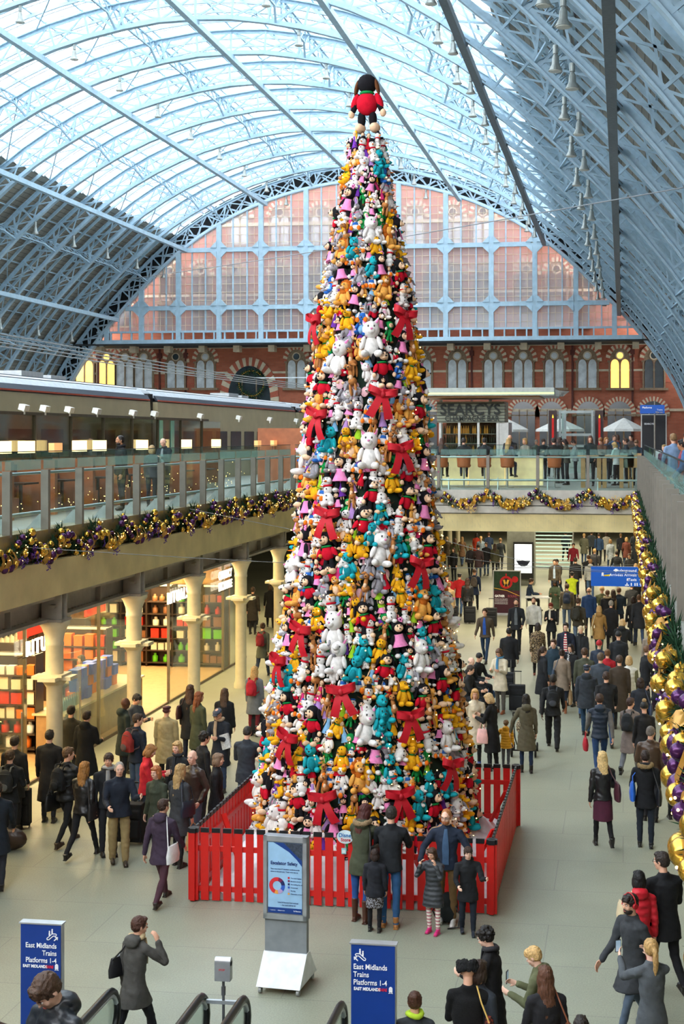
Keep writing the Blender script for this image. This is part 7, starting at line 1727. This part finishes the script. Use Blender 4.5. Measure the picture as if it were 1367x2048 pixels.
def face(t, muz, nose=BOOT, z=.63, y=-.32, w=.09, eyes=.07):
    t.part('muzzle', muz).e((0, y, z), (w, .075, w*.78))
    t.part('nose', nose).e((0, y-.075, z+.035), (.032, .025, .025))
    for k in (-1, 1): t.part('eye', BOOT).e((k*eyes, -.325, z+.11), (.02, .015, .028))
def long_fig(t, m_, sleeves=None):
    """hanging figure with dangling legs"""
    t.body(m_); t.e((0, -.12, .45), (.14, .11, .17)); t.e((0, -.14, .77), (.165, .155, .165)); t.pair((.19, -.16, .44), (.05, .055, .16), (0, R(-24), 0)); t.pair((.08, -.12, .20), (.06, .065, .17), (0, R(-8), 0))
TOYS = {}
def deft(nm, label, size, wgt, fn): t = Toy(nm); fn(t); t.label = label; t.size = size; t.w = wgt; TOYS.setdefault(nm, []).append(t); t.key = label; ALLT.append(t)
ALLT = []
def f(t):
    long_fig(t, BK); t.part('face', CRM).e((0, -.26, .74), (.12, .06, .10)); t.part('muzzle', CRM).e((0, -.31, .71), (.07, .06, .05)); t.part('nose', BOOT).e((0, -.375, .73), (.03, .025, .022))
    for k in (-1, 1): t.part('eye', BOOT).e((k*.045, -.315, .80), (.016, .012, .03))
    for k in (-1, 1): t.part('ear', BK).e((k*.20, -.12, .72), (.045, .08, .15), (0, k*R(-14), 0))
    t.part('jumper', RDP).e((0, -.12, .46), (.155, .125, .175)); t.pair((.19, -.16, .46), (.06, .062, .13), (0, R(-24), 0)); t.part('scarf', GRN).e((0, -.14, .60), (.13, .12, .035))
    for k in (-1, 1): t.part('paw', CRM).e((k*.27, -.19, .30), (.05, .05, .06))
    for k in (-1, 1): t.part('foot', CRM).e((k*.11, -.18, .05), (.075, .12, .065))
deft('plush_puppy', 'black floppy eared plush in a red jumper', .70, 30, f); deft('plush_puppy', 'small black floppy eared plush in red', .42, 40, f)
def f(t):
    long_fig(t, BK); t.part('face', CRM).e((0, -.26, .74), (.12, .06, .10)); t.part('muzzle', CRM).e((0, -.31, .71), (.065, .06, .05)); t.part('nose', BOOT).e((0, -.37, .73), (.025, .02, .02))
    for k in (-1, 1): t.part('eye', BOOT).e((k*.045, -.315, .80), (.016, .012, .03))
    for k in (-1, 1): t.part('ear', BK); t.cur.cyl((k*.10, -.12, .88), (k*.15, -.12, 1.0), .055, .01, n=8)
    t.part('dress', PNK); t.cur.loft([((0, -.12, .27), .22, .17), ((0, -.12, .42), .15, .13), ((0, -.12, .58), .12, .10)], 12)
    t.part('flower', PNK); [t.cur.ell((.09+.045*math.cos(a*1.257), -.2, .93+.045*math.sin(a*1.257)), .03, None, 7, 5) for a in range(5)]
    for k in (-1, 1): t.part('paw', WHT).e((k*.27, -.19, .30), (.055, .055, .07))
    for k in (-1, 1): t.part('foot', WHT).e((k*.11, -.18, .05), (.075, .12, .06))
deft('plush_kitten', 'black kitten plush in a pink dress', .66, 30, f); deft('plush_kitten', 'small black kitten plush in a pink dress', .40, 44, f)
def f(t):
    sitting(t, WHT, hr=.21); face(t, WHT, PNK)
    for k in (-1, 1): t.part('ear', WHT); t.cur.cyl((k*.12, -.13, .82), (k*.19, -.14, .97), .075, .012, n=8); t.cur.use(PNK); t.cur.cyl((k*.125, -.17, .83), (k*.185, -.17, .93), .045, .01, n=8)
    t.part('collar', PNK).e((0, -.14, .52), (.14, .12, .025))
deft('plush_cat', 'fluffy white cat plush with pink ears', .66, 24, f); deft('plush_cat', 'small white cat plush with pink ears', .40, 14, f)
def f(t):
    t.body(WHT); t.e((0, -.16, .22), (.2, .18, .2)); t.e((0, -.15, .50), (.14, .13, .14)); t.e((0, -.16, .76), (.15, .14, .16)); t.pair((.12, -.28, .07), (.09, .11, .07))
    t.part('carrot_nose', ORG); t.cur.cyl((0, -.29, .75), (0, -.47, .73), .035, .005, n=8)
    for k in (-1, 1): t.part('eye', BOOT).e((k*.05, -.295, .82), (.017, .012, .022))
    t.part('button', BOOT); [t.cur.ell((0, y, z), .024, None, 7, 5) for y, z in ((-.285, .52), (-.335, .32), (-.34, .2))]
    t.part('top_hat', BK); t.cur.cyl((0, -.15, .89), (0, -.15, .905), .14, n=12); t.cur.cyl((0, -.15, .90), (0, -.15, 1.0), .085, n=12)
    t.part('scarf', RDP); t.cur.tube([V((.13*math.cos(a*.524), -.15+.12*math.sin(a*.524), .62)) for a in range(12)], .028, 6, closed=True)
    t.part('twig_arm', BRN); [t.cur.cyl((k*.12, -.16, .52), (k*.32, -.22, .60), .012, n=5) for k in (-1, 1)]
deft('plush_snowman', 'white snowman plush in a top hat', .52, 34, f); deft('plush_snowman', 'small snowman plush with a carrot nose', .36, 20, f)
def f(t): sitting(t, TEAL, TEALD, None, hr=.18); face(t, TEAL, BOOT, w=.08); t.pair((.0001, -.1, .55), (.2, .12, .12)); [t.part('ear', TEALD).e((k*.15, -.12, .84), (.05, .03, .05)) for k in (-1, 1)]
deft('plush_bear', 'shaggy turquoise bear plush', .52, 22, f)
def f(t):
    sitting(t, LIO, None, None, hr=.16); face(t, CRM, BRN, w=.08); t.part('mane', MAN); rr = random.Random(1)
    for a in range(14): u = a*.449; t.e((.17*math.cos(u), -.10, .67+.19*math.sin(u)), (.07, .08, .09))
    t.e((0, -.16, .48), (.13, .12, .12)); t.part('tail_tuft', MAN).e((.25, -.2, .06), (.05, .05, .05))
deft('plush_lion', 'golden lion plush with an orange brown mane', .58, 16, f)
def f(t): sitting(t, LIO, CRM, None, hr=.17); face(t, CRM, BRN, w=.07); [t.part('ear', LIO).e((k*.15, -.12, .84), (.055, .03, .05)) for k in (-1, 1)]
deft('plush_cub', 'golden lion cub plush', .42, 18, f)
def f(t): sitting(t, YL, None, None, hr=.17); t.part('muzzle', YL).e((0, -.36, .63), (.08, .12, .06)); t.part('nose', BOOT).e((0, -.48, .66), (.03, .025, .025)); [t.part('ear', BRN).e((k*.18, -.14, .62), (.035, .06, .13), (0, k*R(-12), 0)) for k in (-1, 1)]; [t.part('eye', BOOT).e((k*.05, -.31, .76), (.018, .012, .028)) for k in (-1, 1)]; t.part('collar', GRN).e((0, -.14, .51), (.13, .12, .025))
deft('plush_dog', 'yellow dog plush with drooping brown ears', .46, 30, f)
def f(t):
    t.body(TAN); t.e((.0, -.16, .42), (.13, .2, .13)); t.e((0, -.26, .62), (.07, .08, .16)); t.e((0, -.32, .82), (.09, .13, .09)); [t.e((k*.08, y, .15), (.04, .045, .19)) for k in (-1, 1) for y in (-.08, -.26)]
    [t.part('ear', TAN).e((k*.13, -.26, .90), (.09, .02, .04), (0, k*R(25), 0)) for k in (-1, 1)]; t.part('nose', BOOT).e((0, -.45, .82), (.03, .02, .022)); [t.part('eye', BOOT).e((k*.06, -.39, .87), (.015, .02, .022)) for k in (-1, 1)]; t.part('chest', CRM).e((0, -.30, .52), (.06, .06, .10))
deft('plush_fawn', 'tan fawn plush standing on thin legs', .50, 20, f)
def f(t): sitting(t, GRY, None, None, hr=.17); t.part('trunk', GRY); t.cur.tube([V((0, -.3, .68)), V((0, -.40, .58)), V((0, -.44, .46)), V((0, -.50, .42))], [.06, .05, .04, .03], 8); [t.part('ear', GRP).e((k*.28, -.12, .68), (.15, .025, .19), (0, k*R(10), 0)) for k in (-1, 1)]; [t.part('eye', BOOT).e((k*.07, -.31, .75), (.02, .012, .028)) for k in (-1, 1)]
deft('plush_elephant', 'grey elephant plush with big pink ears', .46, 10, f)
def f(t): sitting(t, BLU, BLD2, None, hr=.2); t.part('nose', BOOT).e((0, -.37, .68), (.05, .03, .035)); [t.part('ear', BLD2).e((k*.27, -.12, .80), (.09, .03, .11)) for k in (-1, 1)]; [t.part('eye', BOOT).e((k*.09, -.33, .75), (.03, .015, .035)) for k in (-1, 1)]
deft('plush_koala', 'blue koala plush with round pale ears', .42, 12, f)
def f(t): sitting(t, DAL, None, None, hr=.17); face(t, WHT, BOOT, w=.07); [t.part('ear', BK).e((k*.17, -.14, .66), (.035, .05, .10), (0, k*R(-20), 0)) for k in (-1, 1)]; t.part('collar', RDP).e((0, -.14, .51), (.13, .12, .03))
deft('plush_spotted_dog', 'white spotted puppy plush with a red collar', .42, 24, f)
def f(t): sitting(t, GRY, None, None, hr=.15); t.part('muzzle', WHT).e((0, -.34, .60), (.07, .09, .06)); [t.part('ear', GRY).e((k*.08, -.12, .92), (.035, .03, .12), (0, k*R(14), 0)) for k in (-1, 1)]; [t.part('eye', BOOT).e((k*.06, -.28, .74), (.018, .012, .025)) for k in (-1, 1)]; t.part('harness', ROSE).e((0, -.13, .38), (.2, .165, .03))
deft('plush_donkey', 'grey donkey plush with upright ears', .46, 10, f)
def f(t): sitting(t, WHT, None, ORG, hr=.16); t.part('bill', ORG).e((0, -.34, .64), (.09, .09, .03)); [t.part('eye', BOOT).e((k*.05, -.29, .74), (.018, .012, .03)) for k in (-1, 1)]; t.part('jacket', BLU).e((0, -.13, .36), (.2, .17, .14)); t.part('cap', BLU).e((0, -.14, .86), (.12, .11, .04))
deft('plush_duck', 'white duck plush in a blue jacket', .36, 20, f)
def f(t): long_fig(t, GRN); t.part('face', CRM).e((0, -.25, .76), (.11, .06, .10)); t.part('hood', GRN).e((0, -.10, .85), (.18, .15, .12)); t.part('nose', BOOT).e((0, -.32, .74), (.02, .02, .018)); [t.part('eye', BOOT).e((k*.04, -.305, .79), (.015, .01, .022)) for k in (-1, 1)]; [t.part('shoe', BRN).e((k*.11, -.17, .05), (.06, .10, .05)) for k in (-1, 1)]
deft('elf_doll', 'green hooded elf doll', .38, 22, f)
for dn, dc, hn, hcm in (('purple', PUR, 'blonde', YL), ('yellow', YL, 'black', BK), ('lime green', LIME, 'blonde', YL), ('red', RDP, 'brown', BRN), ('lilac', LIL, 'red', ORG), ('blue', BLD2, 'blonde', YL), ('pink', ROSE, 'brown', BRN)):
    def f(t, dc=dc, hcm=hcm):
        t.body(CRM); t.e((0, -.12, .86), (.095, .09, .11)); t.e((0, -.12, .66), (.07, .06, .1)); t.pair((.13, -.14, .55), (.025, .03, .16), (0, R(-14), 0)); t.pair((.05, -.12, .10), (.03, .035, .12))
        t.part('dress', dc); t.cur.loft([((0, -.12, .12), .19, .13), ((0, -.12, .32), .14, .10), ((0, -.12, .54), .07, .06), ((0, -.12, .70), .09, .065)], 12)
        t.part('hair', hcm).e((0, -.08, .90), (.115, .09, .11)); t.e((0, -.05, .74), (.12, .05, .16)); [t.part('eye', BOOT).e((k*.035, -.208, .87), (.012, .008, .014)) for k in (-1, 1)]
    deft('rag_doll', 'rag doll with %s hair and a %s dress' % (hn, dn), .40, 14, f)
for t in ALLT:
    t.me = t.root.mesh(t.nm); t.pm = [(n, b.mesh(n)) for n, b in t.parts]
rnd = random.Random(20)
placed = []
def free(p, r, k=.82):
    for q, s, *_ in placed:
        if (p-q).length_squared < ((r+s)*k)**2: return False
    return True
# large red bows
def bow_mesh():
    m = MB(mat('bow_velvet', 'c01024', .6, var=.1, scale=6, bump=.2)); 
    def strip(pts, w0, w1):
        n = len(pts); vs = []
        for i, p in enumerate(pts): w = w0+(w1-w0)*i/(n-1); vs += [V(p)+V((0, 0, -w/2)), V(p)+V((0, 0, w/2))]
        m.add(vs, [(2*i, 2*i+2, 2*i+3, 2*i+1) for i in range(n-1)], True); m.add([v+V((0, .012, 0)) for v in vs], [(2*i, 2*i+1, 2*i+3, 2*i+2) for i in range(n-1)], True)
    for k in (-1, 1):
        strip([(0, -.24, .65), (k*.14, -.34, .70), (k*.32, -.33, .76), (k*.40, -.22, .78), (k*.30, -.15, .74), (k*.1, -.14, .68), (0, -.2, .65)], .10, .30)
        q = []
        for i in range(7): t_ = i/6; q += [V((k*(.02+.20*t_)-.07*k, -.22-.06*math.sin(t_*3), .62-.62*t_)), V((k*(.06+.24*t_)+.08*k, -.20-.06*math.sin(t_*3), .62-.56*t_))]
        m.add(q, [(2*i, 2*i+2, 2*i+3, 2*i+1) for i in range(6)], True); m.add([v+V((0, .012, 0)) for v in q], [(2*i, 2*i+1, 2*i+3, 2*i+2) for i in range(6)], True)
    return m.mesh('bow')
bm = bow_mesh(); kn = MB(mat('bow_knot', 'a80c1e', .6)); kn.ell((0, -.25, .65), (.08, .07, .09)); knm = kn.mesh('knot')
def at_px(px, py):
    z = HZ-(py-PYC)/SPM; r = RZ(z); x = (px-738)/SPM; s = max(-.98, min(.98, x/r)); phi = -math.pi/2+math.asin(s)+math.atan2(TX, TY)*-1*0-.18*0
    return phi, z
CAMDIR = math.atan2(-TY, -TX)       # direction from the tree towards the camera
def at_px(px, py):
    z = HZ-(py-PYC)/SPM; s = max(-.97, min(.97, (px-738)/SPM/RZ(z))); return CAMDIR+math.asin(s), z
NEARW = ['near the foot of the end screen on the right', 'at the left edge level with the foot of the screen', 'left, level with the train roof', 'right of centre above the bar board', 'right, level with the bar stools', 'centre left, level with the bridge garland', 'right, level with the bridge beam', 'lower left, level with the far shop name', 'left edge, level with the near shop name', 'centre, above the trench coat height', 'right, level with the cream coat', 'left, level with the flat cap man', 'left of centre low on the tree', 'centre right low on the tree', 'low on the right above the bearded man', 'bottom right just above the fence']
for (px, py), l in zip(((792, 640), (655, 650), (655, 835), (757, 795), (797, 900), (672, 1025), (822, 1120), (625, 1245), (590, 1310), (702, 1350), (812, 1400), (600, 1445), (672, 1545), (797, 1540), (877, 1500), (872, 1640)), NEARW):
    phi, z = at_px(px, py); o = link('ribbon_bow', bm); s = .62; o.location = tpt(phi, z-.38, .03); o.rotation_euler = (0, rnd.uniform(-.2, .2), phi+math.pi/2); o.scale = (s,)*3; link('knot', knm, o)
    tag(o, 'red velvet bow, '+l, 'bow', 'red velvet bows'); placed.append((tpt(phi, z, .05), .22, None))
LOCS = []
def try_place(pool, n, tries, k):
    ws = [t.w for t in pool]; c = 0
    for _ in range(tries):
        if c >= n: break
        t = rnd.choices(pool, ws)[0]
        z = rnd.uniform(.35, 12.35); rr = RZ(z)
        if rnd.random() > (rr+.1)/2.0: continue
        phi = rnd.uniform(-math.pi, math.pi); s = t.size*rnd.uniform(.9, 1.12)
        if z > 9.5: s *= .85
        if z > 11.3: s = min(s, .42)
        p = tpt(phi, z, .05); r = s*.36
        if free(p, r, k): placed.append((p, r, (t, phi, z, s))); c += 1
    return c
big = [t for t in ALLT if t.size > .6]; med = [t for t in ALLT if .42 < t.size <= .6]; sml = [t for t in ALLT if t.size <= .42]
try_place(big, 170, 5000, .86); try_place(med, 380, 12000, .76); try_place(sml, 1000, 24000, .66); 
small2 = sml; try_place(med+sml, 1300, 30000, .50)
items = [q[2]+(q[0],) for q in placed if q[2]]
def info(it):
    t, phi, z, s, p = it; f_ = math.cos(phi-CAMDIR); return f_, s
for it in items: LOCS.append(it)
vis = [it for it in LOCS if info(it)[0] > -.05]
vis.sort(key=lambda it: -it[3]*(max(.05, info(it)[0])**.5))
ind, rest = vis[:298], vis[298:]+[it for it in LOCS if info(it)[0] <= -.05]
print('TOYS', len(LOCS), 'front', len(vis))
LV = [(330, 'near tip'), (480, 'by screen crown'), (600, 'by screen middle'), (700, 'by screen foot'), (800, 'by gothic windows'), (900, 'by bar sign'), (1000, 'by bridge glass'), (1100, 'by bridge beam'), (1200, 'by far shop sign'), (1320, 'by near shop sign'), (1430, 'by column collars'), (1550, 'above fence'), (1700, 'at picket tops'), (2000, 'behind pickets')]
def zone(it):
    t, phi, z, s, p = it; y = PYC-(z+s*.5-HZ)*SPM; x = math.sin(phi-CAMDIR)
    lv = next(w for a, w in LV if y < a); return lv, 'left edge' if x < -.75 else 'left side' if x < -.25 else 'centre' if x < .25 else 'right side' if x < .75 else 'right edge'
def short(t):
    if t.nm == 'rag_doll': return t.label.split(' and a ')[1].replace(' dress', '')+' dress doll'
    return ('small ' if t.label.startswith('small') else '')+t.nm.replace('plush_', '').replace('_', ' ')+' plush'
def near_words(it):
    t, phi, z, s, p = it; best = sorted(((q[4]-p).length, i) for i, q in enumerate(ind) if q is not it and q[0] is not t)[:8]
    for _, i in best:
        q = ind[i]; dz = q[4].z-p.z; dx = math.sin(q[1]-CAMDIR)*RZ(q[2])-math.sin(phi-CAMDIR)*RZ(z)
        yield (('below' if dz > 0 else 'above') if abs(dz) > abs(dx) else ('left of' if dx > 0 else 'right of'))+' '+short(q[0])
base = {}
for it in ind: l, sd = zone(it); base.setdefault((it[0].label, l, sd), []).append(it)
lab = {}; seen = set()
for (tl, l, sd), its in base.items():
    for it in its:
        L_ = '%s, tree %s %s' % (tl, sd, l)
        if len(its) > 1:
            for w_ in near_words(it):
                L_ = '%s %s, tree %s %s' % (short(it[0]), w_, sd, l)
                if L_ not in seen: break
        seen.add(L_); lab[id(it)] = L_
def xf(it):
    t, phi, z, s, p = it; h = (hash_(p)*2-1); c = tpt(phi, z-s*.5, -.08)
    return c, Euler((R(-6), .22*h, phi+math.pi/2+.35*(hash_(p.yzx)*2-1))), s
def hash_(p): return (math.sin(p.x*12.9898+p.y*78.233+p.z*37.719)*43758.5453) % 1
for it in ind:
    t = it[0]; o = link(t.nm, t.me); c, e_, s = xf(it); o.location = c; o.rotation_euler = e_; o.scale = (s,)*3
    for n, me in t.pm: link(n, me, o)
    tag(o, lab[id(it)], 'plush toy', t.label.replace('small ', '')+'s on the tree')
big_m = MB()
for it in rest:
    t = it[0]; c, e_, s = xf(it); big_m.M = Matrix.LocRotScale(c, e_, V((s, s, s)))
    for b in [t.root]+[b for _, b in t.parts]:
        if info(it)[0] <= -.3 and b is not t.root and b.mats[0] is BOOT: continue
        o0 = len(big_m.v); big_m.v.extend([tuple(big_m.M @ V(p)) for p in b.v])
        idx = []
        for mm in b.mats: big_m.use(mm); idx.append(big_m.cur)
        for f_, mi, sm_ in zip(b.f, b.mi, b.sm): big_m.f.append(tuple(i+o0 for i in f_)); big_m.mi.append(idx[mi]); big_m.sm.append(sm_)
big_m.M = None
tag(big_m.build('small_plush_toys'), 'mass of smaller plush toys and dolls filling the gaps of the tree', 'plush toys', kind='stuff')
# inner frame
m = MB(mat('tree_core', '1c3024', .9)); m.lathe([(RZ(z)-.10, z) for z in [0.0]+[.4*k for k in range(1, 32)]], (TX, TY, 0), n=28); tag(m.build('tree_frame'), 'dark green conical frame that carries the plush toys', 'tree')
m = MB(BULB)
for i in range(700):
    z = rnd.uniform(.4, 12.3)
    if rnd.random() > (RZ(z)+.1)/2.1: continue
    m.ell(tpt(rnd.uniform(-math.pi, math.pi), z, rnd.uniform(.05, .16)), .011, nu=5, nv=3)
tag(m.build('fairy_lights'), 'tiny warm fairy lights between the plush toys of the tree', 'fairy lights', kind='stuff')
# topper seen from behind
t = ALLT[0]; T = Toy('plush_puppy'); T.body(BK); T.e((0, -.02, .46), (.17, .14, .2)); T.e((0, -.03, .80), (.17, .16, .165)); T.pair((.21, -.03, .46), (.055, .06, .19), (0, R(-20), 0)); T.pair((.1, -.03, .20), (.07, .075, .15))
T.part('jumper', RDP).e((0, -.02, .46), (.19, .16, .2)); T.pair((.21, -.03, .50), (.065, .07, .15), (0, R(-20), 0)); T.part('scarf', GRN).e((0, -.02, .64), (.13, .12, .04)); T.part('face', CRM).e((0, -.12, .77), (.13, .09, .12)); T.part('nose', BOOT).e((0, -.22, .79), (.04, .03, .03))
for k in (-1, 1): T.part('ear', BRN).e((k*.18, -.02, .74), (.035, .07, .14), (0, k*R(-14), 0)); T.part('paw', CRM).e((k*.28, -.03, .30), (.055, .06, .07)); T.part('foot', CRM).e((k*.13, -.05, .06), (.09, .13, .09))
o = link('plush_puppy', T.root.mesh('plush_puppy')); [link(n, b.mesh(n), o) for n, b in T.parts]
p = P(732, 256, 23.9); o.location = (TX+.0, TY, 12.55); o.rotation_euler = (0, 0, R(172)); o.scale = (1.02,)*3
tag(o, 'large black floppy eared plush topping the tree with its back turned', 'plush toy', 'tree topper')
